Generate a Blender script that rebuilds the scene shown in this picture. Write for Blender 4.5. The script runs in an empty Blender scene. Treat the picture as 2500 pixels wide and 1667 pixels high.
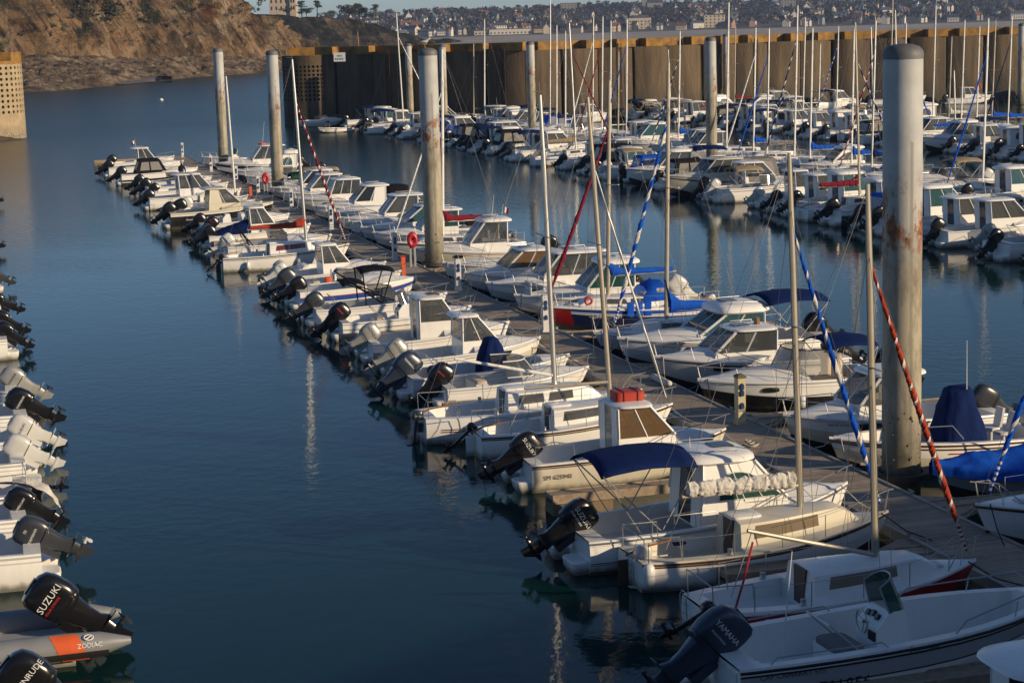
import bpy, bmesh, math, random
from math import sin, cos, tan, atan, atan2, pi, sqrt, radians, degrees
from mathutils import Vector, Matrix, noise as mnoise
R = random.Random(11)
S = bpy.context.scene
# ------------------------------------------------------------------ camera, sky, sun, exposure
FPX, HC = 4700.0, 11.5
ROLL = atan(0.0285); PITCH = atan((833.5-68.0)*cos(ROLL)/FPX)
_f = Vector((0, cos(PITCH), -sin(PITCH)))
_r0 = Vector((1, 0, 0)); _u0 = _r0.cross(_f)
_r = _r0*cos(ROLL) - _u0*sin(ROLL); _u = _r0*sin(ROLL) + _u0*cos(ROLL)
CAM = Vector((0, 0, HC))
cd = bpy.data.cameras.new('camera'); cam = bpy.data.objects.new('camera', cd); S.collection.objects.link(cam)
cd.sensor_width = 36.0; cd.lens = 36.0*FPX/2500.0; cd.clip_end = 20000; cd.clip_start = 0.5
cam.matrix_world = Matrix(((_r.x, _u.x, -_f.x, 0), (_r.y, _u.y, -_f.y, 0), (_r.z, _u.z, -_f.z, HC), (0, 0, 0, 1)))
S.camera = cam
SUN_AZ = 64.0      # degrees from -Y towards +X (from behind the camera towards its right)
SUN_EL = 16.0
HAZE = 0.0001
sd = Vector((sin(radians(SUN_AZ))*cos(radians(SUN_EL)), -cos(radians(SUN_AZ))*cos(radians(SUN_EL)), sin(radians(SUN_EL))))
ld = bpy.data.lights.new('sun', 'SUN'); ld.energy = 5.0; ld.angle = radians(0.6); ld.color = (1.0, 0.79, 0.52)
sun = bpy.data.objects.new('sun', ld); S.collection.objects.link(sun)
sun.rotation_euler = sd.to_track_quat('Z', 'Y').to_euler(); sun.location = (60, -40, 60)
W = bpy.data.worlds.new('World'); S.world = W; W.use_nodes = True
nt = W.node_tree; bg = nt.nodes['Background']
sky = nt.nodes.new('ShaderNodeTexSky'); sky.sky_type = 'NISHITA'; sky.sun_disc = False
sky.sun_elevation = radians(SUN_EL)
sky.sun_rotation = atan2(sd.x, sd.y)
sky.air_density = 0.75; sky.dust_density = 0.3; sky.ozone_density = 3.4
nt.links.new(sky.outputs[0], bg.inputs[0]); bg.inputs[1].default_value = 0.103
S.view_settings.view_transform = 'Standard'; S.view_settings.look = 'None'
S.view_settings.exposure = 0.08; S.view_settings.gamma = 1.0

# ------------------------------------------------------------------ measuring helpers
def ray(px, py): return _f*FPX + _r*(px-1250.0) - _u*(py-833.5)
def at(px, py, z=0.0):
    d = ray(px, py); t = (z-HC)/d.z
    return CAM + d*t
def proj(p):
    q = Vector(p)-CAM; z = q.dot(_f)
    return 1250+FPX*q.dot(_r)/z, 833.5-FPX*q.dot(_u)/z
def top_z(p, py):          # height over p whose picture row is py
    lo, hi = -1.0, 60.0
    for _ in range(40):
        m = (lo+hi)/2
        if proj((p[0], p[1], m))[1] > py: lo = m
        else: hi = m
    return lo
_A = at(519, 413, .5); _B = at(2500, 1340, .5)
PD = (_B-_A).normalized(); PN = Vector((PD.y, -PD.x, 0))      # along the near pontoon (towards us), and to its left
def P1(s, o, z=0.0):
    p = _A + PD*s + PN*o; return Vector((p.x, p.y, z))
_E2 = at(1738, 405, .3)
def P2(s, o, z=0.0):
    p = _E2 + PD*s + PN*o; return Vector((p.x, p.y, z))
YAW = atan2(-PN.y, -PN.x)          # bow pointing away to the right
YAWR = YAW + pi

# ------------------------------------------------------------------ mesh helper
class MB:
    def __init__(s): s.v = []; s.f = []; s.m = []
    def add(s, pts, faces, mi=0):
        o = len(s.v); s.v += [tuple(p) for p in pts]
        for k, f in enumerate(faces):
            s.f.append(tuple(i+o for i in f)); s.m.append(mi[k] if isinstance(mi, (list, tuple)) else mi)
    def poly(s, pts, mi=0): s.add(pts, [tuple(range(len(pts)))], mi)
    def box(s, x0, x1, y0, y1, z0, z1, mi=0):
        p = [(x0, y0, z0), (x1, y0, z0), (x1, y1, z0), (x0, y1, z0), (x0, y0, z1), (x1, y0, z1), (x1, y1, z1), (x0, y1, z1)]
        s.add(p, [(0, 3, 2, 1), (4, 5, 6, 7), (0, 1, 5, 4), (1, 2, 6, 5), (2, 3, 7, 6), (3, 0, 4, 7)], mi)
    def loft(s, rings, mi=0, closed=True, c0=False, c1=False):
        n = len(rings[0]); o = len(s.v)
        for r in rings: s.v += [tuple(p) for p in r]
        for i in range(len(rings)-1):
            for j in range(n if closed else n-1):
                a = o+i*n+j; b = o+i*n+(j+1) % n
                s.f.append((a, b, b+n, a+n))
                s.m.append(mi(i, j) if callable(mi) else mi)
        m0 = mi(0, 0) if callable(mi) else mi
        if c0: s.f.append(tuple(o+j for j in range(n))[::-1]); s.m.append(m0)
        if c1: s.f.append(tuple(o+(len(rings)-1)*n+j for j in range(n))); s.m.append(m0)
    def tube(s, pts, r, mi=0, n=6, caps=True):
        pts = [Vector(p) for p in pts]; rs = r if isinstance(r, (list, tuple)) else [r]*len(pts)
        rings = []; up = None
        for i, p in enumerate(pts):
            a = pts[max(0, i-1)]; b = pts[min(len(pts)-1, i+1)]
            t = (b-a); t = t.normalized() if t.length > 1e-9 else Vector((0, 0, 1))
            if up is None:
                up = Vector((0, 0, 1)) if abs(t.z) < .9 else Vector((1, 0, 0))
            e1 = up - t*up.dot(t)
            e1 = e1.normalized() if e1.length > 1e-6 else t.orthogonal().normalized()
            up = e1; e2 = t.cross(e1)
            rings.append([p + (e1*cos(2*pi*k/n)+e2*sin(2*pi*k/n))*rs[i] for k in range(n)])
        s.loft(rings, mi, True, caps, caps)
    def build(s, name, mats, parent=None, ang=35, loc=None, merge=True, smooth=True):
        me = bpy.data.meshes.new(name); me.from_pydata(s.v, [], s.f)
        if not isinstance(mats, (list, tuple)): mats = [mats]
        for m in mats: me.materials.append(m)
        me.polygons.foreach_set('material_index', s.m)
        bm = bmesh.new(); bm.from_mesh(me)
        if merge: bmesh.ops.remove_doubles(bm, verts=bm.verts, dist=2e-4)
        bmesh.ops.recalc_face_normals(bm, faces=bm.faces)
        if smooth:
            ca = radians(ang)
            for f in bm.faces: f.smooth = True
            for e in bm.edges:
                e.smooth = len(e.link_faces) == 2 and e.calc_face_angle(0) < ca
        bm.to_mesh(me); bm.free()
        o = bpy.data.objects.new(name, me); S.collection.objects.link(o)
        if parent: o.parent = parent
        if loc is not None: o.location = loc
        return o
def sell(cx, cy, z, a, b, n=20, e=3.0):
    out = []
    for k in range(n):
        t = 2*pi*(k+.5)/n; c, q = cos(t), sin(t)
        out.append((cx+a*math.copysign(abs(c)**(2/e), c), cy+b*math.copysign(abs(q)**(2/e), q), z))
    return out
def empty(name, loc, yaw=0.0):
    o = bpy.data.objects.new(name, None); S.collection.objects.link(o)
    o.location = loc; o.rotation_euler = (0, 0, yaw); o.empty_display_size = .3
    return o
def tag(o, label=None, cat=None, group=None, kind=None):
    if label: o['label'] = label
    if cat: o['category'] = cat
    if group: o['group'] = group
    if kind: o['kind'] = kind
    return o
def copy_tree(o, parent=None):
    c = o.copy(); S.collection.objects.link(c)
    if parent: c.parent = parent
    for ch in o.children: copy_tree(ch, c)
    return c

def drape(o, amp, sc, cuts=3):       # cloth folds
    bm = bmesh.new(); bm.from_mesh(o.data); bmesh.ops.subdivide_edges(bm, edges=bm.edges, cuts=cuts, use_grid_fill=True)
    bm.normal_update(); ns = [(v, v.normal.copy()) for v in bm.verts]
    for v, n in ns:
        q = v.co*sc; v.co += n*amp*((1-abs(mnoise.noise((q.x, q.y, q.z*.45)))*2.2)*.7+mnoise.noise((q.x*2.7, q.y*2.7, q.z*1.2))*.5)
    for f in bm.faces: f.smooth = True
    for e in bm.edges: e.smooth = True
    bm.to_mesh(o.data); bm.free(); return o
# ------------------------------------------------------------------ materials
def new_mat(name):
    m = bpy.data.materials.new(name); m.use_nodes = True
    return m, m.node_tree, m.node_tree.nodes['Principled BSDF']
def ND(t, typ, **kw):
    n = t.nodes.new(typ)
    for k, v in kw.items():
        if k in n.inputs: n.inputs[k].default_value = v
        else: setattr(n, k, v)
    return n
def noise_col(t, c1, c2, scale, lo=.35, hi=.65, detail=5, vec=None, rough=.6):
    nz = ND(t, 'ShaderNodeTexNoise', Scale=scale, Detail=detail, Roughness=rough)
    if vec: t.links.new(vec, nz.inputs['Vector'])
    cr = t.nodes.new('ShaderNodeValToRGB'); e = cr.color_ramp.elements
    e[0].position = lo; e[0].color = (*c1, 1); e[1].position = hi; e[1].color = (*c2, 1)
    t.links.new(nz.outputs['Fac'], cr.inputs[0]); return cr.outputs[0], nz
def mixc(t, fac, a, b):
    mx = t.nodes.new('ShaderNodeMix'); mx.data_type = 'RGBA'
    if hasattr(fac, 'is_linked'): t.links.new(fac, mx.inputs[0])
    else: mx.inputs[0].default_value = fac
    for s_, v in ((6, a), (7, b)):
        if hasattr(v, 'is_linked'): t.links.new(v, mx.inputs[s_])
        else: mx.inputs[s_].default_value = (*v, 1)
    return mx.outputs[2]
def bump(t, h, strength, dist=.02):
    b = ND(t, 'ShaderNodeBump', Strength=strength, Distance=dist); t.links.new(h, b.inputs['Height']); return b.outputs[0]
def rotco(t, rot, scale, loc=(0, 0, 0)):      # turn first, then stretch
    a = objco(t, (1, 1, 1), loc, rot); mp = t.nodes.new('ShaderNodeMapping'); mp.inputs['Scale'].default_value = scale; t.links.new(a, mp.inputs[0]); return mp.outputs[0]
def objco(t, scale=(1, 1, 1), loc=(0, 0, 0), rot=(0, 0, 0)):
    tc = t.nodes.new('ShaderNodeTexCoord'); mp = t.nodes.new('ShaderNodeMapping')
    mp.inputs['Scale'].default_value = scale; mp.inputs['Location'].default_value = loc; mp.inputs['Rotation'].default_value = rot
    t.links.new(tc.outputs['Object'], mp.inputs[0]); return mp.outputs[0]
_mc = {}
def paint(name, col, rough=.35, metal=0.0, var=.12, scale=3.0, bmp=0.0):
    if name in _mc: return _mc[name]
    m, t, b = new_mat(name)
    v = objco(t)
    c, nz = noise_col(t, tuple(x*(1-var) for x in col), col, scale, .3, .62, 6, v)
    t.links.new(c, b.inputs['Base Color'])
    b.inputs['Roughness'].default_value = rough; b.inputs['Metallic'].default_value = metal
    if rough >= .8: b.inputs['Specular IOR Level'].default_value = .12
    if bmp:
        n2 = ND(t, 'ShaderNodeTexNoise', Scale=14.0, Detail=4.0); t.links.new(v, n2.inputs['Vector'])
        t.links.new(bump(t, n2.outputs['Fac'], bmp, .03), b.inputs['Normal'])
    _mc[name] = m; return m
def gelcoat(name, col, dirt=(.45, .40, .32), amt=.28):
    if name in _mc: return _mc[name]
    m, t, b = new_mat(name)
    v = objco(t, (1.2, 1.2, .5))
    c, nz = noise_col(t, (0, 0, 0), (1, 1, 1), 2.6, .5, .8, 8, v, .7)
    mul = ND(t, 'ShaderNodeMath', operation='MULTIPLY'); t.links.new(c, mul.inputs[0]); mul.inputs[1].default_value = amt
    base = mixc(t, mul.outputs[0], col, dirt)
    ob = objco(t); sx = ND(t, 'ShaderNodeSeparateXYZ'); t.links.new(ob, sx.inputs[0])
    n2 = ND(t, 'ShaderNodeTexNoise', Scale=5.0, Detail=5.0); t.links.new(objco(t, (1, 1, .35)), n2.inputs['Vector'])
    ad = ND(t, 'ShaderNodeMath', operation='MULTIPLY_ADD'); t.links.new(n2.outputs['Fac'], ad.inputs[0]); ad.inputs[1].default_value = -.22; t.links.new(sx.outputs[2], ad.inputs[2])
    mr = ND(t, 'ShaderNodeMapRange'); t.links.new(ad.outputs[0], mr.inputs[0]); mr.inputs[1].default_value = -.05; mr.inputs[2].default_value = .10; mr.inputs[3].default_value = .75; mr.inputs[4].default_value = 0
    t.links.new(mixc(t, mr.outputs[0], base, (.10, .085, .045)), b.inputs['Base Color'])
    b.inputs['Roughness'].default_value = .3
    _mc[name] = m; return m
def glass(name, col, alpha=.6, rough=.06):
    if name in _mc: return _mc[name]
    m, t, b = new_mat(name)
    b.inputs['Base Color'].default_value = (*col, 1); b.inputs['Roughness'].default_value = rough
    b.inputs['Alpha'].default_value = alpha; b.inputs['IOR'].default_value = 1.5
    _mc[name] = m; return m
M = dict(
 white=gelcoat('white_gelcoat', (.78, .765, .73)), deck=gelcoat('deck_gelcoat', (.73, .715, .68), amt=.4),
 cream=gelcoat('cream_gelcoat', (.62, .57, .45)), grey=gelcoat('grey_gelcoat', (.34, .34, .35)), lgrey=gelcoat('light_grey_gelcoat', (.5, .5, .5)),
 navy=gelcoat('navy_gelcoat', (.012, .02, .07), amt=.1), black=gelcoat('black_gelcoat', (.012, .012, .015), amt=.08),
 red=gelcoat('red_gelcoat', (.30, .012, .016), amt=.12), blue=gelcoat('blue_gelcoat', (.02, .07, .32), amt=.12),
 dred=gelcoat('dark_red_gelcoat', (.12, .02, .02)), brown=paint('brown_wood', (.09, .045, .025), .5, var=.4, scale=8),
 wood=paint('varnished_wood', (.30, .13, .045), .35, var=.35, scale=9), plank=paint('bare_wood', (.33, .25, .17), .75, var=.4, scale=6),
 steel=paint('stainless_steel', (.42, .42, .42), .5, .8, .1), alu=paint('mast_aluminium', (.55, .54, .52), .38, .75, .15, 1.2),
 gold=paint('tan_anodised_mast', (.37, .33, .26), .45, .35, .2, 1.2), whitemast=paint('white_painted_mast', (.72, .71, .68), .4, 0, .1),
 wire=paint('rigging_wire', (.25, .25, .24), .4, .6, .1), rope=paint('rope', (.5, .46, .38), .9, 0, .3, 20), darkrope=paint('dark_rope', (.03, .03, .035), .9),
 redrope=paint('red_rope', (.35, .03, .04), .9), bluerope=paint('blue_rope', (.03, .10, .30), .9),
 rubber=paint('black_rubber', (.015, .015, .016), .6), fender=gelcoat('fender_vinyl', (.66, .66, .64)),
 e_black=paint('outboard_black', (.010, .010, .012), .22, 0, .2), e_grey=paint('outboard_dark_grey', (.045, .05, .06), .3, .2, .15),
 e_blue=paint('outboard_blue_grey', (.035, .048, .075), .3, .2, .15), e_silver=paint('outboard_silver', (.36, .36, .34), .35, .35, .15),
 e_white=paint('outboard_white', (.52, .52, .50), .3, 0, .1), prop=paint('propeller_metal', (.06, .06, .06), .35, .6, .2),
 c_navy=paint('navy_canvas', (.004, .016, .085), .85, 0, .3, 5, .35), c_blue=paint('blue_canvas', (.006, .085, .50), .8, 0, .3, 5, .35),
 c_black=paint('black_canvas', (.012, .012, .016), .85, 0, .3, 5, .3), c_grey=paint('grey_canvas', (.20, .19, .18), .85, 0, .25, 5, .35),
 c_red=paint('red_canvas', (.36, .05, .025), .85, 0, .3, 5, .35), c_dred=paint('burgundy_canvas', (.20, .015, .03), .85, 0, .3, 5, .35),
 c_white=paint('white_sailcloth', (.62, .59, .54), .8, 0, .25, 6, .9), c_tan=paint('tan_canvas', (.33, .25, .16), .85, 0, .25, 5, .35),
 c_green=paint('green_canvas', (.02, .09, .05), .85, 0, .25, 5, .35), c_lblue=paint('light_blue_canvas', (.10, .26, .46), .8, 0, .25, 5, .35),
 vinyl=paint('cream_seat_vinyl', (.52, .44, .33), .55, 0, .15), seat=paint('white_seat_plastic', (.70, .69, .67), .4, 0, .1),
 orange=paint('orange_fabric', (.65, .10, .02), .7, 0, .25), lifered=paint('lifebuoy_red', (.42, .008, .018), .45, 0, .15), yellow=paint('yellow_fabric', (.6, .38, .03), .7),
 rib=paint('grey_inflatable_fabric', (.20, .21, .23), .5, 0, .15), ribw=paint('white_inflatable_fabric', (.55, .54, .51), .5, 0, .15),
 antifoul=paint('dark_antifouling', (.025, .02, .025), .7), darkin=paint('dark_interior', (.03, .03, .032), .7), dial=paint('instrument_black', (.01, .01, .012), .3),
 skin=paint('skin', (.40, .22, .15), .5), hair=paint('grey_hair', (.3, .28, .26), .8), cloth=paint('dark_jacket', (.02, .022, .03), .85),
 curtain=paint('pale_curtain', (.55, .53, .48), .9, 0, .2, 12), tealcurtain=paint('teal_curtain', (.10, .28, .32), .9, 0, .4, 30), beige=paint('beige_liner', (.42, .32, .22), .7),
 g_dark=glass('tinted_glass', (.02, .022, .025), .72), g_clear=glass('clear_perspex', (.07, .075, .08), .52), g_green=glass('green_glass', (.015, .075, .06), .62),
 g_teal=glass('teal_glass', (.04, .11, .13), .62), g_tan=glass('bronze_perspex', (.16, .10, .05), .65), g_vinyl=glass('clear_vinyl', (.42, .40, .36), .42, .15),
 text=paint('lettering_black', (.012, .012, .016), .5), textw=paint('lettering_white', (.72, .72, .70), .5), textr=paint('lettering_red', (.6, .03, .03), .5),
 flagr=paint('flag_red', (.45, .03, .04), .8), flagb=paint('flag_blue', (.02, .04, .20), .8), flagw=paint('flag_white', (.6, .6, .58), .8),
)
# ------------------------------------------------------------------ water
def fbm(x, y, z, o=5, l=2.0, g=.5):
    a, s = 1.0, 0.0
    for _ in range(o):
        s += a*mnoise.noise((x, y, z)); x *= l; y *= l; z *= l; a *= g
    return s
def ridge(x, y, z, o=5):
    a, s = 1.0, 0.0
    for _ in range(o):
        s += a*(1-abs(mnoise.noise((x, y, z)))*2); x *= 2.1; y *= 2.1; z *= 2.1; a *= .5
    return s
m, t, b = new_mat('harbour_water')
v = objco(t)
b.inputs['IOR'].default_value = 1.175
c, _ = noise_col(t, (.002, .020, .020), (.004, .028, .027), .03, .3, .7, 3, v); t.links.new(c, b.inputs['Base Color'])
na = ND(t, 'ShaderNodeTexNoise', Scale=2.3, Detail=3.0, Roughness=.55); t.links.new(objco(t, (1, .8, 1)), na.inputs['Vector'])
nb = ND(t, 'ShaderNodeTexNoise', Scale=.55, Detail=2.0); t.links.new(v, nb.inputs['Vector'])
big = ND(t, 'ShaderNodeTexNoise', Scale=.03, Detail=4.0, Roughness=.6); t.links.new(objco(t, (.3, 1, 1), rot=(0, 0, .2)), big.inputs['Vector'])
# the open water beyond the pontoon end is ruffled by the wind, the basin is calm
sx = ND(t, 'ShaderNodeSeparateXYZ'); t.links.new(v, sx.inputs[0])
wx = ND(t, 'ShaderNodeMath', operation='MULTIPLY_ADD'); t.links.new(sx.outputs[0], wx.inputs[0]); wx.inputs[1].default_value = -1.1; t.links.new(sx.outputs[1], wx.inputs[2])
wm = ND(t, 'ShaderNodeMapRange'); t.links.new(wx.outputs[0], wm.inputs[0]); wm.inputs[1].default_value = 110; wm.inputs[2].default_value = 300; wm.inputs[3].default_value = 0; wm.inputs[4].default_value = 1
mr = ND(t, 'ShaderNodeMapRange'); t.links.new(big.outputs['Fac'], mr.inputs[0])
mr.inputs[1].default_value = .40; mr.inputs[2].default_value = .62; mr.inputs[3].default_value = .010; mr.inputs[4].default_value = .040
st_ = ND(t, 'ShaderNodeMath', operation='MULTIPLY_ADD'); t.links.new(wm.outputs[0], st_.inputs[0]); st_.inputs[1].default_value = .12; t.links.new(mr.outputs[0], st_.inputs[2])
b1 = ND(t, 'ShaderNodeBump', Distance=.5); t.links.new(na.outputs['Fac'], b1.inputs['Height']); t.links.new(st_.outputs[0], b1.inputs['Strength'])
b2 = ND(t, 'ShaderNodeBump', Distance=1.0, Strength=.006); t.links.new(nb.outputs['Fac'], b2.inputs['Height']); t.links.new(b1.outputs[0], b2.inputs['Normal'])
t.links.new(b2.outputs[0], b.inputs['Normal'])
ro = ND(t, 'ShaderNodeMath', operation='MULTIPLY_ADD'); t.links.new(wm.outputs[0], ro.inputs[0]); ro.inputs[1].default_value = .2; ro.inputs[2].default_value = .07; t.links.new(ro.outputs[0], b.inputs['Roughness'])
w = MB(); w.poly([(-2600, -400, 0), (3200, -400, 0), (3200, 6200, 0), (-2600, 6200, 0)])
o = w.build('water', m, smooth=False); tag(o, kind='structure')

# ------------------------------------------------------------------ quay (the photographer stands on it; its wall shades the nearest boats)
m, t, b = new_mat('quay_concrete'); c, nz = noise_col(t, (.16, .15, .13), (.28, .26, .23), .6, vec=objco(t)); t.links.new(c, b.inputs['Base Color'])
t.links.new(bump(t, nz.outputs['Fac'], .5, .05), b.inputs['Normal']); b.inputs['Roughness'].default_value = .9
qp = [(-80, 2.3), (11.7, 2.3), (72, 65), (160, 65), (160, -90), (-80, -90)]
q = MB(); q.loft([[(x, y, -2) for x, y in qp], [(x, y, 9.75) for x, y in qp]], 0, True, False, True)
tag(q.build('quay', m, smooth=False), kind='structure')

# ------------------------------------------------------------------ cliffs, shore
def rock_mat(name, pal, veg, sc=1.0, vth=.56):
    m, t, b = new_mat(name)
    v = objco(t, (.09*sc, .09*sc, .05*sc), rot=(.35, .5, .2)); v2 = objco(t, (sc, sc, sc))
    c1, n1 = noise_col(t, pal[0], pal[1], 1.0, .38, .62, 9, v, .68)
    c2, n2 = noise_col(t, pal[2], pal[3], .16, .40, .60, 8, objco(t, (1, 1, .55), rot=(0, .6, 0)), .72)
    f, n3 = noise_col(t, (0, 0, 0), (1, 1, 1), .03*sc, .45, .58, 6, v2)
    col = mixc(t, f, c1, c2)
    k1, n6 = noise_col(t, (0, 0, 0), (1, 1, 1), 1.0, .50, .62, 6, rotco(t, (0, .55, 0), (.75*sc, .4*sc, .11*sc)), .75)
    m1 = ND(t, 'ShaderNodeMath', operation='MULTIPLY'); t.links.new(k1, m1.inputs[0]); m1.inputs[1].default_value = .8
    col = mixc(t, m1.outputs[0], col, tuple(x*.55 for x in pal[0]))
    k2, n7 = noise_col(t, (0, 0, 0), (1, 1, 1), 1.0, .58, .70, 6, rotco(t, (0, .55, 0), (.5*sc, .3*sc, .10*sc), (11, 5, 3)), .75)
    m2 = ND(t, 'ShaderNodeMath', operation='MULTIPLY'); t.links.new(k2, m2.inputs[0]); m2.inputs[1].default_value = .7
    col = mixc(t, m2.outputs[0], col, tuple(min(.45, x*1.25+.05) for x in pal[3]))
    fv, n4 = noise_col(t, (0, 0, 0), (1, 1, 1), .045*sc, vth, vth+.07, 8, objco(t, (1, 1, 1.3), loc=(7, 3, 1)), .7)
    cv, _ = noise_col(t, tuple(x*.5 for x in veg), veg, .8, .3, .7, 5, v2)
    col = mixc(t, fv, col, cv)
    n5 = ND(t, 'ShaderNodeTexNoise', Scale=.5*sc, Detail=10.0, Roughness=.75); t.links.new(objco(t, (1, 1, .4), rot=(.2, .6, 0)), n5.inputs['Vector'])
    t.links.new(bump(t, n6.outputs['Fac'], .8, 2.5/sc), b.inputs['Normal'])
    b.inputs['Specular IOR Level'].default_value = .1
    t.links.new(col, b.inputs['Base Color']); b.inputs['Roughness'].default_value = .95
    return m
def path_eval(pts, u):
    n = len(pts)-1; k = min(int(u*n), n-1); f = u*n-k
    return [a+(b_-a)*f for a, b_ in zip(pts[k], pts[k+1])]
def cliff(name, foot, mat, nu, nv, amp, lean, seed, strata=.5, kind='structure'):
    # foot: list of (x, y, z, height, plateau depth)
    g = MB(); rings = []
    for i in range(nu+1):
        u = i/nu
        x, y, z, h, dp = path_eval(foot, u)
        x2, y2 = path_eval(foot, min(1, u+.01))[:2]; x1, y1 = path_eval(foot, max(0, u-.01))[:2]
        tx, ty = x2-x1, y2-y1; l = sqrt(tx*tx+ty*ty) or 1
        nx, ny = -ty/l, tx/l                      # inland normal
        row = []
        for j in range(nv+1):
            v_ = j/nv
            if v_ < .8:
                k = v_/.8; zz = z+h*k; inn = h*lean*(k**.85)
            else:
                k = (v_-.8)/.2; zz = z+h*(1+.06*k); inn = h*lean+dp*k
            px_, py_, pz_ = x+nx*inn, y+ny*inn, zz
            s_ = 1/ (amp*5.0)
            d = ridge(px_*s_+seed+pz_*s_*strata, py_*s_*.6, pz_*s_*.55, 6)*amp*1.5
            d -= max(0, mnoise.noise((px_*s_*1.6+pz_*s_*1.1, py_*s_, seed+4)))*amp*2.6
            d += fbm(px_*s_*.35+3*seed, pz_*s_*.3, py_*s_*.35, 3)*amp*2.2
            d += fbm(px_*s_*5+pz_*s_*3.4, pz_*s_*2.2, seed, 5)*amp*.75
            e = min(1, v_*5)*(1 if v_ < .8 else max(.15, 1-k*1.2))
            zj = fbm(px_*s_*1.2, py_*s_*1.2, seed+9, 4)*amp*.55*(1 if v_ > .7 else .35)
            row.append((px_-nx*d*e, py_-ny*d*e, pz_+zj*e))
        rings.append(row)
    g.loft(rings, 0, False)
    o = g.build(name, mat, merge=False, smooth=False); tag(o, kind=kind); return o
mc = rock_mat('cliff_rock', [(.035, .027, .019), (.235, .15, .082), (.13, .066, .028), (.36, .28, .19)], (.035, .036, .02), 1.0, .53)
def hor(px): return 103.64-.02854*px
def foot_d(px, py, D, pyt, dp, lean):      # foot seen at picture row py, top seen at row pyt
    d = ray(px, py); k = D/d.y; p = CAM+d*k; zt = HC+(hor(px)-pyt)*(D+lean*18)/FPX
    return (p.x, p.y, p.z, max(1.5, zt-p.z), dp)
CF = [(-420, 160, 500, -215), (-150, 155, 520, -200), (100, 149, 550, -165), (330, 147, 590, -120), (520, 146, 620, -62), (590, 146, 632, -28), (645, 146, 645, 6), (685, 146, 658, 42), (715, 145, 675, 80), (737, 142, 700, 112), (742, 138, 780, 118), (744, 134, 900, 122)]
cl = cliff('cliff', [foot_d(px, py, D, pt, 60 if px < 600 else 25, .55) for px, py, D, pt in CF], mc, 320, 84, 2.6, .55, 2.3)
mh = rock_mat('headland_rock', [(.035, .03, .023), (.11, .085, .06), (.05, .042, .032), (.15, .115, .08)], (.03, .03, .02), .8, .40)
hl = cliff('headland', [foot_d(px, py, D, pt, 40, 1.5) for px, py, D, pt in ((540, 122, 860, 40), (640, 120, 870, 38), (700, 118, 880, 37), (770, 117, 895, 38), (850, 116, 910, 43), (920, 114, 925, 48), (960, 113, 935, 60), (1000, 111, 950, 78), (1035, 109, 960, 93), (1075, 107, 980, 104), (1110, 104, 1010, 103))], mh, 180, 44, 2.2, 1.5, 5.1)
# rocky foreshore and sand
def shore(name, near, far, mat, nu, nv, rough, z0, z1, seed):
    g = MB(); rings = []
    for i in range(nu+1):
        u = i/nu; a = path_eval(near, u); c_ = path_eval(far, u); row = []
        for j in range(nv+1):
            v_ = j/nv
            x = a[0]+(c_[0]-a[0])*v_; y = a[1]+(c_[1]-a[1])*v_; z = z0+(c_[2]+.4-z0)*v_
            e = min(1, v_*6)
            r_ = fbm(x*.16+seed, y*.16, seed, 5)*rough*e+ridge(x*.05, y*.05, seed, 4)*rough*.5*e
            row.append((x, y, z+r_))
        rings.append(row)
    g.loft(rings, 0, False); o = g.build(name, mat, merge=False, smooth=False); tag(o, kind='structure'); return o
ms = rock_mat('foreshore_rock', [(.05, .038, .028), (.22, .16, .105), (.07, .052, .036), (.34, .26, .18)], (.05, .05, .03), 2.2, .62)
g2 = lambda px, py, z=0: tuple(at(px, py, z))[:2]
shore('rocky_foreshore', [g2(-300, 236), g2(20, 231), g2(150, 223), g2(330, 206), g2(470, 190), g2(620, 181), g2(780, 176)],
      [(lambda q: (q[0], q[1]+3, q[2]))(foot_d(px, py, D, 0, 0, 0)) for px, py, D in ((-300, 157, 508), (20, 151, 538), (150, 149, 558), (330, 147, 590), (470, 146, 612), (620, 146, 640), (780, 146, 680))], ms, 420, 150, 1.25, -.5, 3.4, 4.0)
m, t, b = new_mat('wet_sand'); c, nz = noise_col(t, (.10, .075, .055), (.16, .12, .09), .06, vec=objco(t)); t.links.new(c, b.inputs['Base Color']); b.inputs['Roughness'].default_value = .5
sg = MB(); rg = []
nr = [g2(-320, 214), g2(60, 212), g2(160, 214), g2(300, 208), g2(420, 197)]; fr = [g2(-320, 181, 1), g2(60, 183, 1), g2(160, 185, 1), g2(300, 189, 1), g2(420, 191, 1)]
for i in range(41):
    a = path_eval(nr, i/40); c_ = path_eval(fr, i/40)
    rg.append([(a[0]+(c_[0]-a[0])*k/8, a[1]+(c_[1]-a[1])*k/8, .15+1.35*sin(k/8*pi/2)+.1*fbm(i*.2, k*.3, 1)) for k in range(9)])
sg.loft(rg, 0, False); tag(sg.build('sand', m, merge=False), kind='structure')

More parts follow.
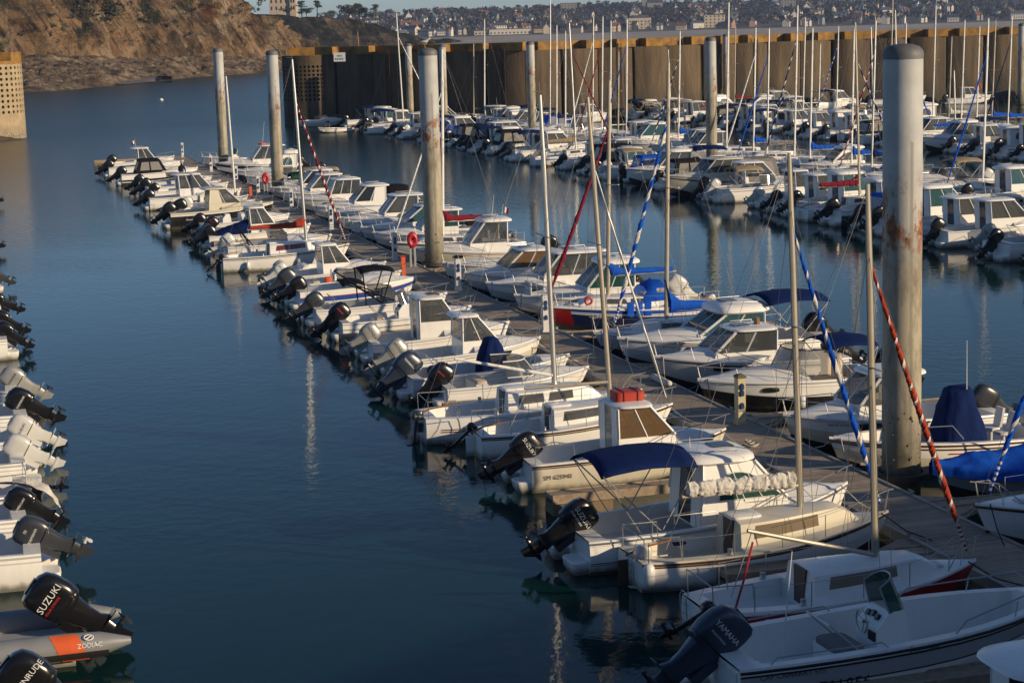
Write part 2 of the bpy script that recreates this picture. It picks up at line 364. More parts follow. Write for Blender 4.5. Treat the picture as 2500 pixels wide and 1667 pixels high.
# ------------------------------------------------------------------ far beach, town hill, far ridge
m, t, b = new_mat('beach_sand'); c, nz = noise_col(t, (.24, .20, .16), (.34, .29, .23), .01, vec=objco(t)); t.links.new(c, b.inputs['Base Color']); b.inputs['Roughness'].default_value = .95
bm_ = MB(); rg = []
for i in range(41):
    x = -330+i*40
    rg.append([(x, 1240+60*fbm(i*.15, 0, 2), -.4), (x, 1480, 1.6), (x, 1720, 2.6), (x, 1850, 4.2)])
bm_.loft(rg, 0, False); tag(bm_.build('beach', m, merge=False), kind='structure')
m, t, b = new_mat('wooded_hillside'); c, nz = noise_col(t, (.035, .036, .028), (.09, .075, .055), .03, .35, .65, 6, objco(t)); t.links.new(c, b.inputs['Base Color']); b.inputs['Roughness'].default_value = 1
def hill_z(x, y):
    k = max(0, min(1, (y-1840)/640))
    return 3.6+(25+5*fbm(x*.004, .3, 1, 3)+3*sin(x*.006+1)+max(0, x-300)*.004)*(k**.9)+(.8*fbm(x*.01, y*.01, 3, 3))*k
hm = MB(); rg = []
for i in range(91):
    x = -360+i*17
    rg.append([(x, 1840+k*40, hill_z(x, 1840+k*40)) for k in range(18)]+[(x, 2560, 4)])
hm.loft(rg, 0, False); tag(hm.build('hillside', m, merge=False), kind='structure')
m, t, b = new_mat('far_ridge_woods'); b.inputs['Base Color'].default_value = (.045, .05, .045, 1); b.inputs['Roughness'].default_value = 1
fm = MB(); rg = []
for i in range(101):
    x = -400+i*25
    z = 10+max(0, (x-330)/520)**1.3*36+4*fbm(x*.006, 2, 0, 4)
    rg.append([(x, 4050, 2), (x, 4200, z*.8), (x, 4330, z), (x, 4500, 0)])
fm.loft(rg, 0, False); tag(fm.build('far_ridge', m, merge=False), kind='structure')

# ------------------------------------------------------------------ foliage
def leaf_mat(name, a, b_):
    m, t, b = new_mat(name)
    oi = ND(t, 'ShaderNodeNewGeometry'); cr = t.nodes.new('ShaderNodeValToRGB'); e = cr.color_ramp.elements
    e[0].color = (*a, 1); e[1].color = (*b_, 1); t.links.new(oi.outputs['Random Per Island'], cr.inputs[0]); t.links.new(cr.outputs[0], b.inputs['Base Color'])
    b.inputs['Roughness'].default_value = .9; return m
LF = leaf_mat('foliage_leaves', (.018, .024, .014), (.06, .065, .035)); LFW = leaf_mat('wood_leaves', (.025, .026, .02), (.075, .06, .04))
BARK = paint('bark', (.05, .038, .028), .9, var=.3)
def leaves(g, c, rx, ry, rz, n, sz, rr):
    for _ in range(n):
        while True:
            q = Vector((rr.uniform(-1, 1), rr.uniform(-1, 1), rr.uniform(-1, 1)))
            if .15 < q.length < 1: break
        p = Vector(c)+Vector((q.x*rx, q.y*ry, q.z*rz)); s_ = sz*rr.uniform(.6, 1.4)
        a = Vector((rr.gauss(0, 1), rr.gauss(0, 1), rr.gauss(0, 1))).normalized(); b_ = a.orthogonal().normalized(); c2 = a.cross(b_)
        g.poly([p+b_*s_, p+c2*s_*.7, p-b_*s_*.9, p-c2*s_*.8], 0)
def tree(label, loc, h, w_, style, seed, cat='tree'):
    rr = random.Random(seed); root = empty('pine_tree' if style == 'pine' else 'tree', loc)
    tag(root, label, cat, 'trees on the headland')
    tk = MB(); top = Vector((rr.uniform(-.4, .4), 0, h*.82)); tk.tube([(0, 0, -1.5), top*.5, top], [.045*h, .03*h, .012*h], 0, 6)
    cr = MB()
    if style == 'pine':
        for k in range(5):
            a = rr.uniform(0, 6.28); z = h*(.58+.09*k); r_ = w_*(.5-.06*k)
            c = (cos(a)*r_*.5, sin(a)*r_*.5, z); tk.tube([top*.55, (c[0]*.9, c[1]*.9, z-.2)], [.015*h, .006*h], 0, 5)
            leaves(cr, c, r_, r_, h*.055, 150, h*.03, rr)
        leaves(cr, (0, 0, h*.95), w_*.42, w_*.42, h*.07, 220, h*.03, rr)
    else:
        for k in range(14):
            a = rr.uniform(0, 6.28); r_ = w_*.5*sqrt(rr.random()); z = h*rr.uniform(.3, .85)
            c = (cos(a)*r_, sin(a)*r_*.7, z); tk.tube([top*.3, (c[0]*.8, c[1]*.8, z)], [.015*h, .005*h], 0, 5)
            leaves(cr, c, w_*.22, w_*.22, h*.15, 170, h*.035, rr)
    tk.build('trunk', BARK, root); cr.build('crown', LF, root, merge=False, smooth=False)
    return root
def on_head(px, py_base, D, dz=0):       # a point on the headland top seen at picture column px
    d = ray(px, py_base); k = D/d.y; p = CAM+d*k; return (p.x, p.y, p.z+dz)
tree('flat topped pine nearest the tall pale building on the headland', on_head(737, 36, 960), 6.4, 5.0, 'pine', 1)
tree('slender layered pine left of the broad bushy trees on the headland', on_head(774, 38, 962), 7.0, 4.2, 'pine', 2)
tree('solitary small pine at the right end of the headland top', on_head(917, 42, 962), 6.0, 4.6, 'pine', 3)
tree('broad bushy dark tree in the middle of the headland skyline', on_head(852, 44, 960), 7.4, 9.5, 'bush', 4)
tree('rounded bushy tree just right of the broadest one on the headland', on_head(877, 44, 965), 7.2, 7.0, 'bush', 5)
tree('low dark bush below the flat topped pine on the headland', on_head(748, 40, 955), 4.2, 7.0, 'bush', 6)
tree('low spreading bush between the slender pine and the bushy trees', on_head(805, 42, 955), 3.4, 9.0, 'bush', 7)
tree('low bush in front of the tall pale building on the headland', on_head(700, 36, 950), 3.2, 6.5, 'bush', 8)
tree('low bush right of the rounded bushy tree on the headland', on_head(900, 46, 955), 2.6, 6.0, 'bush', 9)
# scrub on the cliff face reads as one mass
sm = MB(); rr = random.Random(5)
vs = [v_.co for v_ in cl.data.vertices]
for cx, cy, n in ((245, 6, 34), (190, 26, 22), (265, 24, 12), (350, 50, 14), (425, 52, 12), (500, 6, 10), (215, 48, 8), (640, 10, 8), (120, 60, 8), (560, 40, 8)):
    best = sorted(vs, key=lambda c: (lambda q: abs(q[0]-cx)*.6+abs(q[1]-cy))(proj(c)))[:60]
    for k in range(n):
        c = rr.choice(best); leaves(sm, (c.x+rr.gauss(0, 4), c.y-.3, c.z+rr.gauss(0, 1.4)), 1.3, 1.3, .7, 22, .38, rr)
o = sm.build('cliff_scrub', LF, merge=False, smooth=False); tag(o, 'dark green scrub growing on the brown cliff face', 'scrub', kind='stuff')

# ------------------------------------------------------------------ tall building on the headland
st = paint('pale_stone', (.50, .40, .30), .9, var=.2, scale=.6); slate = paint('slate_roof', (.05, .055, .07), .7, var=.3, scale=1.2); dkw = paint('dark_window', (.03, .035, .045), .3)
hb = empty('stone_building', on_head(688, 30, 975)); tag(hb, 'tall pale stone building standing behind the cliff on the headland', 'building')
q = MB(); q.box(-6.2, 4.2, 0, 9, -4, 8.6); q.box(4.2, 7.2, -1.0, 8, -4, 10.5); q.build('wall', st, hb, smooth=False)
q = MB(); q.loft([[(-6.5, -.3, 8.6), (4.4, -.3, 8.6), (4.4, 9.3, 8.6), (-6.5, 9.3, 8.6)], [(-5, 3.5, 13), (3, 3.5, 13), (3, 5.5, 13), (-5, 5.5, 13)]], 0, True, True, True); q.build('roof', slate, hb, smooth=False)
for zz in (1.0, 4.4):
    for xx in (-5, -2.6, -.2, 2.2, 5.0, 6.2):
        q = MB(); y0 = -1.04 if xx > 4.3 else -.04; q.box(xx-.38, xx+.38, y0, y0+.3, zz, zz+1.7); q.build('window', dkw, hb, smooth=False)

# ------------------------------------------------------------------ far town: houses on the hillside
wallc = [paint('render_white', (.62, .58, .50), .9), paint('render_cream', (.52, .44, .33), .9), paint('brick_pink', (.33, .20, .15), .9), paint('granite_grey', (.26, .24, .22), .9), paint('render_yellow', (.52, .40, .24), .9)]
roofc = [slate, paint('slate_pale', (.09, .095, .11), .7), paint('tile_brown', (.17, .08, .05), .8)]
hdesc = ['white', 'cream', 'pink brick', 'grey granite', 'yellowish']; rdesc = ['dark slate', 'pale slate', 'brown tiled']
hmesh = {}
def house_mesh(wc, rc, kind):
    key = (wc, rc, kind)
    if key in hmesh: return hmesh[key]
    g = MB(); L_, W_, hh, rh = [(9, 7, 5, 3.8), (12, 7, 4.2, 3.4), (7, 7, 6.5, 4.2), (16, 8, 6, 3.2)][kind]
    g.box(-L_/2, L_/2, -W_/2, W_/2, -4, hh, 0)
    e = .35
    g.poly([(-L_/2-e, -W_/2-e, hh-.2), (L_/2+e, -W_/2-e, hh-.2), (L_/2+e, 0, hh+rh), (-L_/2-e, 0, hh+rh)], 1)
    g.poly([(-L_/2-e, W_/2+e, hh-.2), (-L_/2-e, 0, hh+rh), (L_/2+e, 0, hh+rh), (L_/2+e, W_/2+e, hh-.2)], 1)
    for sx in (-1, 1): g.poly([(sx*L_/2, -W_/2, hh), (sx*L_/2, W_/2, hh), (sx*L_/2, 0, hh+rh-.25)], 0)
    if kind in (0, 2):
        g.box(L_*.1, L_*.1+3, -W_/2-1.2, -W_/2+2, -4, hh*.95, 0)
        g.poly([(L_*.1-.2, -W_/2-1.3, hh*.95), (L_*.1+1.5, -W_/2-1.3, hh*.95+2), (L_*.1+1.5, 0, hh*.95+2), (L_*.1-.2, 0, hh*.95)], 1)
        g.poly([(L_*.1+3.2, -W_/2-1.3, hh*.95), (L_*.1+1.5, -W_/2-1.3, hh*.95+2), (L_*.1+1.5, 0, hh*.95+2), (L_*.1+3.2, 0, hh*.95)], 1)
        g.poly([(L_*.1, -W_/2-1.2, hh*.95), (L_*.1+3, -W_/2-1.2, hh*.95), (L_*.1+1.5, -W_/2-1.2, hh*.95+1.9)], 0)
    g.box(-L_*.3, -L_*.3+.8, -.4, .4, hh+rh*.4, hh+rh+1.2, 0)
    for zz in ([1.2] if hh < 5.5 else [1.0, 3.9]):
        for k in range(int(L_/2.6)):
            x = -L_/2+1.3+k*2.6
            g.box(x-.45, x+.45, -W_/2-.05, -W_/2+.2, zz, zz+1.5, 2); g.box(L_/2-.2, L_/2+.05, -1.4, -.5, zz, zz+1.5, 2)
    o = g.build('house', [wallc[wc], roofc[rc], dkw], smooth=False); me = o.data; bpy.data.objects.remove(o); hmesh[key] = me; return me
placed = []; rr = random.Random(77)
def add_house(x, y, wc, rc, kind, yaw, sc=1.0):
    o = bpy.data.objects.new('house', house_mesh(wc, rc, kind)); S.collection.objects.link(o)
    o.location = (x, y, hill_z(x, y)+.3); o.rotation_euler.z = yaw; o.scale = (sc,)*3
    sz = ['', 'long ', 'tall ', 'large '][kind]
    tag(o, f'{sz}{hdesc[wc]} house with {rdesc[rc]} roof on the far wooded hillside', 'house', f'{sz}{hdesc[wc]} houses with {rdesc[rc]} roofs in the far town')
n = 0
while n < 225:
    front = n < 46
    y = rr.uniform(1862, 1890) if front else 1900+560*rr.random()**1.25
    xm = .268*y+10; x = rr.uniform(-150 if y < 2000 else -190, xm)
    if any(abs(x-a)*1.0+abs(y-b_)*.55 < (13 if front else 14) for a, b_ in placed): n += rr.random() < .2; continue
    placed.append((x, y)); n += 1
    add_house(x, y, rr.choices(range(5), [5, 4, 2, 2, 2])[0], rr.choices(range(3), [5, 3, 2])[0], rr.choices(range(4), [5, 3, 3, 1.2])[0], rr.choice((0, pi/2, .35, -.5, 1.1))+rr.uniform(-.2, .2), rr.uniform(.68, 1.0))
# church, apartment blocks, low beach building
def far_xy(px, y): 
    d = ray(px, 60); k = y/d.y; return d.x*k, y
x, y = far_xy(1574, 2380); z = hill_z(x, y); ch = empty('church', (x, y, z)); tag(ch, 'church with a tall thin pointed spire on the far town skyline', 'church')
q = MB(); q.box(3, 22, -4, 4, -3, 9); q.build('nave', wallc[3], ch, smooth=False)
q = MB(); q.box(-3, 3, -3, 3, -3, 13); q.build('tower', wallc[3], ch, smooth=False)
q = MB(); q.loft([[(-3.2, -3.2, 13), (3.2, -3.2, 13), (3.2, 3.2, 13), (-3.2, 3.2, 13)], [(-.1, -.1, 29), (.1, -.1, 29), (.1, .1, 29), (-.1, .1, 29)]], 0, True, True, True); q.build('spire', slate, ch, smooth=False)
q = MB(); q.loft([[(3, -4.3, 9), (22.3, -4.3, 9), (22.3, 4.3, 9), (3, 4.3, 9)], [(3, -.1, 14), (22.3, -.1, 14), (22.3, .1, 14), (3, .1, 14)]], 0, True, True, True); q.build('roof', slate, ch, smooth=False)
def block(px, y, w_, d_, h_, label, wc, cat='building', flat=True, dz=0):
    x, y = far_xy(px, y); r_ = empty('apartment_building' if h_ > 6 else 'beach_building', (x, y, hill_z(x, y)+dz)); tag(r_, label, cat)
    q = MB(); q.box(-w_/2, w_/2, 0, d_, -3, h_); q.build('wall', wallc[wc], r_, smooth=False)
    q = MB(); q.box(-w_/2-.4, w_/2+.4, -.4, d_+.4, h_+.003, h_+.6); q.build('roof', slate, r_, smooth=False)
    k = max(2, int(w_/3.4))
    for fl in range(max(1, int(h_/3))):
        for i in range(k):
            xx = -w_/2+(i+.5)*w_/k; q = MB(); q.box(xx-.7, xx+.7, -.06, .2, fl*3+.9, fl*3+2.3); q.build('window', dkw, r_, smooth=False)
block(1562, 1890, 22, 12, 11, 'large pale apartment block with rows of dark windows near the far beach', 1)
block(1745, 1885, 20, 12, 12, 'pale square apartment block beside the far beach, right of the largest', 1)
block(1245, 1866, 40, 10, 5.2, 'long low white beach building directly above the far sand', 0)
block(1190, 1868, 26, 9, 4.2, 'low cream beach building just left of the long white one', 1)
block(1390, 2400, 20, 14, 7.5, 'big dark roofed manor on the far skyline, left of the spire', 3, dz=4)
block(1925, 2330, 18, 14, 14, 'grey castle like villa on the far skyline among trees', 3, dz=3)
block(2300, 2350, 14, 10, 12, 'white tall villa high on the far right skyline', 0, dz=2)
# woods between the houses
wg = MB(); rr = random.Random(3)
for k in range(3000):
    y = 1880+640*rr.random()**.8; x = rr.uniform(-230, .27*y+20)
    if any(abs(x-a) < 7 and -14 < y-b_ < 3 for a, b_ in placed): continue
    h_ = rr.uniform(3.5, 8)*(1.35 if y > 2400 else 1)
    z = hill_z(x, min(y, 2515))
    for q_ in range(3):
        leaves(wg, (x+rr.gauss(0, 2.2), y+rr.gauss(0, 1), z+h_*rr.uniform(.25, .75)), h_*.42, h_*.42, h_*.33, 16, h_*.17, rr)
o = wg.build('town_woods', LFW, merge=False, smooth=False); tag(o, 'dark winter trees filling the gaps between the far houses', 'woods', kind='stuff')

# ------------------------------------------------------------------ harbour wall of concrete caissons
m, t, b = new_mat('caisson_concrete')
c1, n1 = noise_col(t, (.055, .039, .023), (.15, .104, .058), .5, .3, .7, 7, objco(t, (1, 1, .25)), .65)
c2, n2 = noise_col(t, (0, 0, 0), (1, 1, 1), .9, .46, .66, 7, objco(t, (1.6, 1.6, .10)), .72)
sx = ND(t, 'ShaderNodeSeparateXYZ'); t.links.new(objco(t), sx.inputs[0])
mrz = ND(t, 'ShaderNodeMapRange'); t.links.new(sx.outputs[2], mrz.inputs[0]); mrz.inputs[1].default_value = 1.2; mrz.inputs[2].default_value = 4.2; mrz.inputs[3].default_value = .62; mrz.inputs[4].default_value = 0
mu = ND(t, 'ShaderNodeMath', operation='MULTIPLY'); t.links.new(c2, mu.inputs[0]); mu.inputs[1].default_value = .7
cc = mixc(t, mu.outputs[0], c1, (.032, .026, .019)); cc = mixc(t, mrz.outputs[0], cc, (.035, .036, .028))
t.links.new(cc, b.inputs['Base Color']); b.inputs['Roughness'].default_value = .92
n3 = ND(t, 'ShaderNodeTexNoise', Scale=3.0, Detail=8.0); t.links.new(objco(t), n3.inputs['Vector']); t.links.new(bump(t, n3.outputs['Fac'], .5, .06), b.inputs['Normal'])
MW = m
m, t, b = new_mat('lichen_concrete')
c1, n1 = noise_col(t, (.13, .085, .04), (.33, .165, .025), .8, .38, .6, 7, objco(t), .7); t.links.new(c1, b.inputs['Base Color']); b.inputs['Roughness'].default_value = .95
MLI = m
HW = [Vector((-26.0, 247)), Vector((2.5, 233)), Vector((43, 255)), Vector((74, 259)), Vector((130, 259))]
ZW = 8.75
wall = empty('harbour_wall', (0, 0, 0)); tag(wall, 'long harbour wall of rounded concrete caissons topped by an orange lichened parapet', 'harbour wall')
def arc_ring(a, b_, sag, n=14):
    d_ = (b_-a); l = d_.length; u = d_/l; nn = Vector((u.y, -u.x)); out = []
    for k in range(n+1):
        s_ = k/n; out.append(a+d_*s_+nn*sag*(1-(2*s_-1)**2))
    return out
pts = []
for a, b_ in zip(HW[:-1], HW[1:]):
    k = max(1, round((b_-a).length/5.4))
    for i in range(k): pts.append((a+(b_-a)*(i/k), a+(b_-a)*((i+1)/k)))
for i, (a, b_) in enumerate(pts):
    u = (b_-a).normalized(); nn = Vector((u.y, -u.x)); jt = (.07, .2)[i % 2]; a2 = a+u*jt; b2 = b_-u*(.27-jt)
    fr_ = arc_ring(a2, b2, .55 if i < 6 else .75)
    back = [b2-nn*6, a2-nn*6]
    if i == 0: fr_ = fr_[8:]; back[1] = fr_[0]-nn*6
    ring = [(p.x, p.y) for p in fr_]+[(p.x, p.y) for p in back]
    q = MB(); q.loft([[(x, y, -3) for x, y in ring], [(x, y, ZW) for x, y in ring]], 0, True, False, True); q.build('caisson', MW, wall, ang=30)
    # parapet: half of each caisson's length stands forward and shades the set-back half
    mid = a+(b_-a)*(.30, .62, .48)[i % 3]
    for (q0, q1), of in (((a, mid), -1.0), ((mid, b_), .55)):
        if i == 0 and of < 0: q0 = fr_[0]+nn*1.0-u*.2
        p0 = q0+nn*of+u*.002; p1 = q1+nn*of-u*.002; q = MB(); rg = [p0, p1, p1-nn*(2.2 if of > 0 else .6), p0-nn*(2.2 if of > 0 else .6)]
        q.loft([[(p.x, p.y, ZW+.004) for p in rg], [(p.x, p.y, ZW+(1.0 if of > 0 else .99)) for p in rg]], 0, True, False, True); q.build('parapet', MLI, wall, smooth=False)
    q = MB(); p0, p1 = a-nn*.8, b_-nn*.8; rg = [p0, p1, p1-nn*3, p0-nn*3]; q.loft([[(p.x, p.y, -3) for p in rg], [(p.x, p.y, ZW-.3) for p in rg]], 0, True, False, True); q.build('joint_infill', paint('joint_dark', (.03, .027, .022), .95), wall, smooth=False)
for i in (2, 5, 8, 12, 16):       # rusty ladders on the caissons
    a, b_ = pts[i]; u = (b_-a).normalized(); nn = Vector((u.y, -u.x)); c = a+(b_-a)*.5+nn*((.55 if i < 6 else .75)+.12); q = MB()
    for d_ in (-.25, .25): q.tube([(c.x+u.x*d_, c.y+u.y*d_, .1), (c.x+u.x*d_, c.y+u.y*d_, ZW+.5)], .05, 0, 5)
    for k in range(27): q.tube([(c.x-u.x*.25, c.y-u.y*.25, .3+k*.32), (c.x+u.x*.25, c.y+u.y*.25, .3+k*.32)], .03, 0, 4)
    q.build('ladder', paint('rusty_ladder', (.07, .04, .025), .8, 0, .4), wall)
HOLE = paint('hole_shadowless_concrete', (.10, .085, .065), .95)
def perforated(parent, cx, cy, rad, a0, a1, na_, z0, z1, nz_, hr, mat, ztop):
    g = MB(); da = (a1-a0)/na_; dz = (z1-z0)/nz_
    P_ = lambda a, z, r_=rad: (cx+r_*cos(a), cy+r_*sin(a), z)
    for i in range(na_):
        for j in range(nz_):
            ac = a0+(i+.5)*da; zc = z0+(j+.5)*dz; inn = []; deep = []
            for k in range(12):
                th = 2*pi*k/12; inn.append(P_(ac+hr*cos(th)/rad, zc+hr*sin(th))); deep.append(P_(ac+hr*cos(th)/rad, zc+hr*sin(th), rad-.45))
            sq = [(ac+da/2, zc), (ac+da/2, zc+dz/4), (ac+da/2, zc+dz/2), (ac, zc+dz/2), (ac-da/2, zc+dz/2), (ac-da/2, zc+dz/4), (ac-da/2, zc), (ac-da/2, zc-dz/4), (ac-da/2, zc-dz/2), (ac, zc-dz/2), (ac+da/2, zc-dz/2), (ac+da/2, zc-dz/4)]
            out = [P_(a, z) for a, z in sq]
            g.loft([out, inn, deep], 0, True)
    full = lambda z, r_: [P_(a0+(a1-a0)*k/40, z, r_) for k in range(41)]
    g.loft([full(-3, rad+.05), full(z0, rad)], 0, False); g.loft([full(z1, rad), full(ztop, rad)], 0, False)
    g.build('perforated_caisson', mat, parent, ang=30)
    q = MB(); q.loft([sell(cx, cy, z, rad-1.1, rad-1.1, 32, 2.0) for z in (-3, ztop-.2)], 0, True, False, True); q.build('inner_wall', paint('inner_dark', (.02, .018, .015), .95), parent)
# right end: rounded perforated caisson that closes the wall
ec = at(790, 306); ec = Vector((-24.6, 248.2))
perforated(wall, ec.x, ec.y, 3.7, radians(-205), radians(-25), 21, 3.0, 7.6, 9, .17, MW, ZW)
q = MB(); q.loft([sell(ec.x, ec.y, z, 3.6, 3.6, 32, 2.0) for z in (ZW-.1, ZW+.02)], 0, True, True, True); q.build('cap', MLI, wall)
q = MB(); q.box(ec.x-2.6, ec.x+3.8, ec.y-2.9, ec.y-2.3, ZW+.024, ZW+1.0); q.build('parapet', MLI, wall, smooth=False)
# left tower at the edge of the frame
m, t, b = new_mat('tower_concrete')
c1, n1 = noise_col(t, (.26, .20, .12), (.42, .33, .21), .9, .3, .7, 8, objco(t), .7)
sx = ND(t, 'ShaderNodeSeparateXYZ'); t.links.new(objco(t), sx.inputs[0])
mrz = ND(t, 'ShaderNodeMapRange'); t.links.new(sx.outputs[2], mrz.inputs[0]); mrz.inputs[1].default_value = .4; mrz.inputs[2].default_value = 1.6; mrz.inputs[3].default_value = .8; mrz.inputs[4].default_value = 0
c2, n2 = noise_col(t, (.06, .05, .04), (.36, .31, .24), 6.0, .4, .6, 5, objco(t))
t.links.new(mixc(t, mrz.outputs[0], c1, c2), b.inputs['Base Color']); b.inputs['Roughness'].default_value = .95
t.links.new(bump(t, n2.outputs['Fac'], .7, .08), b.inputs['Normal'])
e0 = at(57, 338); tw = empty('harbour_tower', (0, 0, 0)); tag(tw, 'rounded perforated concrete pier end at the left edge of the picture', 'harbour wall')
TR = 5.0; tcx, tcy = e0.x-TR, e0.y+1.0
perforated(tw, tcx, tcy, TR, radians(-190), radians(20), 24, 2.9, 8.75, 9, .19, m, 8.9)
q = MB(); q.loft([sell(tcx, tcy, z, TR+.05, TR+.05, 48, 2.0) for z in (8.9, 9.25)], 0, True, True, True); q.build('rim', MLI, tw)
q = MB(); q.box(tcx-4, tcx+4.4, tcy-2.0, tcy-1.6, 9.254, 10.3); q.box(tcx+4.0, tcx+4.4, tcy-1.6, tcy+3, 9.254, 10.3); q.build('parapet', MLI, tw, smooth=False)
rk = MB(); rr = random.Random(4); rg = []
for i in range(14):
    rg.append([(tcx-7+14.5*k/20, tcy-TR-2.6+i*.55, -.5+1.15*sin(pi*i/13)*sin(pi*k/20)+.35*fbm(i*.5, k*.5, 2)) for k in range(21)])
rk.loft(rg, 0, False); o = rk.build('rocks', ms, ang=20); tag(o, 'dark weedy rocks at the foot of the perforated pier end', 'rocks')
# notice on the wall, ladders of rust
sgn = empty('notice_board', (0, 0, 0)); tag(sgn, 'small white notice board fixed high on the dark harbour wall', 'sign')
d = ray(829, 140); k = 240.2/d.y; p = CAM+d*k
q = MB(); q.box(p.x-.72, p.x+.72, p.y-.06, p.y, p.z-.55, p.z+.55); q.build('board', paint('sign_white', (.55, .58, .6), .6), sgn, smooth=False)
SGN = (sgn, p)
# buoy and wall lifebuoys
p = at(394, 247); q = MB(); q.loft([sell(0, 0, z, r_, r_, 16, 2.0) for z, r_ in ((-.2, .2), (-.1, .32), (.1, .4), (.25, .38), (.42, .22), (.5, .05))], 0, True, True, True)
o = q.build('mooring_buoy', M['white'], loc=p); tag(o, 'small white mooring buoy floating alone on the open water', 'buoy')
def ring(g, c, R_, r_, mi=0, ax='y', n=20, m_=8, a0=0, a1=2*pi):
    pts_ = []
    for k in range(n+1):
        a = a0+(a1-a0)*k/n
        pts_.append(Vector(c)+(Vector((R_*cos(a), 0, R_*sin(a))) if ax == 'y' else Vector((0, R_*cos(a), R_*sin(a))) if ax == 'x' else Vector((R_*cos(a), R_*sin(a), 0))))
    g.tube(pts_, r_, mi, m_, False)
# ------------------------------------------------------------------ boat parts
class Hull:
    def __init__(s, L, B, f0, f1, sb=.88, pw=2.4, rake=.45, fine=.25, tmax=.45):
        s.L, s.B, s.f0, s.f1, s.sb, s.pw, s.rake, s.fine, s.tm = L, B, f0, f1, sb, pw, rake, fine, tmax
    def b(s, t):
        if t < s.tm: return s.B/2*(s.sb+(1-s.sb)*sin(pi/2*t/s.tm))
        u = (t-s.tm)/(1-s.tm); return s.B/2*max(.014, (1-u**s.pw))
    def zs(s, t): return s.f0+(s.f1-s.f0)*t**1.6
    def zc(s, t): return -.04+(.5*s.f1+.04)*t**4
    def bc(s, t): return s.b(t)*(.93-s.fine*t)
    def x(s, t, z): return s.L*t-s.rake*(1-max(-.3, min(1.1, z/max(.05, s.zs(t)))))*t**3
    def S(s, t, v, side):
        z = s.zs(t)+(s.zc(t)-s.zs(t))*v
        y = s.b(t)+(s.bc(t)-s.b(t))*v+.035*s.B*sin(pi*v)*(1-.6*t)*(1 if s.b(t) > .1 else .2)
        return Vector((s.x(t, z), side*y, z))
TS = [0, .06, .15, .26, .37, .48, .58, .67, .75, .82, .88, .93, .965, .988, 1.0]
def make_hull(root, h, bands, rail=None, name='hull', boot='antifoul'):
    # bands: [(v end, material)], from the sheer down
    vs = [0.0]; mm = []
    for e, mk in bands:
        k = max(1, int((e-vs[-1])/.22)); a = vs[-1]
        for i in range(k): vs.append(a+(e-a)*(i+1)/k); mm.append(mk)
    mats = list(dict.fromkeys(mm+[boot, bands[0][1]])); g = MB()
    for side in (1, -1):
        rings = []
        for t_ in TS:
            r_ = [h.S(t_, v, side) for v in vs]
            zk = -.42+(.42+.12*h.f1)*t_**5
            r_ += [Vector((h.x(t_, h.zc(t_)), side*h.bc(t_)*.75, h.zc(t_)*.6+zk*.4)), Vector((h.x(t_, zk), 0, zk))]
            rings.append(r_)
        idx = [mats.index(k) for k in mm]+[mats.index(boot)]*2
        g.loft(rings, lambda i, j: idx[min(j, len(idx)-1)], False)
    a = [h.S(0, v, 1) for v in vs]+[Vector((0, h.bc(0)*.75, -.15)), Vector((0, 0, -.42))]
    b_ = [h.S(0, v, -1) for v in vs]+[Vector((0, -h.bc(0)*.75, -.15))]
    main = mats.index(max(mm, key=lambda k: mm.count(k)) if bands[0][1] not in ('white',) else bands[0][1])
    g.poly(a+b_[::-1], main)
    o = g.build(name, [M[k] for k in mats], root, ang=42)
    if rail:
        q = MB()
        for side in (1, -1): q.tube([h.S(t_, 0, side)+Vector((0, side*.012, -.035)) for t_ in TS], .024, 0, 5)
        q.build('rub_rail', M[rail], root)
    return o
def make_deck(root, h, tc=.5, g_=.15, zf=.28, cam=.25, camend=.9, mat='deck', aft=.06, kw=.62, name='deck', floor=None):
    g = MB(); rings = []; fi = []
    def rim(t_):
        b_ = h.b(t_); z = h.zs(t_); X = h.x(t_, z); return b_, z, X
    def ck(t_):
        b_, z, X = rim(t_); bi = max(.02, b_-g_)
        return [(X, b_, z-.01), (X, b_-.01, z+.025), (X, bi, z+.025), (X, max(.01, bi-.04), zf), (X, 0, zf)]
    def fl(t_, c):
        b_, z, X = rim(t_); bi = max(.006, b_-min(g_*1.1, b_*.5))
        return [(X, b_, z-.01), (X, max(.004, b_-.01), z+.025), (X, bi, z+.035), (X, bi*kw, z+.04+c*.9), (X, 0, z+.05+c)]
    st = []
    if aft > 0: st += [fl(0, 0), fl(aft, 0)]
    else: st += [ck(0)]
    tt = [t_ for t_ in TS if aft < t_ < tc]
    st += [ck(max(aft, 1e-3))]+[ck(t_) for t_ in tt]+[ck(tc)]
    def cam_at(t_):
        k = (t_-tc)/(camend-tc)
        if k <= 0: return cam
        return cam*max(0, 1-k**2.2)
    st += [fl(tc+.001, cam)]+[fl(t_, cam_at(t_)) for t_ in [tc+(1-tc)*k/9 for k in range(1, 9)]+[.985, 1.0]]
    full = [r_+[(p[0], -p[1], p[2]) for p in r_[::-1][1:]] for r_ in st]
    g.loft(full, 0, False)
    return g.build(name, M[mat], root, ang=38)
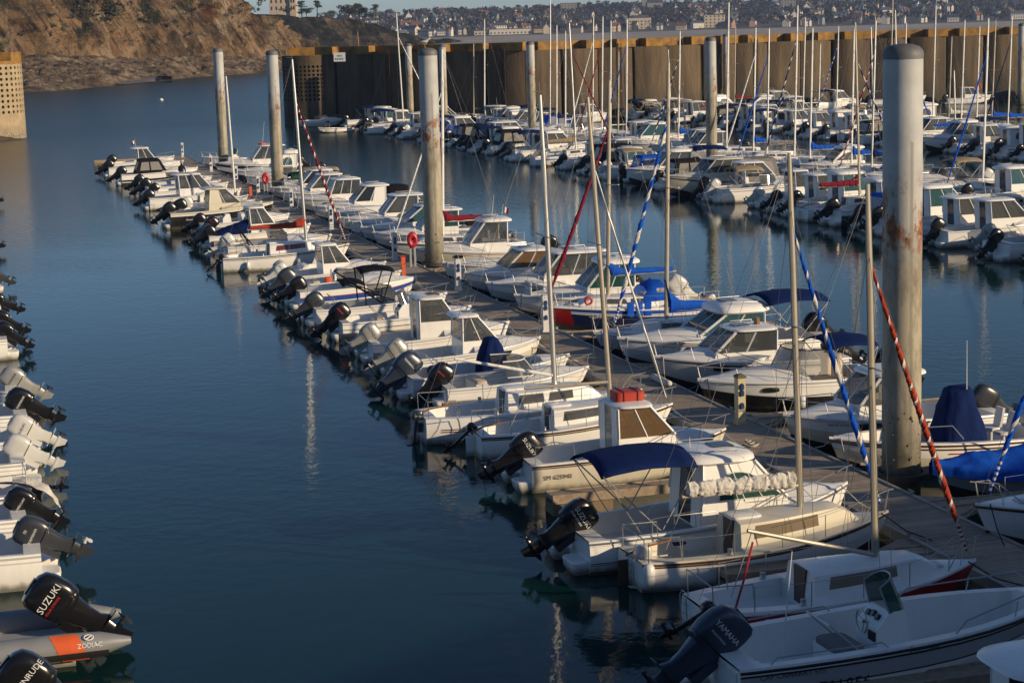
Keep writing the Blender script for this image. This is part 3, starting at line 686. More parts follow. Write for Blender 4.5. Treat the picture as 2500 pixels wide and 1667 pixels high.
def pulpit(root, h, t0=.55, ht=.42, n=3, name='bow_rail', low=False):
    q = MB(); top = []
    tts = [t0+(.985-t0)*k/n for k in range(n+1)]
    def P(t_, side, z): p = h.S(t_, 0, side); return Vector((p.x, p.y-side*min(.07, abs(p.y)*.5), p.z+z))
    for side in (1, -1):
        for k, t_ in enumerate(tts):
            if 0 < k: q.tube([P(t_, side, .02), P(min(1, t_+.015), side, ht)], .009, 0, 5)
    line = [P(t0, 1, .05)]+[P(min(1, t_+.015), 1, ht) for t_ in tts[1:]]+[P(1, 1, ht)+Vector((.12, 0, .02))]
    line2 = [(p.x, -p.y, p.z) for p in line][::-1]
    q.tube(line+line2, .013, 0, 5)
    if low: 
        l2 = [P(min(1, t_+.01), 1, ht*.5) for t_ in tts[1:]]; q.tube(l2, .009, 0, 4); q.tube([(p.x, -p.y, p.z) for p in l2], .009, 0, 4)
    return q.build(name, M['steel'], root)
def antenna(root, x, y, z, h_, rake=-.12):
    q = MB(); q.tube([(x, y, z), (x+rake*h_, y, z+h_)], [.014, .007], 0, 5); return q.build('antenna', M['whitemast'], root)
_txt = {}
def text_mesh(s, size):
    if (s, size) in _txt: return _txt[(s, size)]
    cu = bpy.data.curves.new('t', 'FONT'); cu.body = s; cu.size = size; cu.align_x = 'LEFT'; cu.resolution_u = 2
    o = bpy.data.objects.new('t', cu); S.collection.objects.link(o)
    me = bpy.data.meshes.new_from_object(o); bpy.data.objects.remove(o)
    r_ = ([tuple(v.co) for v in me.vertices], [tuple(p.vertices) for p in me.polygons]); bpy.data.meshes.remove(me)
    _txt[(s, size)] = r_; return r_
def lettering(root, s, fn, size, mat='text', sx=1.0):
    vs, fs = text_mesh(s, size); g = MB(); g.add([fn(x*sx, y) for x, y, z in vs], fs)
    return g.build('lettering', M[mat] if isinstance(mat, str) else mat, root, merge=False, smooth=False)
def hull_text(root, h, s, x0, z0, size, side, mat='text', sx=1.0, slant=.0):
    sg_ = 1 if side < 0 else -1
    def fn(tx, ty):
        x = x0+sg_*(tx+slant*ty); t_ = max(.001, min(.99, x/h.L)); z = z0+ty+(h.zs(t_)-h.zs(x0/h.L))*.7
        v = max(0, min(1, (h.zs(t_)-z)/(h.zs(t_)-h.zc(t_)))); p = h.S(t_, v, side)
        return (x, p.y+side*.008, z)
    return lettering(root, s, fn, size, mat, sx)
# ------------------------------------------------------------------ outboards
_ob = {}
def outboard(root, x, y, z, mk='e_black', sc=.9, tilt=60, txt=None, side=-1, small=False, tmat='textw', prop='prop', yaw=0, cover=None):
    key = (mk, small, prop)
    if key not in _ob:
        lg = MB()
        def rr_(cx, a, b_, z_, e=4): return sell(cx, 0, z_, a, b_, 12, e)
        if small:
            lg.loft([rr_(-.12, .05, .045, .1), rr_(-.14, .05, .04, -.6), rr_(-.15, .07, .03, -.68)], 0, True, True, True)
            lg.box(-.38, -.02, -.09, .09, -.615, -.6); lg.tube([(-.02, 0, -.78), (-.12, 0, -.78), (-.34, 0, -.78), (-.4, 0, -.78)], [.02, .05, .045, .02])
            lg.loft([[(-.1, -.012, -.68), (-.1, .012, -.68), (-.26, .012, -.68), (-.26, -.012, -.68)], [(-.16, -.008, -.98), (-.16, .008, -.98), (-.24, .008, -.98), (-.24, -.008, -.98)]], 0, True, True, True)
            lg.box(-.06, .1, -.1, .1, -.28, .02); lg.tube([(-.05, 0, .12), (.2, 0, .14), (.55, .05, .18)], .02)
        else:
            lg.loft([rr_(-.25, .29, .18, .10), rr_(-.26, .25, .155, -.06), rr_(-.27, .20, .12, -.25), rr_(-.29, .18, .095, -.45), rr_(-.32, .22, .085, -.6)], 0, True, True, True)
            lg.loft([rr_(-.30, .16, .05, -.58, 2), rr_(-.28, .15, .045, -.8, 2)], 0, True, True, True)
            lg.loft([[(-.02, -.06, -.6), (-.02, .06, -.6), (-.62, .14, -.6), (-.66, .14, -.6), (-.66, -.14, -.6), (-.62, -.14, -.6)], [(-.02, -.06, -.618), (-.02, .06, -.618), (-.62, .14, -.618), (-.66, .14, -.618), (-.66, -.14, -.618), (-.62, -.14, -.618)]], 0, True, True, True)
            lg.tube([(.02, 0, -.84), (-.06, 0, -.84), (-.2, 0, -.84), (-.42, 0, -.84), (-.5, 0, -.84)], [.012, .05, .07, .06, .05], 0, 10)
            lg.loft([[(-.1, -.018, -.86), (-.1, .018, -.86), (-.46, .014, -.86), (-.46, -.014, -.86)], [(-.30, -.008, -1.12), (-.30, .008, -1.12), (-.48, .008, -1.12), (-.48, -.008, -1.12)]], 0, True, True, True)
            lg.box(-.08, .08, -.15, .15, -.42, .05)
        lo = lg.build('outboard', M[mk if mk in ('e_silver', 'e_white', 'e_grey', 'e_blue') else 'e_black']); lm = lo.data; bpy.data.objects.remove(lo)
        c = MB()
        if small: pr = [(.1, .14, .1, -.1), (.16, .2, .13, -.1), (.3, .2, .135, -.1), (.38, .15, .11, -.1), (.41, .06, .05, -.1)]
        else: pr = [(.03, .27, .17, -.25), (.09, .34, .20, -.27), (.30, .375, .225, -.28), (.55, .37, .225, -.27), (.71, .335, .20, -.25), (.79, .25, .15, -.22), (.815, .12, .07, -.22)]
        c.loft([sell(cx, 0, z_, a, b_, 28, 3.6) for z_, a, b_, cx in pr], 0, True, True, True)
        if not small:
            c.loft([sell(cx, 0, z_, a+.006, b_+.006, 28, 3.6) for z_, a, b_, cx in [(.13, .346, .205, -.272), (.155, .349, .208, -.273)]], 1, True, True, True)
            c.box(-.40, -.1, -.05, .05, .79, .835, 0)
        co = c.build('cowling', [M[mk], M['e_black']], ang=40); cm = co.data; bpy.data.objects.remove(co)
        p = MB(); px_ = -.42 if small else -.6; pz_ = -.78 if small else -.84; rp = .1 if small else .175
        p.tube([(px_+.12, 0, pz_), (px_-.05, 0, pz_)], [.05, .03], 0, 8)
        for k in range(3):
            a = 2*pi*k/3+.4; e1 = Vector((0, cos(a), sin(a))); e2 = Vector((0, -sin(a), cos(a)))
            c0 = Vector((px_, 0, pz_)); rt = []
            for f, w_ in ((.2, .35), (.55, .62), (.85, .5), (1, .18)):
                rt.append((c0+e1*rp*f+e2*rp*w_*.6+Vector((.05*w_, 0, 0)), c0+e1*rp*f-e2*rp*w_*.6-Vector((.05*w_, 0, 0))))
            p.loft([[a_, b_, b_-Vector((.008, 0, 0)), a_-Vector((.008, 0, 0))] for a_, b_ in rt], 0, True, True, True)
        po = p.build('propeller', M[prop], ang=30); pm = po.data; bpy.data.objects.remove(po)
        _ob[key] = (lm, cm, pm)
    lm, cm, pm = _ob[key]
    o = bpy.data.objects.new('outboard', lm); S.collection.objects.link(o); o.parent = root
    o.location = (x, y, z); o.rotation_euler = (0, radians(tilt), yaw); o.scale = (sc,)*3
    for nm, me in (('cowling', cm), ('propeller', pm)):
        k = bpy.data.objects.new(nm, me); S.collection.objects.link(k); k.parent = o
    if txt:
        for s_, sz, x0, z0, m_ in txt:
            sg_ = 1 if side < 0 else -1; w_ = .012 if small else .006; yb = .135 if small else .228
            lettering(o, s_, lambda tx, ty: (x0+sg_*tx, side*(yb+w_-.05*max(0, z0+ty-.42)), z0+ty), sz, m_)
    return o
# ------------------------------------------------------------------ cabins, canvas
def wheelhouse(root, xa, xb, w, wt, zb, zsill, zr, fr=.55, br=-.05, glassm='g_dark', over=(.3, .25), roofm='white', body='white', closed=True, style='pillar', curtain=None, hatch=True, doorm='g_dark', roofh=.12, mull=1, liner='lgrey'):
    q = MB()
    lo = [(xa, -w, zb-.25), (xb+.12, -w*.9, zb-.25), (xb+.12, w*.9, zb-.25), (xa, w, zb-.25)]
    hi = [(xa+br*.3, -w*.985, zsill), (xb, -w*.92, zsill), (xb, w*.92, zsill), (xa+br*.3, w*.985, zsill)]
    q.loft([lo, hi], 0, True, False, True)
    top = [(xa+br, -wt, zr), (xb-fr, -wt*.93, zr), (xb-fr, wt*.93, zr), (xa+br, wt, zr)]
    Vh = [Vector(p) for p in hi]; Vt = [Vector(p) for p in top]
    for i in range(4): q.tube([Vh[i], Vt[i]], .045, 0, 4)
    for i, k in ((1, .5),): q.tube([Vh[1].lerp(Vh[2], k), Vt[1].lerp(Vt[2], k)], .03, 0, 4)
    for a, b_ in ((0, 1), (3, 2)):
        for k in range(mull): f = (k+1)/(mull+1); q.tube([Vh[a].lerp(Vh[b_], f), Vt[a].lerp(Vt[b_], f)], .03, 0, 4)
    if style == 'solid':      # closed aft quarter of the cabin side
        for a, b_, s_ in ((0, 1, -1), (3, 2, 1)):
            A_, B_, C_, D_ = Vh[a], Vh[a].lerp(Vh[b_], .42), Vt[a].lerp(Vt[b_], .5), Vt[a]
            e = Vector((0, s_*.012, 0)); e2 = Vector((0, -s_*.03, 0))
            q.loft([[p+e for p in (A_, B_, C_, D_)], [p+e2 for p in (A_, B_, C_, D_)]], 0, True, True, True)
    q.build('cabin', M[body], root, ang=30)
    def pane(name, quad, m_, th=.01):
        A_, B_, C_, D_ = quad; n_ = (B_-A_).cross(D_-A_).normalized()*th/2
        g = MB(); g.loft([[p+n_ for p in quad], [p-n_ for p in quad]], 0, True, True, True); return g.build(name, M[m_], root, smooth=False)
    if style == 'arch':
        for a, b_, s_ in ((0, 1, -1), (3, 2, 1)):
            g = MB(); ins = Vector((0, -s_*.03, 0)); A_, B_, C_, D_ = Vh[a], Vh[b_], Vt[b_], Vt[a]
            g.loft([[A_, B_, C_, D_], [p+ins for p in (A_, B_, C_, D_)]], 0, True, True, True); g.build('cabin_side', M[body], root, smooth=False)
            def UV(u, v): return A_.lerp(B_, u).lerp(D_.lerp(C_, u), v)+Vector((0, s_*.014, 0))
            pl = [UV(.2, .06)]+[UV(.2+.33*(1-cos(k*pi/16)), .06+.70*sin(k*pi/16)) for k in range(1, 9)]+[UV(.62+.02*k, .76-.01*k) for k in range(1, 8)]+[UV(.90, .40), UV(.965, .06)]
            g = MB(); g.loft([pl, [p-Vector((0, s_*.006, 0)) for p in pl]], 0, True, True, True); g.build('side_window', M[glassm], root, smooth=False)
            q = MB()
            for u in (.42, .72):
                top_v = .6 if u < .5 else .68
                q.tube([UV(u, .06)+Vector((0, s_*.004, 0)), UV(u, top_v)+Vector((0, s_*.004, 0))], .012, 0, 4)
            q.tube([p+Vector((0, s_*.004, 0)) for p in pl]+[pl[0]+Vector((0, s_*.004, 0))], .014, 0, 4)
            q.build('window_frame', M['whitemast'], root)
    else:
        for a, b_ in ((0, 1), (3, 2)):
            fs_ = [k/(mull+1) for k in range(mull+2)]
            for k in range(mull+1):
                if style == 'solid' and k == 0: continue
                f0, f1 = fs_[k], fs_[k+1]
                pane('side_window', [Vh[a].lerp(Vh[b_], f0), Vh[a].lerp(Vh[b_], f1), Vt[a].lerp(Vt[b_], f1), Vt[a].lerp(Vt[b_], f0)], glassm)
    for k in (0, .5): pane('windscreen', [Vh[1].lerp(Vh[2], k), Vh[1].lerp(Vh[2], k+.5), Vt[1].lerp(Vt[2], k+.5), Vt[1].lerp(Vt[2], k)], glassm)
    if closed:
        A_, B_ = Vector((xa-.012, -w*.95, zb-.2)), Vector((xa-.012, w*.95, zb-.2)); C_, D_ = Vt[3]+Vector((-.012, -.03, 0)), Vt[0]+Vector((-.012, .03, 0))
        pane('aft_panel', [A_, A_.lerp(B_, .3), D_.lerp(C_, .3), D_], body, .03); pane('aft_panel', [A_.lerp(B_, .7), B_, C_, D_.lerp(C_, .7)], body, .03)
        pane('cabin_door', [A_.lerp(B_, .3), A_.lerp(B_, .7), D_.lerp(C_, .7), D_.lerp(C_, .3)], doorm, .02)
    if curtain:
        g = MB(); n_ = 14
        for s_, a, b_ in ((-1, 0, 1), (1, 3, 2)):
            r0, r1 = [], []
            for k in range(n_+1):
                f = .05+.8*k/n_; w_ = Vector((0, -s_*(.06+.025*(k % 2)), 0)); r0.append(Vh[a].lerp(Vh[b_], f)+w_); r1.append(Vt[a].lerp(Vt[b_], f)+w_)
            g.loft([r0, r1], 0, False)
        g.build('curtain', M[curtain], root, smooth=False)
    # helm seats and console seen through the glass
    g = MB(); xm = (xa+xb)/2; g.box(xm-.25, xm+.15, -w*.7, -w*.1, zb-.2, zsill+.15); g.box(xm-.32, xm-.2, -w*.7, -w*.1, zsill-.05, zsill+.5); g.box(xb-.55, xb-.05, -w*.8, w*.8, zb-.1, zsill+.02)
    g.build('helm_seat', M[liner], root, smooth=False)
    # roof
    cx = (xa+br-over[0]+xb-fr+over[1])/2; a = (xb-fr+over[1]-(xa+br-over[0]))/2; b_ = wt+.12; g = MB()
    rings = [sell(cx, 0, zr-.005, a*.90, b_*.92, 28, 4), sell(cx, 0, zr+roofh*.25, a, b_, 28, 4), sell(cx, 0, zr+roofh*.65, a*.985, b_*.97, 28, 4), sell(cx, 0, zr+roofh*.95, a*.88, b_*.84, 28, 3.6), sell(cx, 0, zr+roofh*1.25, a*.45, b_*.42, 28, 3)]
    g.loft(rings, 0, True, True, True); ro = g.build('cabin_roof', M[roofm], root, ang=50)
    if hatch:
        g = MB(); g.box(cx+a*.05, cx+a*.05+.5, -.26, .26, zr+roofh*1.05, zr+roofh*1.25+.025); g.build('roof_hatch', M['g_dark'], ro, smooth=False)
        g = MB()
        for s_ in (1, -1): g.tube([(cx-a*.5, s_*b_*.72, zr+roofh), (cx-a*.48, s_*b_*.72, zr+roofh+.07), (cx+a*.45, s_*b_*.68, zr+roofh+.07), (cx+a*.47, s_*b_*.68, zr+roofh)], .012, 0, 5)
        g.build('grab_rail', M['steel'], ro)
def bimini(root, xa, xb, w, zg, zt, mat='c_navy', droop=.22, legs=True, xm=None, name='bimini_canopy', slope=0):
    g = MB(); n = 8; m_ = 10
    def Z(u, v): return zt-droop*(abs(v)**2.4)-.10*(2*u-1)**2-.035*(1-abs(2*((u*2) % 1)-1))*0+slope*(u-.5)
    top = [[Vector((xa+(xb-xa)*i/n, w*(-1+2*j/m_), Z(i/n, -1+2*j/m_))) for j in range(m_+1)] for i in range(n+1)]
    g.loft(top, 0, False); bot = [[p-Vector((0, 0, .02)) for p in r_] for r_ in top]; g.loft(bot, 0, False)
    ed = lambda a, b_: g.loft([a, b_], 0, False)
    ed(top[0], bot[0]); ed(top[-1], bot[-1]); ed([r_[0] for r_ in top], [r_[0] for r_ in bot]); ed([r_[-1] for r_ in top], [r_[-1] for r_ in bot])
    o = g.build(name, M[mat], root, ang=40); drape(o, .018, 1.6, 0)
    if legs:
        xm = xm if xm is not None else (xa+xb)/2
        for s_ in (1, -1):
            q = MB()
            for xx in (xa+.05, xb-.05): q.tube([(xm, s_*w*1.02, zg), (xx, s_*w*.99, zt-droop-.1)], .016, 0, 6)
            q.tube([(xm-.5, s_*w*1.02, zg), (xa+.05, s_*w*.99, zt-droop-.1)], .013, 0, 5); q.build('bimini_frame', M['steel'], root)
def camper(root, xa, xb, w, zb, zt, mat='c_black', fr=.5, br=.35):
    lo = [Vector(p) for p in ((xa, -w, zb), (xb, -w*.92, zb), (xb, w*.92, zb), (xa, w, zb))]
    hi = [Vector(p) for p in ((xa+br, -w*.86, zt), (xb-fr, -w*.82, zt), (xb-fr, w*.82, zt), (xa+br, w*.86, zt))]
    g = MB(); mid = (xa+br+xb-fr)/2
    g.loft([[p*1 for p in lo], hi, [(xa+br+.1, -w*.5, zt+.08), (xb-fr-.1, -w*.5, zt+.08), (xb-fr-.1, w*.5, zt+.08), (xa+br+.1, w*.5, zt+.08)]], 0, True, False, True)
    o = g.build('camper_canopy', M[mat], root, ang=30)
    for a, b_, s_ in ((0, 1, -1), (3, 2, 1)):
        for f0, f1 in ((.12, .44), (.5, .88)):
            pl = [lo[a].lerp(lo[b_], f0).lerp(hi[a].lerp(hi[b_], f0), .22), lo[a].lerp(lo[b_], f1).lerp(hi[a].lerp(hi[b_], f1), .22), lo[a].lerp(lo[b_], f1).lerp(hi[a].lerp(hi[b_], f1), .84), lo[a].lerp(lo[b_], f0).lerp(hi[a].lerp(hi[b_], f0), .84)]
            e = Vector((0, s_*.012, .004)); q = MB(); q.loft([[p+e for p in pl], [p+e*.3 for p in pl]], 0, True, True, True); q.build('canopy_window', M['g_vinyl'], o, smooth=False)
    pl = [lo[0].lerp(hi[0], .25), lo[3].lerp(hi[3], .25), lo[3].lerp(hi[3], .85), lo[0].lerp(hi[0], .85)]
    pl = [pl[0].lerp(pl[1], .1), pl[0].lerp(pl[1], .9), pl[3].lerp(pl[2], .9), pl[3].lerp(pl[2], .1)]; e = Vector((-.014, 0, .004))
    q = MB(); q.loft([[p+e for p in pl], [p+e*.3 for p in pl]], 0, True, True, True); q.build('canopy_window', M['g_vinyl'], o, smooth=False)
def windshield(root, xa, xb, w, z0, z1, m_='g_clear', fr='dial'):
    n = 10; lo, hi = [], []
    for k in range(n+1):
        a = -pi/2+pi*k/n; c = cos(a)**.6 if cos(a) > 0 else 0
        lo.append(Vector((xa+(xb-xa)*c, w*sin(a), z0))); hi.append(Vector((xa-.12+(xb-.42-xa+.12)*c, w*.9*sin(a), z1)))
    g = MB(); g.loft([lo, hi], 0, False); g.loft([[p+Vector((-.012, 0, 0)) for p in lo], [p+Vector((-.012, 0, 0)) for p in hi]], 0, False); o = g.build('windshield', M[m_], root)
    q = MB(); q.tube(hi, .018, 0, 5); q.tube(lo, .014, 0, 5); q.tube([lo[3], hi[3]], .012, 0, 4); q.tube([lo[7], hi[7]], .012, 0, 4); q.build('windshield_frame', M[fr], o)
def console(root, x, zf, y=0, w=.38, h_=.95, gm='g_green', body='white', wheel='steel', screen=True):
    g = MB(); g.loft([[(x-.12, y-w, zf), (x+.5, y-w, zf), (x+.5, y+w, zf), (x-.12, y+w, zf)], [(x-.1, y-w, zf+h_*.72), (x+.42, y-w*.95, zf+h_*.72), (x+.42, y+w*.95, zf+h_*.72), (x-.1, y+w, zf+h_*.72)], [(x+.12, y-w*.92, zf+h_), (x+.36, y-w*.92, zf+h_), (x+.36, y+w*.92, zf+h_), (x+.12, y+w*.92, zf+h_)]], 0, True, False, True)
    o = g.build('console', M[body], root, ang=25)
    if screen:
        lo, hi = [], []
        for k in range(9):
            a = -pi/2+pi*k/8; c = max(0, cos(a))**.6; lo.append(Vector((x+.1+.36*c, y+w*.95*sin(a), zf+h_*.98))); hi.append(Vector((x-.02+.26*c, y+w*.75*sin(a), zf+h_+.40+.16*c)))
        q = MB(); q.loft([lo, hi], 0, False); q.loft([[p-Vector((.012, 0, 0)) for p in lo], [p-Vector((.012, 0, 0)) for p in hi]], 0, False); q.build('windshield', M[gm], o)
        q = MB(); q.tube(hi, .014, 0, 5); q.tube([lo[0]]+hi[:1], .014, 0, 5); q.tube([lo[-1], hi[-1]], .014, 0, 5); q.build('grab_rail', M['steel'], o)
    q = MB(); c = Vector((x-.18, y+.02, zf+h_*.78)); ring(q, c, .19, .014, 0, 'x', 18, 6)
    for k in range(3): a = 2*pi*k/3+.5; q.tube([c+Vector((.04, 0, 0)), c+Vector((0, .19*cos(a), .19*sin(a)))], .010, 0, 4)
    q.tube([c, c+Vector((.12, 0, -.04))], .02, 0, 5); q.build('steering_wheel', M[wheel], o)
    q = MB()
    for yy, zz in ((-.15, .86), (.02, .88), (.16, .86)):
        cx_ = x-.1+(zz-.72)/.28*.22*1.0; q.tube([(cx_+.02, y+yy, zf+h_*zz), (cx_-.035, y+yy, zf+h_*zz+.03)], .055, 0, 10)
    q.box(x-.13, x-.1, y-.3, y-.08, zf+h_*.5, zf+h_*.66); q.build('instruments', M['dial'], o)
    return o
def bench(root, x, zf, w, d_=.4, h_=.38, back=True, mat='white', cush='vinyl', steelback=False):
    g = MB(); g.box(x, x+d_, -w, w, zf, zf+h_); o = g.build('seat', M[mat], root, smooth=False)
    g = MB(); g.loft([sell(x+d_/2, 0, zf+h_+.004, d_/2, w, 20, 6), sell(x+d_/2, 0, zf+h_+.07, d_/2, w, 20, 6), sell(x+d_/2, 0, zf+h_+.1, d_/2-.04, w-.04, 20, 6)], 0, True, True, True); g.build('cushion', M[cush], o)
    if back:
        g = MB(); g.tube([(x+d_*.8, -w, zf+h_), (x-.1, -w, zf+h_+.5), (x-.1, w, zf+h_+.5), (x+d_*.8, w, zf+h_)], .016, 0, 5); g.build('backrest', M['steel'], o)
def fender_(root, x, y, z, ln=.5, r_=.11, zt=None):
    g = MB(); g.loft([sell(0, 0, k*ln, rr_*r_, rr_*r_, 12, 2) for k, rr_ in ((0, .3), (.05, .75), (.14, 1), (.86, 1), (.95, .75), (1, .3))], 0, True, True, True)
    o = g.build('fender', M['fender'], root, loc=(x, y, z))
    g = MB(); g.tube([(0, 0, ln), (0, -.02*(1 if y < 0 else -1), (zt or z+ln+.45)-z)], .008, 0, 4); g.build('fender_rope', M['darkrope'], o)
def swim(root, h, z=.3, d_=.45, mat='white'):
    for s_ in (1, -1):
        g = MB(); w_ = h.b(0)*.36; cy = s_*(h.b(0)*.95-w_)
        g.loft([sell(-d_/2+.06, cy, zz, d_/2+.06-k, w_-k, 16, 5) for zz, k in ((z-.34, .1), (z-.2, .02), (z-.03, 0), (z, .03))], 0, True, True, True)
        g.build('swim_platform', M[mat], root)
def ladder_(root, x, y, z0, z1, w_=.16):
    g = MB(); g.tube([(x, y-w_, z0), (x-.02, y-w_, z1), (x+.03, y-w_, z1+.08), (x+.03, y+w_, z1+.08), (x-.02, y+w_, z1), (x, y+w_, z0)], .013, 0, 5)
    for k in range(3): zz = z0+(z1-z0)*(k+.3)/3; g.tube([(x, y-w_, zz), (x, y+w_, zz)], .012, 0, 5)
    return g.build('ladder', M['steel'], root)
def flag_(root, x, y, z, h_=.7, cols=('flagb', 'flagw', 'flagr'), w_=.36):
    g = MB(); g.tube([(x, y, z), (x-.12, y, z+h_)], .011, 0, 5); o = g.build('flagstaff', M['whitemast'], root)
    g = MB(); n = 9; r0, r1 = [], []
    for k in range(n+1):
        f = k/n; r0.append((x-.12-f*w_*.75, y+.05*sin(f*7), z+h_-.04-f*.18)); r1.append((x-.09-f*w_*.7, y+.05*sin(f*7+.6), z+h_-.30-f*.2))
    g.loft([r0, r1], lambda i, j: min(len(cols)-1, j*len(cols)//n), False); g.build('flag', [M[c] for c in cols], o, smooth=False)
def cuddy_window(root, h, x0, x1, z0, z1, kf=.62, m_='g_dark', name='cabin_window', dy=0.0):
    for s_ in (1, -1):
        pl = []
        for k in range(16):
            a = 2*pi*k/16; x = (x0+x1)/2+(x1-x0)/2*math.copysign(abs(cos(a))**.6, cos(a)); z = (z0+z1)/2+(z1-z0)/2*math.copysign(abs(sin(a))**.6, sin(a))
            t_ = x/h.L; v = max(0, (h.zs(t_)-z)/(h.zs(t_)-h.zc(t_))); p = h.S(t_, v, s_); pl.append(Vector((x, p.y+s_*.008, z)))
        g = MB(); g.loft([pl, [p-Vector((0, s_*.02, 0)) for p in pl]], 0, True, True, True); g.build(name, M[m_], root, smooth=False)
def boat_root(name, loc, yaw): 
    o = empty(name, loc, yaw); o.rotation_euler.x = R.uniform(-.012, .012); return o
# ------------------------------------------------------------------ complete boats
W3 = [(.16, 'white'), (.20, 'lgrey'), (1, 'white')]
def motorboat(loc, yaw, L=6, B=2.4, f0=.75, f1=1.15, bands=None, rail='lgrey', tc=.56, cam=.3, cab=None, eng=(), bim=None, camp=None, ws=None, con=None, seats=(), rails=True, ant=0, zf=.3, deck='deck', name='motorboat', sw=True, port=True, fl=None, hull_kw={}, camend=.92, floor=None, gun=.15):
    h = Hull(L, B, f0, f1, **hull_kw); root = boat_root(name, loc, yaw)
    make_hull(root, h, bands or W3, rail); make_deck(root, h, tc, gun, zf, cam, camend, deck)
    if sw: swim(root, h, .3, .4)
    if rails: pulpit(root, h, max(.5, tc+.02), .40, 3)
    if cab:
        c = dict(xa=.36*L, xb=.66*L, w=B*.36, wt=B*.33, zb=h.zs(.5), zsill=h.zs(.5)+.42, zr=h.zs(.5)+1.22); c.update(cab); wheelhouse(root, **c)
    for e in eng: outboard(root, **{**dict(x=-.06, y=0, z=f0*.82), **e})
    if bim: bimini(root, **bim)
    if camp: camper(root, **camp)
    if ws: windshield(root, **ws)
    if con: console(root, zf=zf, **con)
    for s_ in seats: bench(root, zf=zf, **s_)
    if ant: antenna(root, .45*L, B*.25, h.zs(.5)+(1.3 if cab else .3), ant)
    if port: cuddy_window(root, h, L*.66, L*.66+.5, h.zs(.7)-.3, h.zs(.7)-.15)
    if fl: flag_(root, **fl)
    return root, h
def helix_sail(root, p0, p1, r_, mA, mB, turns=14, frac=.35, name='furled_sail', wrap0=0):
    rj = random.Random(int(abs(Vector(p1).z*97)))
    ph = [rj.uniform(0, 6) for _ in range(4)]
    # furled headsail: a spiral of the sun strip round the sail; wrap0: tight rope turns at the tack
    p0, p1 = Vector(p0), Vector(p1); n = 10; N = 120; g = MB(); d_ = (p1-p0); t = d_.normalized(); e1 = t.orthogonal().normalized(); e2 = t.cross(e1); rings = []
    for i in range(N+1):
        f = i/N; rr_ = r_*(.45+.55*min(1, f*5))*(1-.55*f**3)*(1+.07*sin(f*60+ph[0])+.06*sin(f*23+ph[1])); tw = turns*2*pi*(f+.022*sin(9*f+ph[2])+.010*sin(31*f+ph[3])); c = p0+d_*f+Vector((0, 0, -.06*sin(pi*f)))
        rings.append([c+(e1*cos(2*pi*k/n+tw)+e2*sin(2*pi*k/n+tw))*rr_*(1+.16*(k % 5 == 0)) for k in range(n)])
    w0 = int(N*.10)
    def mi(i, j):
        if i < w0 and wrap0: return 1 if i % 2 else 0
        return 1 if j < n*frac*(1+.35*sin(i*.21+ph[1])) else 0
    g.loft(rings, mi, True, True, True)
    return g.build(name, [M[mA], M[mB]], root, ang=50)
def spar_cover(root, x0, x1, zb, r0=.17, r1=.09, mat='c_blue', luff=.9, crumple=0, name='sail_cover', droop=0.0):
    # x0 at the mast, x1 at the boom end (x1 < x0)
    rr = random.Random(int(abs(x0*100)+abs(zb*10))); g = MB(); rings = []; n = 14
    if luff: 
        rings.append([(x0+.05+.05*cos(2*pi*k/n), .05*sin(2*pi*k/n), zb+luff) for k in range(n)])
    N = 90 if crumple else 26; n = 24 if crumple else 14
    if crumple: rings = []
    for i in range(N+1):
        f = i/N; x = x0-.12+(x1-x0+.12)*f; a = (r0+(r1-r0)*f); hgt = a*(1.35+1.0*max(0, 1-f*6)*(luff > 0)); ring_ = []
        for k in range(n):
            th = 2*pi*k/n; j = 1+.06*sin(3*th+f*20)+crumple*(1.5*abs(mnoise.noise((f*15, sin(th)*1.5, cos(th)*1.5)))-.35+.5*mnoise.noise((f*40, sin(th)*3, cos(th)*3)))-(.22*math.exp(-(((f*6) % 1-.5)/.07)**2) if crumple else 0)
            ring_.append((x, a*.72*sin(th)*j, zb+.02-droop*sin(pi*f)+hgt*.55+hgt*.75*cos(th)*j))
        rings.append(ring_)
    g.loft(rings, 0, True, True, True); return g.build(name, M[mat], root, ang=60 if not crumple else 35)
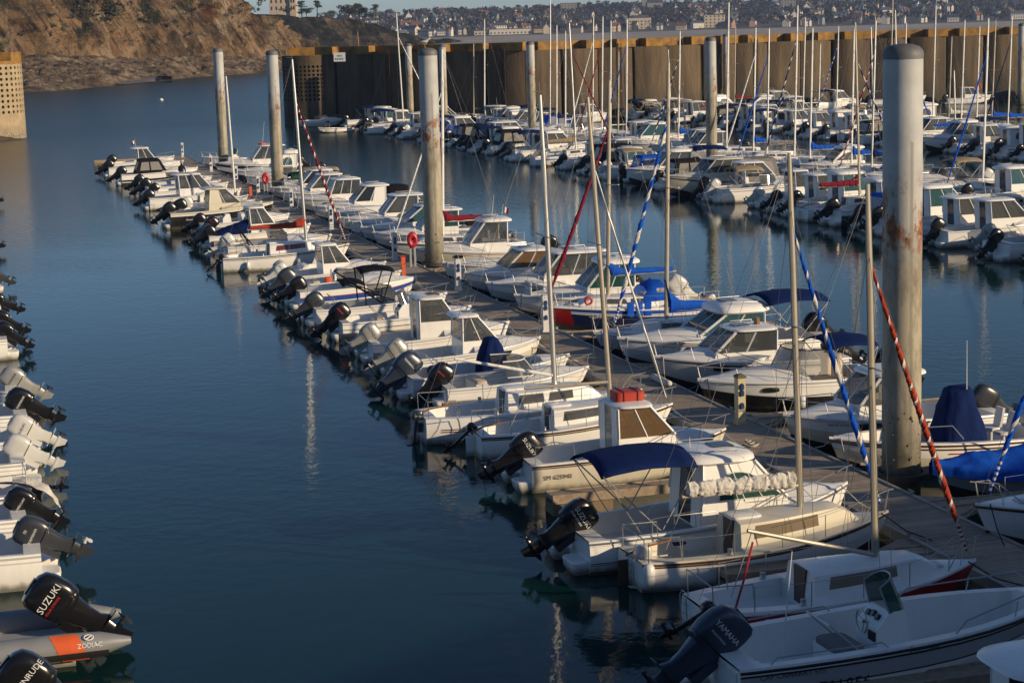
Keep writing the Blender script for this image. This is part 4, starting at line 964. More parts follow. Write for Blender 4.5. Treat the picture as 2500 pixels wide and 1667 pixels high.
def sailboat(loc, yaw, L=6.5, B=2.4, f0=.62, f1=.95, bands=None, rail='brown', mast=8.2, mt='alu', xm=.60, rake=.028, boom=None, cover='c_blue', coverkw={}, genoa=('c_white', 'c_blue'), gkw={}, small=None, coach=(.36, .80), wins='g_dark', winm=2, door='brown', name='sailboat', lifelines=True, deck='deck', spray=None, boomz=None, boomm=None, gen_r=.075, gt=.93, pushpit=True, rud=True, coachh=.40, hood=True, fr=.85, bare_boom=False, gx=.985, hull_kw={}, boom_end_up=0.0):
    h = Hull(L, B, f0, f1, **{**dict(sb=.62, pw=2.0, rake=.55, fine=.35, tmax=.42), **hull_kw}); root = boat_root(name, loc, yaw)
    make_hull(root, h, bands or [(.12, 'white'), (.17, 'grey'), (1, 'white')], rail); make_deck(root, h, coach[0], .28, .34, .03, .95, deck, aft=.05)
    c0, c1 = coach; g = MB(); rings = []; K = 10
    for i in range(K+1):
        t_ = c0+(c1-c0)*i/K; hh = coachh*(1-.15*i/K) if i < K-2 else coachh*(.85, .55, .06)[i-(K-2)]; b_ = h.b(t_)*.62*(1-.25*(i/K)**2); z = h.zs(t_); x = L*t_
        rings.append([(x, -b_, z-.02), (x+.02, -b_*.97, z+hh*.25), (x+.04, -b_*.84, z+hh), (x+.05, -b_*.4, z+hh+.045), (x+.05, b_*.4, z+hh+.045), (x+.04, b_*.84, z+hh), (x+.02, b_*.97, z+hh*.25), (x, b_, z-.02)])
    g.loft(rings, 0, False); r0 = rings[0]; g.poly(r0[::-1], 0); co = g.build('coachroof', M[deck], root, ang=40)
    # windows in the coachroof sides
    def W(t_, f, s_):
        i = (t_-c0)/(c1-c0)*K; i0 = min(K-1, int(i)); k = i-i0; ia, ib = (1, 2) if s_ < 0 else (6, 5)
        p = Vector(rings[i0][ia]).lerp(Vector(rings[i0+1][ia]), k).lerp(Vector(rings[i0][ib]).lerp(Vector(rings[i0+1][ib]), k), f); return p+Vector((0, s_*.010, .004))
    if winm:
        for s_ in (1, -1):
            sp = (.62*(c1-c0))/winm
            for w_ in range(winm):
                a = c0+.1*(c1-c0)+w_*sp; b_ = a+sp*.86
                g = MB(); ins = Vector((0, s_*.02, .006)); cols = [(W(a+.008*k_+(b_-a-.012*k_)*j/7, .15+.7*k_, s_)) for j in range(8) for k_ in (0, 1)]
                g.loft([[cols[2*j], cols[2*j+1], cols[2*j+1]-ins, cols[2*j]-ins] for j in range(8)], 0, True, True, True); g.build('cabin_window', M[wins], co, smooth=False)
    x = L*c0; z = h.zs(c0); g = MB(); bw = .27
    g.loft([[(x-.02, -bw*.8, .42), (x-.02, bw*.8, .42), (x+.0, bw, z+coachh+.03), (x+.0, -bw, z+coachh+.03)], [(x+.03, -bw*.8, .42), (x+.03, bw*.8, .42), (x+.05, bw, z+coachh+.03), (x+.05, -bw, z+coachh+.03)]], 0, True, True, True); g.build('companionway', M[door], co, smooth=False)
    if hood: g = MB(); g.loft([sell(x+.35, 0, z+coachh+zz, .36-k, .33-k, 16, 6) for zz, k in ((.02, 0), (.085, 0), (.1, .04))], 0, True, True, True); g.build('sliding_hatch', M['white'], co)
    g = MB(); xf = L*(c1-.02); g.loft([sell(L*.83, 0, h.zs(.83)+zz, .24-k, .2-k, 16, 5) for zz, k in ((.03, 0), (.09, 0), (.11, .03))], 0, True, True, True); g.build('fore_hatch', M['lgrey'], root)
    # rig
    mx = L*xm; mz = h.zs(xm)+coachh*.85; mh = mast
    if mast:
        mp = lambda k: Vector((mx-rake*mh*k, 0, mz+mh*k)); g = MB()
        g.loft([[(mp(k).x+a*.075*q, b_*.052*q, mp(k).z) for a, b_ in [(cos(2*pi*j/10), sin(2*pi*j/10)) for j in range(10)]] for k, q in ((0, 1), (.3, 1), (.8, .95), (1, .62))], 0, True, True, True)
        ma = g.build('mast', M[mt], root)
        g = MB(); sp = .52; spw = B*.30; p = mp(sp)
        g.tube([p+Vector((-.12, -spw, .05)), p, p+Vector((-.12, spw, .05))], .018, 0, 5); g.build('spreader', M['alu'], ma)
        g = MB(); g.tube([mp(1), mp(1)+Vector((-.02, 0, .35))], .006, 0, 4); g.tube([mp(1)+Vector((-.3, 0, .1)), mp(1)+Vector((.05, 0, .1))], .008, 0, 4); g.build('masthead_gear', M['alu'], ma)
        g = MB(); ft = mp(fr)
        for s_ in (1, -1):
            ch = h.S(xm-.02, 0, s_)+Vector((0, -s_*.06, .02)); tip = p+Vector((-.12, s_*spw, .05))
            g.tube([ch, tip, mp(fr)], .0055, 0, 4); g.tube([ch+Vector((-.25, 0, 0)), mp(sp-.02)], .0055, 0, 4)
        g.tube([mp(.99), (.05, 0, h.zs(0)+.06)], .0055, 0, 4); g.tube([mp(fr), (L*.985, 0, h.zs(1)+.05)], .0055, 0, 4)
        for k in range(3): g.tube([mp(.02)+Vector((.08, .03*(k-1), 0)), mp(.97)+Vector((.06, .02*(k-1), 0))], .005, 0, 4)
        g.build('rigging', M['wire'], ma)
        if boom:
            bz = mz+(boomz if boomz is not None else .75); bx = mx-boom; g = MB(); g.tube([(mx-.06, 0, bz), (bx, 0, bz+boom_end_up)], [.05, .042], 0, 8); bo = g.build('boom', M[boomm or mt], root)
            g = MB(); g.tube([(bx+.1, 0, bz+boom_end_up), (max(.25, bx*.7), .05, h.zs(0)+.05)], .012, 0, 4); g.tube([(bx, 0, bz+boom_end_up), mp(.99)], .005, 0, 4); g.build('mainsheet', M['rope'], bo)
            if cover and not bare_boom: spar_cover(root, mx-.02, bx+.15, bz, mat=cover, **coverkw)
        if genoa: helix_sail(root, (L*gx-.12, 0, h.zs(1)+.22), mp(fr*gt), gen_r, genoa[0], genoa[1], **gkw)
    for s_ in (1, -1):
        t_ = c0-.06; p = h.S(t_, 0, s_); g = MB(); g.loft([sell(p.x, p.y-s_*.16, p.z+z_, r_, r_, 12, 2) for z_, r_ in ((.03, .07), (.06, .055), (.12, .055), (.15, .06), (.16, .03))], 0, True, True, True); g.build('winch', M['steel'], root)
    # rails
    pulpit(root, h, .86, .5, 2)
    if pushpit:
        g = MB(); b_ = h.b(0)-.06; z = h.zs(0); g.tube([(.95, b_+.02, z+.02), (.9, b_+.02, z+.5), (.08, b_, z+.52), (.08, -b_, z+.52), (.9, -b_-.02, z+.5), (.95, -b_-.02, z+.02)], .014, 0, 5)
        for s_ in (1, -1): g.tube([(.1, s_*b_, z+.02), (.08, s_*b_, z+.52)], .013, 0, 5)
        g.build('stern_rail', M['steel'], root)
    if lifelines:
        g = MB()
        for s_ in (1, -1):
            ps = []
            for t_ in (.14, .32, .5, .68, .86): p = h.S(t_, 0, s_)+Vector((0, -s_*.06, .02)); g.tube([p, p+Vector((0, 0, .48))], .011, 0, 5); ps.append(p+Vector((0, 0, .47)))
            g.tube(ps, .005, 0, 4)
        g.build('lifelines', M['steel'], root)
    if rud:
        g = MB(); g.loft([[(-.03, -.02, z_), (-.03, .02, z_), (-.28-.08*(z_ < 0), .012, z_), (-.28-.08*(z_ < 0), -.012, z_)] for z_ in (f0*.9, .1, -.4)], 0, True, True, True); g.build('rudder', M['white' if door != 'brown' else 'brown'], root, smooth=False)
        g = MB(); g.tube([(-.1, 0, f0+.02), (.3, .02, f0+.16), (1.0, .04, f0+.24)], [.03, .028, .018], 0, 6); g.build('tiller', M['wood'], root)
    if small: outboard(root, **{**dict(x=-.1, y=-B*.2, z=f0*.8, sc=.9, tilt=55, small=True), **small})
    if spray: sprayhood(root, L*c0-.25, L*c0+.75, B*.30, h.zs(c0)+coachh*.6, spray)
    return root, h
def sprayhood(root, xa, xb, w, z0, mat):
    g = MB(); n = 12; rings = []
    for f, k in ((0, 1), (.35, 1.02), (.75, .95)):
        x = xa+(xb-xa)*f; hh = .72*k*(1 if f < .5 else .8); rings.append([Vector((x, w*cos(pi*j/n), z0+hh*sin(pi*j/n)**.6)) for j in range(n+1)])
    rings.append([Vector((xb, w*.9*cos(pi*j/n), z0+.12*sin(pi*j/n))) for j in range(n+1)])
    g.loft(rings, lambda i, j: 1 if (i == 2 and 2 <= j <= 9) or (i == 0 and j in (1, 10)) else 0, False)
    g.build('spray_hood', [M[mat], M['g_vinyl']], root, ang=40)
def inflatable(loc, yaw, L=5.2, B=2.2, r_=.24, mat='rib', stripe=None, name='inflatable_boat', eng=(), con=None, seats=(), hullm='white', tail=.55):
    root = boat_root(name, loc, yaw); yb = B/2-r_; z = .42; path = [(-tail, yb*.98, z), (.55-tail, yb, z), (.2, yb, z), (L*.3, yb*1.02, z), (L*.55, yb, z+.03), (L*.74, yb*.82, z+.12), (L*.88, yb*.5, z+.25), (L*.95, 0, z+.32)]
    full = path+[(p[0], -p[1], p[2]) for p in path[::-1][1:]]; rs = [.07, r_*.85]+[r_]*(len(full)-4)+[r_*.85, .07]
    g = MB(); g.tube(full, rs, 0, 14); tb = g.build('inflatable_tube', M[mat], root, ang=60)
    for side in (1, -1):
        if stripe:
            g = MB(); xs = (.5, .95); n = 8
            rows = [[(x+(.22*(a/n)), side*(yb+(r_+.005)*cos(-.9+2.2*a/n)), z+(r_+.005)*sin(-.9+2.2*a/n)) for a in range(n+1)] for x in ((1.05, 1.5) if tail < 1 else (-.25, .25))]
            g.loft(rows, 0, False); g.build('tube_stripe', M[stripe], tb)
        g = MB(); rows = [[(x, side*(yb+(r_+.018)*cos(a)), z+(r_+.018)*sin(a)) for a in (-.62, -.45, -.3, -.12)] for x in (.43-tail, .3, 1.5, L*.5)]
        g.loft(rows, 0, False); g.build('rub_strake', M['rubber'], tb)
    h = Hull(L*.92, B*.72, .36, .6, sb=.95, pw=2.4); make_hull(root, h, [(1, hullm)], None); make_deck(root, h, .8, .06, .33, .05, .95, 'grey', aft=0)
    for e in eng: outboard(root, **{**dict(x=-.06, y=0, z=.62), **e})
    if con: console(root, zf=.34, **con)
    for s_ in seats: bench(root, zf=.34, **s_)
    return root, tb

def moor(root, h, fend=2, side=None, gap=.3):
    # mooring lines to the pontoon, fenders hung along the sides
    for s_ in (1, -1):
        a = h.S(.96, 0, s_)+Vector((0, -s_*.03, .05)); e = Vector((h.L+gap+.15, s_*(.9+R.uniform(-.3, .4)), .55)); g = MB(); g.tube([a, a.lerp(e, .5)+Vector((0, 0, -.10)), e], .014, 0, 5); g.build('mooring_line', M[R.choice(['rope', 'rope', 'darkrope', 'bluerope'])], root)
    sd_ = side or R.choice((1, -1))
    for k in range(fend):
        t_ = .22+.36*k+R.uniform(-.05, .05); z = h.zs(t_); p = h.S(t_, .5, sd_); fender_(root, p.x, p.y+sd_*.12, max(.08, z-.72), .46, .10, z+.03)
# ------------------------------------------------------------------ pontoons
m, t, b = new_mat('pontoon_planks')
v = objco(t)
br = ND(t, 'ShaderNodeTexBrick'); br.offset = 0; t.links.new(v, br.inputs[0]); br.inputs['Color1'].default_value = (.33, .26, .19, 1); br.inputs['Color2'].default_value = (.45, .37, .285, 1); br.inputs['Mortar'].default_value = (.035, .028, .022, 1)
br.inputs['Scale'].default_value = 1; br.inputs['Mortar Size'].default_value = .010; br.inputs['Brick Width'].default_value = .145; br.inputs['Row Height'].default_value = 40
c, nz = noise_col(t, (.5, .5, .5), (1, 1, 1), 1.4, .3, .7, 6, objco(t, (.5, .5, 1)), .7)
mx = t.nodes.new('ShaderNodeMix'); mx.data_type = 'RGBA'; mx.blend_type = 'MULTIPLY'; mx.inputs[0].default_value = 1; t.links.new(br.outputs[0], mx.inputs[6]); t.links.new(c, mx.inputs[7])
t.links.new(mx.outputs[2], b.inputs['Base Color']); b.inputs['Roughness'].default_value = .85; t.links.new(bump(t, br.outputs['Fac'], .5, -.02), b.inputs['Normal'])
DK = m
RAIL = paint('galvanised_rail', (.30, .30, .29), .55, .3, .25); FLOAT = paint('concrete_float', (.20, .155, .10), .9, var=.3)
PAW = atan2(PD.y, PD.x)
def pontoon(fn, s0, s1, wid, label, fingers=(), flen=6.2, seg=12):
    o = fn(s0, 0); r_ = empty('pontoon', (o.x, o.y, 0), PAW); tag(r_, label, 'pontoon')
    Ln = s1-s0           # local x runs along the pontoon; local +y is to its right looking towards us -> left side in the picture is -y
    sgn = -1
    s_ = 0
    while s_ < Ln:
        e = min(Ln, s_+seg-.04); g = MB(); g.box(s_, e, -wid, 0, .34, .5); g.build('deck', DK, r_, smooth=False)
        for y0 in (-wid-.09, 0): g = MB(); g.box(s_, e, y0, y0+.09, .30, .535); g.build('edge_rail', RAIL, r_, smooth=False)
        g = MB(); g.box(s_+.5, e-.5, -wid+.1, -.1, -.5, .32); g.build('float', FLOAT, r_, smooth=False); s_ += seg
    for s_, side, ln in fingers:
        x = s_-s0; y0, y1 = (-wid-.1-ln, -wid-.095) if side == 'L' else (.095, .1+ln)
        g = MB(); g.box(x-.24, x+.24, y0, y1, .36, .47); g.build('finger_deck', M['plank'], r_, smooth=False)
        g = MB(); 
        for xx in (x-.30, x+.245): g.box(xx, xx+.055, y0, y1, .28, .50)
        yr = y1 if side == 'L' else y0; sg_ = -1 if side == 'L' else 1
        for d_ in (-1, 1): g.add([(x+d_*.3, yr, .30), (x+d_*1.1, yr, .30), (x+d_*.3, yr+sg_*1.1, .30), (x+d_*.3, yr, .46), (x+d_*1.1, yr, .46), (x+d_*.3, yr+sg_*1.1, .46)], [(0, 1, 2), (3, 5, 4), (0, 3, 4, 1), (1, 4, 5, 2), (2, 5, 3, 0)])
        g.build('finger_frame', M['plank'], r_, smooth=False)
        ye = y0 if side == 'L' else y1; g = MB(); a = ye if side == 'L' else ye-1.5; g.box(x-.33, x+.33, a, a+1.5, -.4, .27); g.build('finger_float', FLOAT, r_, smooth=False)
    for k, (s_, side, ln) in enumerate(fingers):      # cleats by every finger
        for dx in (-.9, .9):
            x = s_-s0+dx; y = -wid-.05 if side == 'L' else .05; g = MB(); g.box(x-.04, x+.04, y-.03, y+.03, .53, .60); g.tube([(x-.14, y, .615), (x+.14, y, .615)], [.018, .018], 0, 6)
            if k < 45: g.build('cleat', M['steel'], r_)
    return r_
LF_ = [(2, 'L', 5.8), (-19, 'L', 6.6), (10, 'L', 5.8), (22, 'L', 5.8), (33.5, 'L', 5.8), (41, 'L', 5.8), (48, 'L', 5.8), (58, 'L', 5.8), (64.6, 'L', 5.5), (74, 'L', 5.8), (84.8, 'L', 5.8), (93.4, 'L', 5.8), (98.2, 'L', 5.5), (107.8, 'L', 5.5), (119.6, 'L', 5.9), (127.3, 'L', 4.6), (134.4, 'L', 5.2)]
RF_ = [(8, 'R', 6), (22, 'R', 6), (36.5, 'R', 6), (44, 'R', 6), (51, 'R', 6), (58, 'R', 6), (69.7, 'R', 6), (76, 'R', 6), (81.3, 'R', 6), (88.5, 'R', 6), (96.6, 'R', 5.5), (104.3, 'R', 6), (113.2, 'R', 6.2), (124.0, 'R', 5.5), (130, 'R', 5.5)]
pontoon(lambda s, o: P1(s, o), -20, 156, 1.7, 'long planked pontoon running from lower right towards the open water', LF_+RF_)
pontoon(lambda s, o: P2(s, o+.6), -112, 95, 2.4, 'second pontoon half hidden behind the crowded boats, ending at the perforated wall', [(s_, 'L', 7) for s_ in range(-100, 90, 7)]+[(s_, 'R', 7) for s_ in range(-96, 60, 8)])
P3 = lambda s, o, z=0: P2(s, o-33.4, z)
pontoon(lambda s, o: P3(s, o+.6), -98, 24, 2.4, 'third pontoon at the back right in front of the brown wall', [(s_, 'L', 6) for s_ in range(-90, 22, 8)])
# ------------------------------------------------------------------ piles
m, t, b = new_mat('pile_steel')
oi = ND(t, 'ShaderNodeObjectInfo'); om = ND(t, 'ShaderNodeMath', operation='MULTIPLY'); t.links.new(oi.outputs['Random'], om.inputs[0]); om.inputs[1].default_value = 60
v0 = objco(t); va = ND(t, 'ShaderNodeVectorMath', operation='ADD'); t.links.new(v0, va.inputs[0]); t.links.new(om.outputs[0], va.inputs[1]); v = va.outputs[0]
vs_ = ND(t, 'ShaderNodeVectorMath', operation='MULTIPLY'); t.links.new(v, vs_.inputs[0]); vs_.inputs[1].default_value = (1.4, 1.4, .45)
vr_ = ND(t, 'ShaderNodeVectorMath', operation='MULTIPLY'); t.links.new(v, vr_.inputs[0]); vr_.inputs[1].default_value = (1, 1, .6)
sx = ND(t, 'ShaderNodeSeparateXYZ'); t.links.new(v0, sx.inputs[0])
c1, _ = noise_col(t, (.36, .36, .35), (.44, .44, .425), 1.5, vec=v)
c2, n2 = noise_col(t, (.13, .11, .075), (.36, .32, .235), 1.6, .33, .56, 9, vs_.outputs[0], .72)
nn = ND(t, 'ShaderNodeTexNoise', Scale=1.1, Detail=6.0, Roughness=.7); t.links.new(v, nn.inputs['Vector'])
ad = ND(t, 'ShaderNodeMath', operation='MULTIPLY_ADD'); t.links.new(nn.outputs['Fac'], ad.inputs[0]); ad.inputs[1].default_value = 3.2; t.links.new(sx.outputs[2], ad.inputs[2])
mr = ND(t, 'ShaderNodeMapRange'); t.links.new(ad.outputs[0], mr.inputs[0]); mr.inputs[1].default_value = 7.0; mr.inputs[2].default_value = 9.3; mr.inputs[3].default_value = 1; mr.inputs[4].default_value = 0
col = mixc(t, mr.outputs[0], c1, c2)
# rust band and patches
rz = ND(t, 'ShaderNodeMapRange'); t.links.new(sx.outputs[2], rz.inputs[0]); rz.inputs[1].default_value = 5.2; rz.inputs[2].default_value = 6.3; rz.inputs[3].default_value = 0; rz.inputs[4].default_value = 1
rz2 = ND(t, 'ShaderNodeMapRange'); t.links.new(sx.outputs[2], rz2.inputs[0]); rz2.inputs[1].default_value = 7.0; rz2.inputs[2].default_value = 8.0; rz2.inputs[3].default_value = 1; rz2.inputs[4].default_value = 0
rm = ND(t, 'ShaderNodeMath', operation='MULTIPLY'); t.links.new(rz.outputs[0], rm.inputs[0]); t.links.new(rz2.outputs[0], rm.inputs[1])
rf, _ = noise_col(t, (0, 0, 0), (1, 1, 1), 2.6, .50, .58, 8, vr_.outputs[0], .7)
rm2 = ND(t, 'ShaderNodeMath', operation='MULTIPLY'); t.links.new(rm.outputs[0], rm2.inputs[0]); t.links.new(rf, rm2.inputs[1])
rc, _ = noise_col(t, (.09, .035, .015), (.33, .11, .03), 9, vec=v)
col = mixc(t, rm2.outputs[0], col, rc)
# scrape left by the sliding collar
ax = ND(t, 'ShaderNodeMath', operation='ABSOLUTE'); t.links.new(sx.outputs[0], ax.inputs[0])
am = ND(t, 'ShaderNodeMapRange'); t.links.new(ax.outputs[0], am.inputs[0]); am.inputs[1].default_value = .03; am.inputs[2].default_value = .055; am.inputs[3].default_value = 1; am.inputs[4].default_value = 0
ay = ND(t, 'ShaderNodeMath', operation='LESS_THAN'); t.links.new(sx.outputs[1], ay.inputs[0]); ay.inputs[1].default_value = 0
a3 = ND(t, 'ShaderNodeMath', operation='LESS_THAN'); t.links.new(ad.outputs[0], a3.inputs[0]); a3.inputs[1].default_value = 9.9
p1_ = ND(t, 'ShaderNodeMath', operation='MULTIPLY'); t.links.new(am.outputs[0], p1_.inputs[0]); t.links.new(ay.outputs[0], p1_.inputs[1])
p2_ = ND(t, 'ShaderNodeMath', operation='MULTIPLY'); t.links.new(p1_.outputs[0], p2_.inputs[0]); t.links.new(a3.outputs[0], p2_.inputs[1])
p3_ = ND(t, 'ShaderNodeMath', operation='MULTIPLY'); t.links.new(p2_.outputs[0], p3_.inputs[0]); p3_.inputs[1].default_value = .6
col = mixc(t, p3_.outputs[0], col, (.16, .145, .12))
az = ND(t, 'ShaderNodeMapRange'); t.links.new(sx.outputs[2], az.inputs[0]); az.inputs[1].default_value = .6; az.inputs[2].default_value = 2.3; az.inputs[3].default_value = .85; az.inputs[4].default_value = 0
ca, na_ = noise_col(t, (.02, .02, .012), (.10, .085, .05), 5, .35, .65, 6, v); col = mixc(t, az.outputs[0], col, ca)
t.links.new(col, b.inputs['Base Color']); b.inputs['Roughness'].default_value = .65
t.links.new(bump(t, n2.outputs['Fac'], .25, .05), b.inputs['Normal'])
MP = m; MCAP = paint('pile_cap', (.13, .13, .135), .6, var=.4)
COL = paint('pile_collar', (.05, .045, .04), .7)
def pile(bx, by, ty, label, r_=.45, zb=.3, cap=True, rust=0.0, ring_=True):
    p = at(bx, by, zb); zt = top_z(p, ty); root = empty('mooring_pile', (p.x, p.y, 0)); root.rotation_euler.z = R.uniform(.1, .5)
    tag(root, label, 'mooring pile', 'round steel mooring piles'); n = 40
    g = MB(); g.loft([sell(0, 0, z, r_, r_, n, 2) for z in (-2, .2, 1, 3, 6, zt)], 0, True, False, True); g.build('shaft', MP, root)
    g = MB(); rb = random.Random(int(bx))
    for _ in range(70):
        a = rb.uniform(0, 6.283); z = .5+rb.random()**2*1.7; q = rb.uniform(.02, .055); c = Vector((cos(a)*r_, sin(a)*r_, z)); e = Vector((cos(a), sin(a), 0)); w_ = Vector((-sin(a), cos(a), 0))
        g.add([c+w_*q, c+Vector((0, 0, q*1.2)), c-w_*q, c-Vector((0, 0, q)), c+e*q*.8], [(0, 1, 4), (1, 2, 4), (2, 3, 4), (3, 0, 4)])
    g.build('barnacles', paint('barnacle', (.12, .10, .065), .9, 0, .5, 20), root, smooth=False)
    g = MB(); g.loft([sell(0, 0, zt+z, r_*k, r_*k, n, 2) for z, k in ((-.12, 1.015), (.0, 1.03), (.09, .97), (.17, .8), (.22, .5), (.24, .15))], 0, True, False, True); g.build('cap', MCAP, root)
    g = MB(); g.loft([[(a*k, b_*k, z) for a, b_ in [(cos(2*pi*j/24), sin(2*pi*j/24)) for j in range(24)]] for k, z in ((r_+.06, .36), (r_+.22, .36), (r_+.22, .5), (r_+.06, .5))], 0, True); g.build('guide_collar', COL, root)
    return root, p, zt
pile(2200, 1168, 132, 'thickest grey mooring pile at right foreground with an orange rust band', .475, rust=2.2)
_, pp3, zp3 = pile(1062, 650, 130, 'tall grey mooring pile in the picture centre with a gull on its cap', .45, rust=.6)
pile(680, 480, 131, 'mooring pile with a rust patch, second from the left on the near pontoon', .42, rust=4.0)
pile(547, 415, 124, 'leftmost and farthest mooring pile of the near pontoon', .42, rust=1.0)
pile(1738, 405, 97, 'pale mooring pile among the boats, right of centre on the second pontoon', .43)
pile(1300, 335, 107, 'pale mooring pile on the second pontoon before the dark wall, right of the picture centre', .43)
pile(1003, 300, 111, 'pale mooring pile close to the dark wall, just left of the gull topped pile', .42)
pile(1086, 312, 113, 'slim mooring pile just right of the gull topped pile', .40)
pile(1774, 272, 88, 'slender far mooring pile with a thin mast rising behind it', .40)
pile(2492, 258, 62, 'mooring pile cut by the right edge of the frame by the far wall', .42)
# gull
gb = empty('gull', (pp3.x-.12, pp3.y, zp3+.24)); tag(gb, 'small grey and white gull standing on the central pile cap', 'bird')
g = MB(); g.loft([[Vector((x, r_*cos(2*pi*k/10), .24+z+r_*1.1*sin(2*pi*k/10))) for k in range(10)] for x, r_, z in ((-.30, .012, -.02), (-.2, .06, 0), (-.05, .10, .02), (.08, .095, .05), (.15, .06, .12), (.19, .05, .17), (.24, .045, .19), (.28, .02, .18))], 0, True, True, True)
g.build('body', [paint('gull_plumage', (.5, .48, .45), .9)], gb)
g = MB()
for s_ in (1, -1): g.loft([[(x, s_*(.075+w_), .30+z), (x, s_*(.10+w_), .26+z), (x, s_*(.085+w_), .22+z)] for x, w_, z in ((.08, 0, 0), (-.08, .01, -.01), (-.22, -.03, -.03), (-.34, -.06, -.05))], 0, True, True, True)
g.build('wing', paint('gull_grey', (.16, .16, .17), .9), gb)
g = MB()
for s_ in (1, -1): g.tube([(.0, s_*.04, .18), (.01, s_*.04, 0)], .008); g.tube([(.01, s_*.04, .006), (.06, s_*.05, .004)], .008)
g.tube([(.27, 0, .425), (.33, 0, .41)], [.014, .004]); g.build('beak_and_legs', M['yellow'], gb)
# ------------------------------------------------------------------ service pedestals, lifebuoys, extinguisher post
PW = paint('pedestal_white', (.62, .61, .58), .5); PY = paint('pedestal_cream', (.52, .45, .27), .6); SOCK = paint('socket_blue', (.03, .06, .18), .4)
def pedestal(s_, o_, label, first, h_=1.25, mat=None):
    if first is None:
        r_ = empty('service_pedestal', P1(s_, o_, .5), PAW); g = MB(); g.box(-.14, .14, -.11, .11, 0, h_); g.box(-.17, .17, -.14, .14, 0, .06); g.build('post', mat or PW, r_, smooth=False)
        g = MB(); g.loft([[(-.16, -.13, h_), (.16, -.13, h_), (.16, .13, h_), (-.16, .13, h_)], [(-.16, -.13, h_+.05), (.16, -.13, h_+.05), (.16, .13, h_+.05), (-.16, .13, h_+.05)], [(-.09, -.07, h_+.1), (.09, -.07, h_+.1), (.09, .07, h_+.1), (-.09, .07, h_+.1)]], 0, True, True, True); g.build('cap', mat and paint('cap_olive', (.12, .10, .05), .7) or PW, r_, smooth=False)
        for k, z in enumerate((.5, .86, 1.04)):
            g = MB(); g.tube([(.138, 0, z), (.19, 0, z-.01)], .055, 0, 10); g.tube([(.13, .0, z+.07), (.20, 0, z+.05)], [.06, .05], 0, 8); g.build('socket', SOCK, r_)
    else: r_ = copy_tree(first); r_.location = P1(s_, o_, .5)
    tag(r_, label, 'service pedestal', 'power and water pedestals along the pontoon'); return r_
pd_ = pedestal(95.9, .45, 'white service pedestal nearest the blue hulled sailboat with the red bow', None)
for s_, o_, l in ((83.5, .5, 'white service pedestal just in front of the central gull topped pile'), (71.5, .55, 'white service pedestal left of the nearer red lifebuoy'), (55, .5, 'white service pedestal by the foot of the red and white furled sail'),
                  (41.8, .5, 'white service pedestal right of the farther red lifebuoy pile'), (28.8, .6, 'white service pedestal just left of the farther red lifebuoy'), (17.5, .5, 'white service pedestal seen behind a small mast, third from the far end'),
                  (3, .5, 'white service pedestal right before the leftmost pile, second from the far end'), (-18, .4, 'white service pedestal standing last at the far end of the pontoon')): pedestal(s_, o_, l, pd_)
pedestal(114, .4, 'cream service pedestal with olive cap in the foreground beside a white bow', None, 1.3, PY)
def lifebuoy(s_, o_, label):
    r_ = empty('lifebuoy_post', P1(s_, o_, .5), PAW); tag(r_, label, 'lifebuoy', 'red lifebuoys on the pontoon')
    g = MB(); g.box(-.05, .05, -.13, -.04, 0, 1.35); g.box(-.05, .05, .08, .17, 0, 1.2); g.build('post', M['alu'], r_, smooth=False)
    g = MB(); n = 28; ring(g, (.12, 0, 1.28), .185, .125, 0, 'x', n, 10); o = g.build('ring_case', M['lifered'], r_); o.scale = (1, .85, 1.25); o.location.z = -.32
lifebuoy(74.4, .35, 'nearer red lifebuoy ring on a post beside the central pile'); lifebuoy(30.6, .35, 'farther red lifebuoy ring on a post beside the rust patched pile')
r_ = empty('extinguisher_post', P1(77.4, 1.5, .5), PAW); tag(r_, 'short orange red extinguisher post at the bow of a white cabin boat', 'extinguisher post'); g = MB(); g.box(-.13, .13, -.09, .09, 0, .85); g.build('box', M['orange'], r_, smooth=False); g = MB(); g.box(-.15, .15, -.11, .11, .853, .9); g.build('lid', M['lifered'], r_, smooth=False)
r_ = empty('extinguisher_post', P1(31.2, 1.5, .5), PAW); tag(r_, 'short orange red post far off near the small white mast', 'extinguisher post'); g = MB(); g.box(-.13, .13, -.09, .09, 0, .8); g.build('box', M['orange'], r_, smooth=False)
# the notice's two lines are too worn to read
sg_, p = SGN
g = MB()
for r0, xs in ((.14, (-.22, -.02, .2)), (-.24, (-.48, -.28, -.05, .15, .36))):
    for x_ in xs: g.box(p.x+x_-.07, p.x+x_+.07, p.y-.066, p.y-.058, p.z+r0-.1, p.z+r0+.1)
g.build('worn_marks', paint('notice_marks', (.05, .08, .1), .7), sg_, smooth=False)

# rope heap and padded roll lying on the near pontoon
q_ = P1(116.9, 1.35, .505); o = MB(); rr = random.Random(8)
for k in range(5): ring(o, (rr.uniform(-.08, .08), rr.uniform(-.08, .08), .03+.035*k), .17-.02*k+rr.uniform(-.02, .02), .02, 0, 'z', 18, 5)
o = o.build('rope_coil', M['rope'], loc=q_); tag(o, 'heap of pale rope on the pontoon at the bow of the red boxed boat', 'rope')
q_ = P1(107.4, .25, .505); o = MB(); o.loft([[(x, .11*r__*cos(2*pi*k/12), .10+.10*r__*sin(2*pi*k/12)) for k in range(12)] for x, r__ in ((-.75, .5), (-.7, .9), (-.3, 1), (.2, .95), (.68, .9), (.75, .5))], 0, True, True, True)
o = drape(o.build('padded_roll', M['c_white'], loc=q_), .02, 4, 2); o.rotation_euler.z = PAW; tag(o, 'white padded roll lying along the right edge of the pontoon', 'roll')
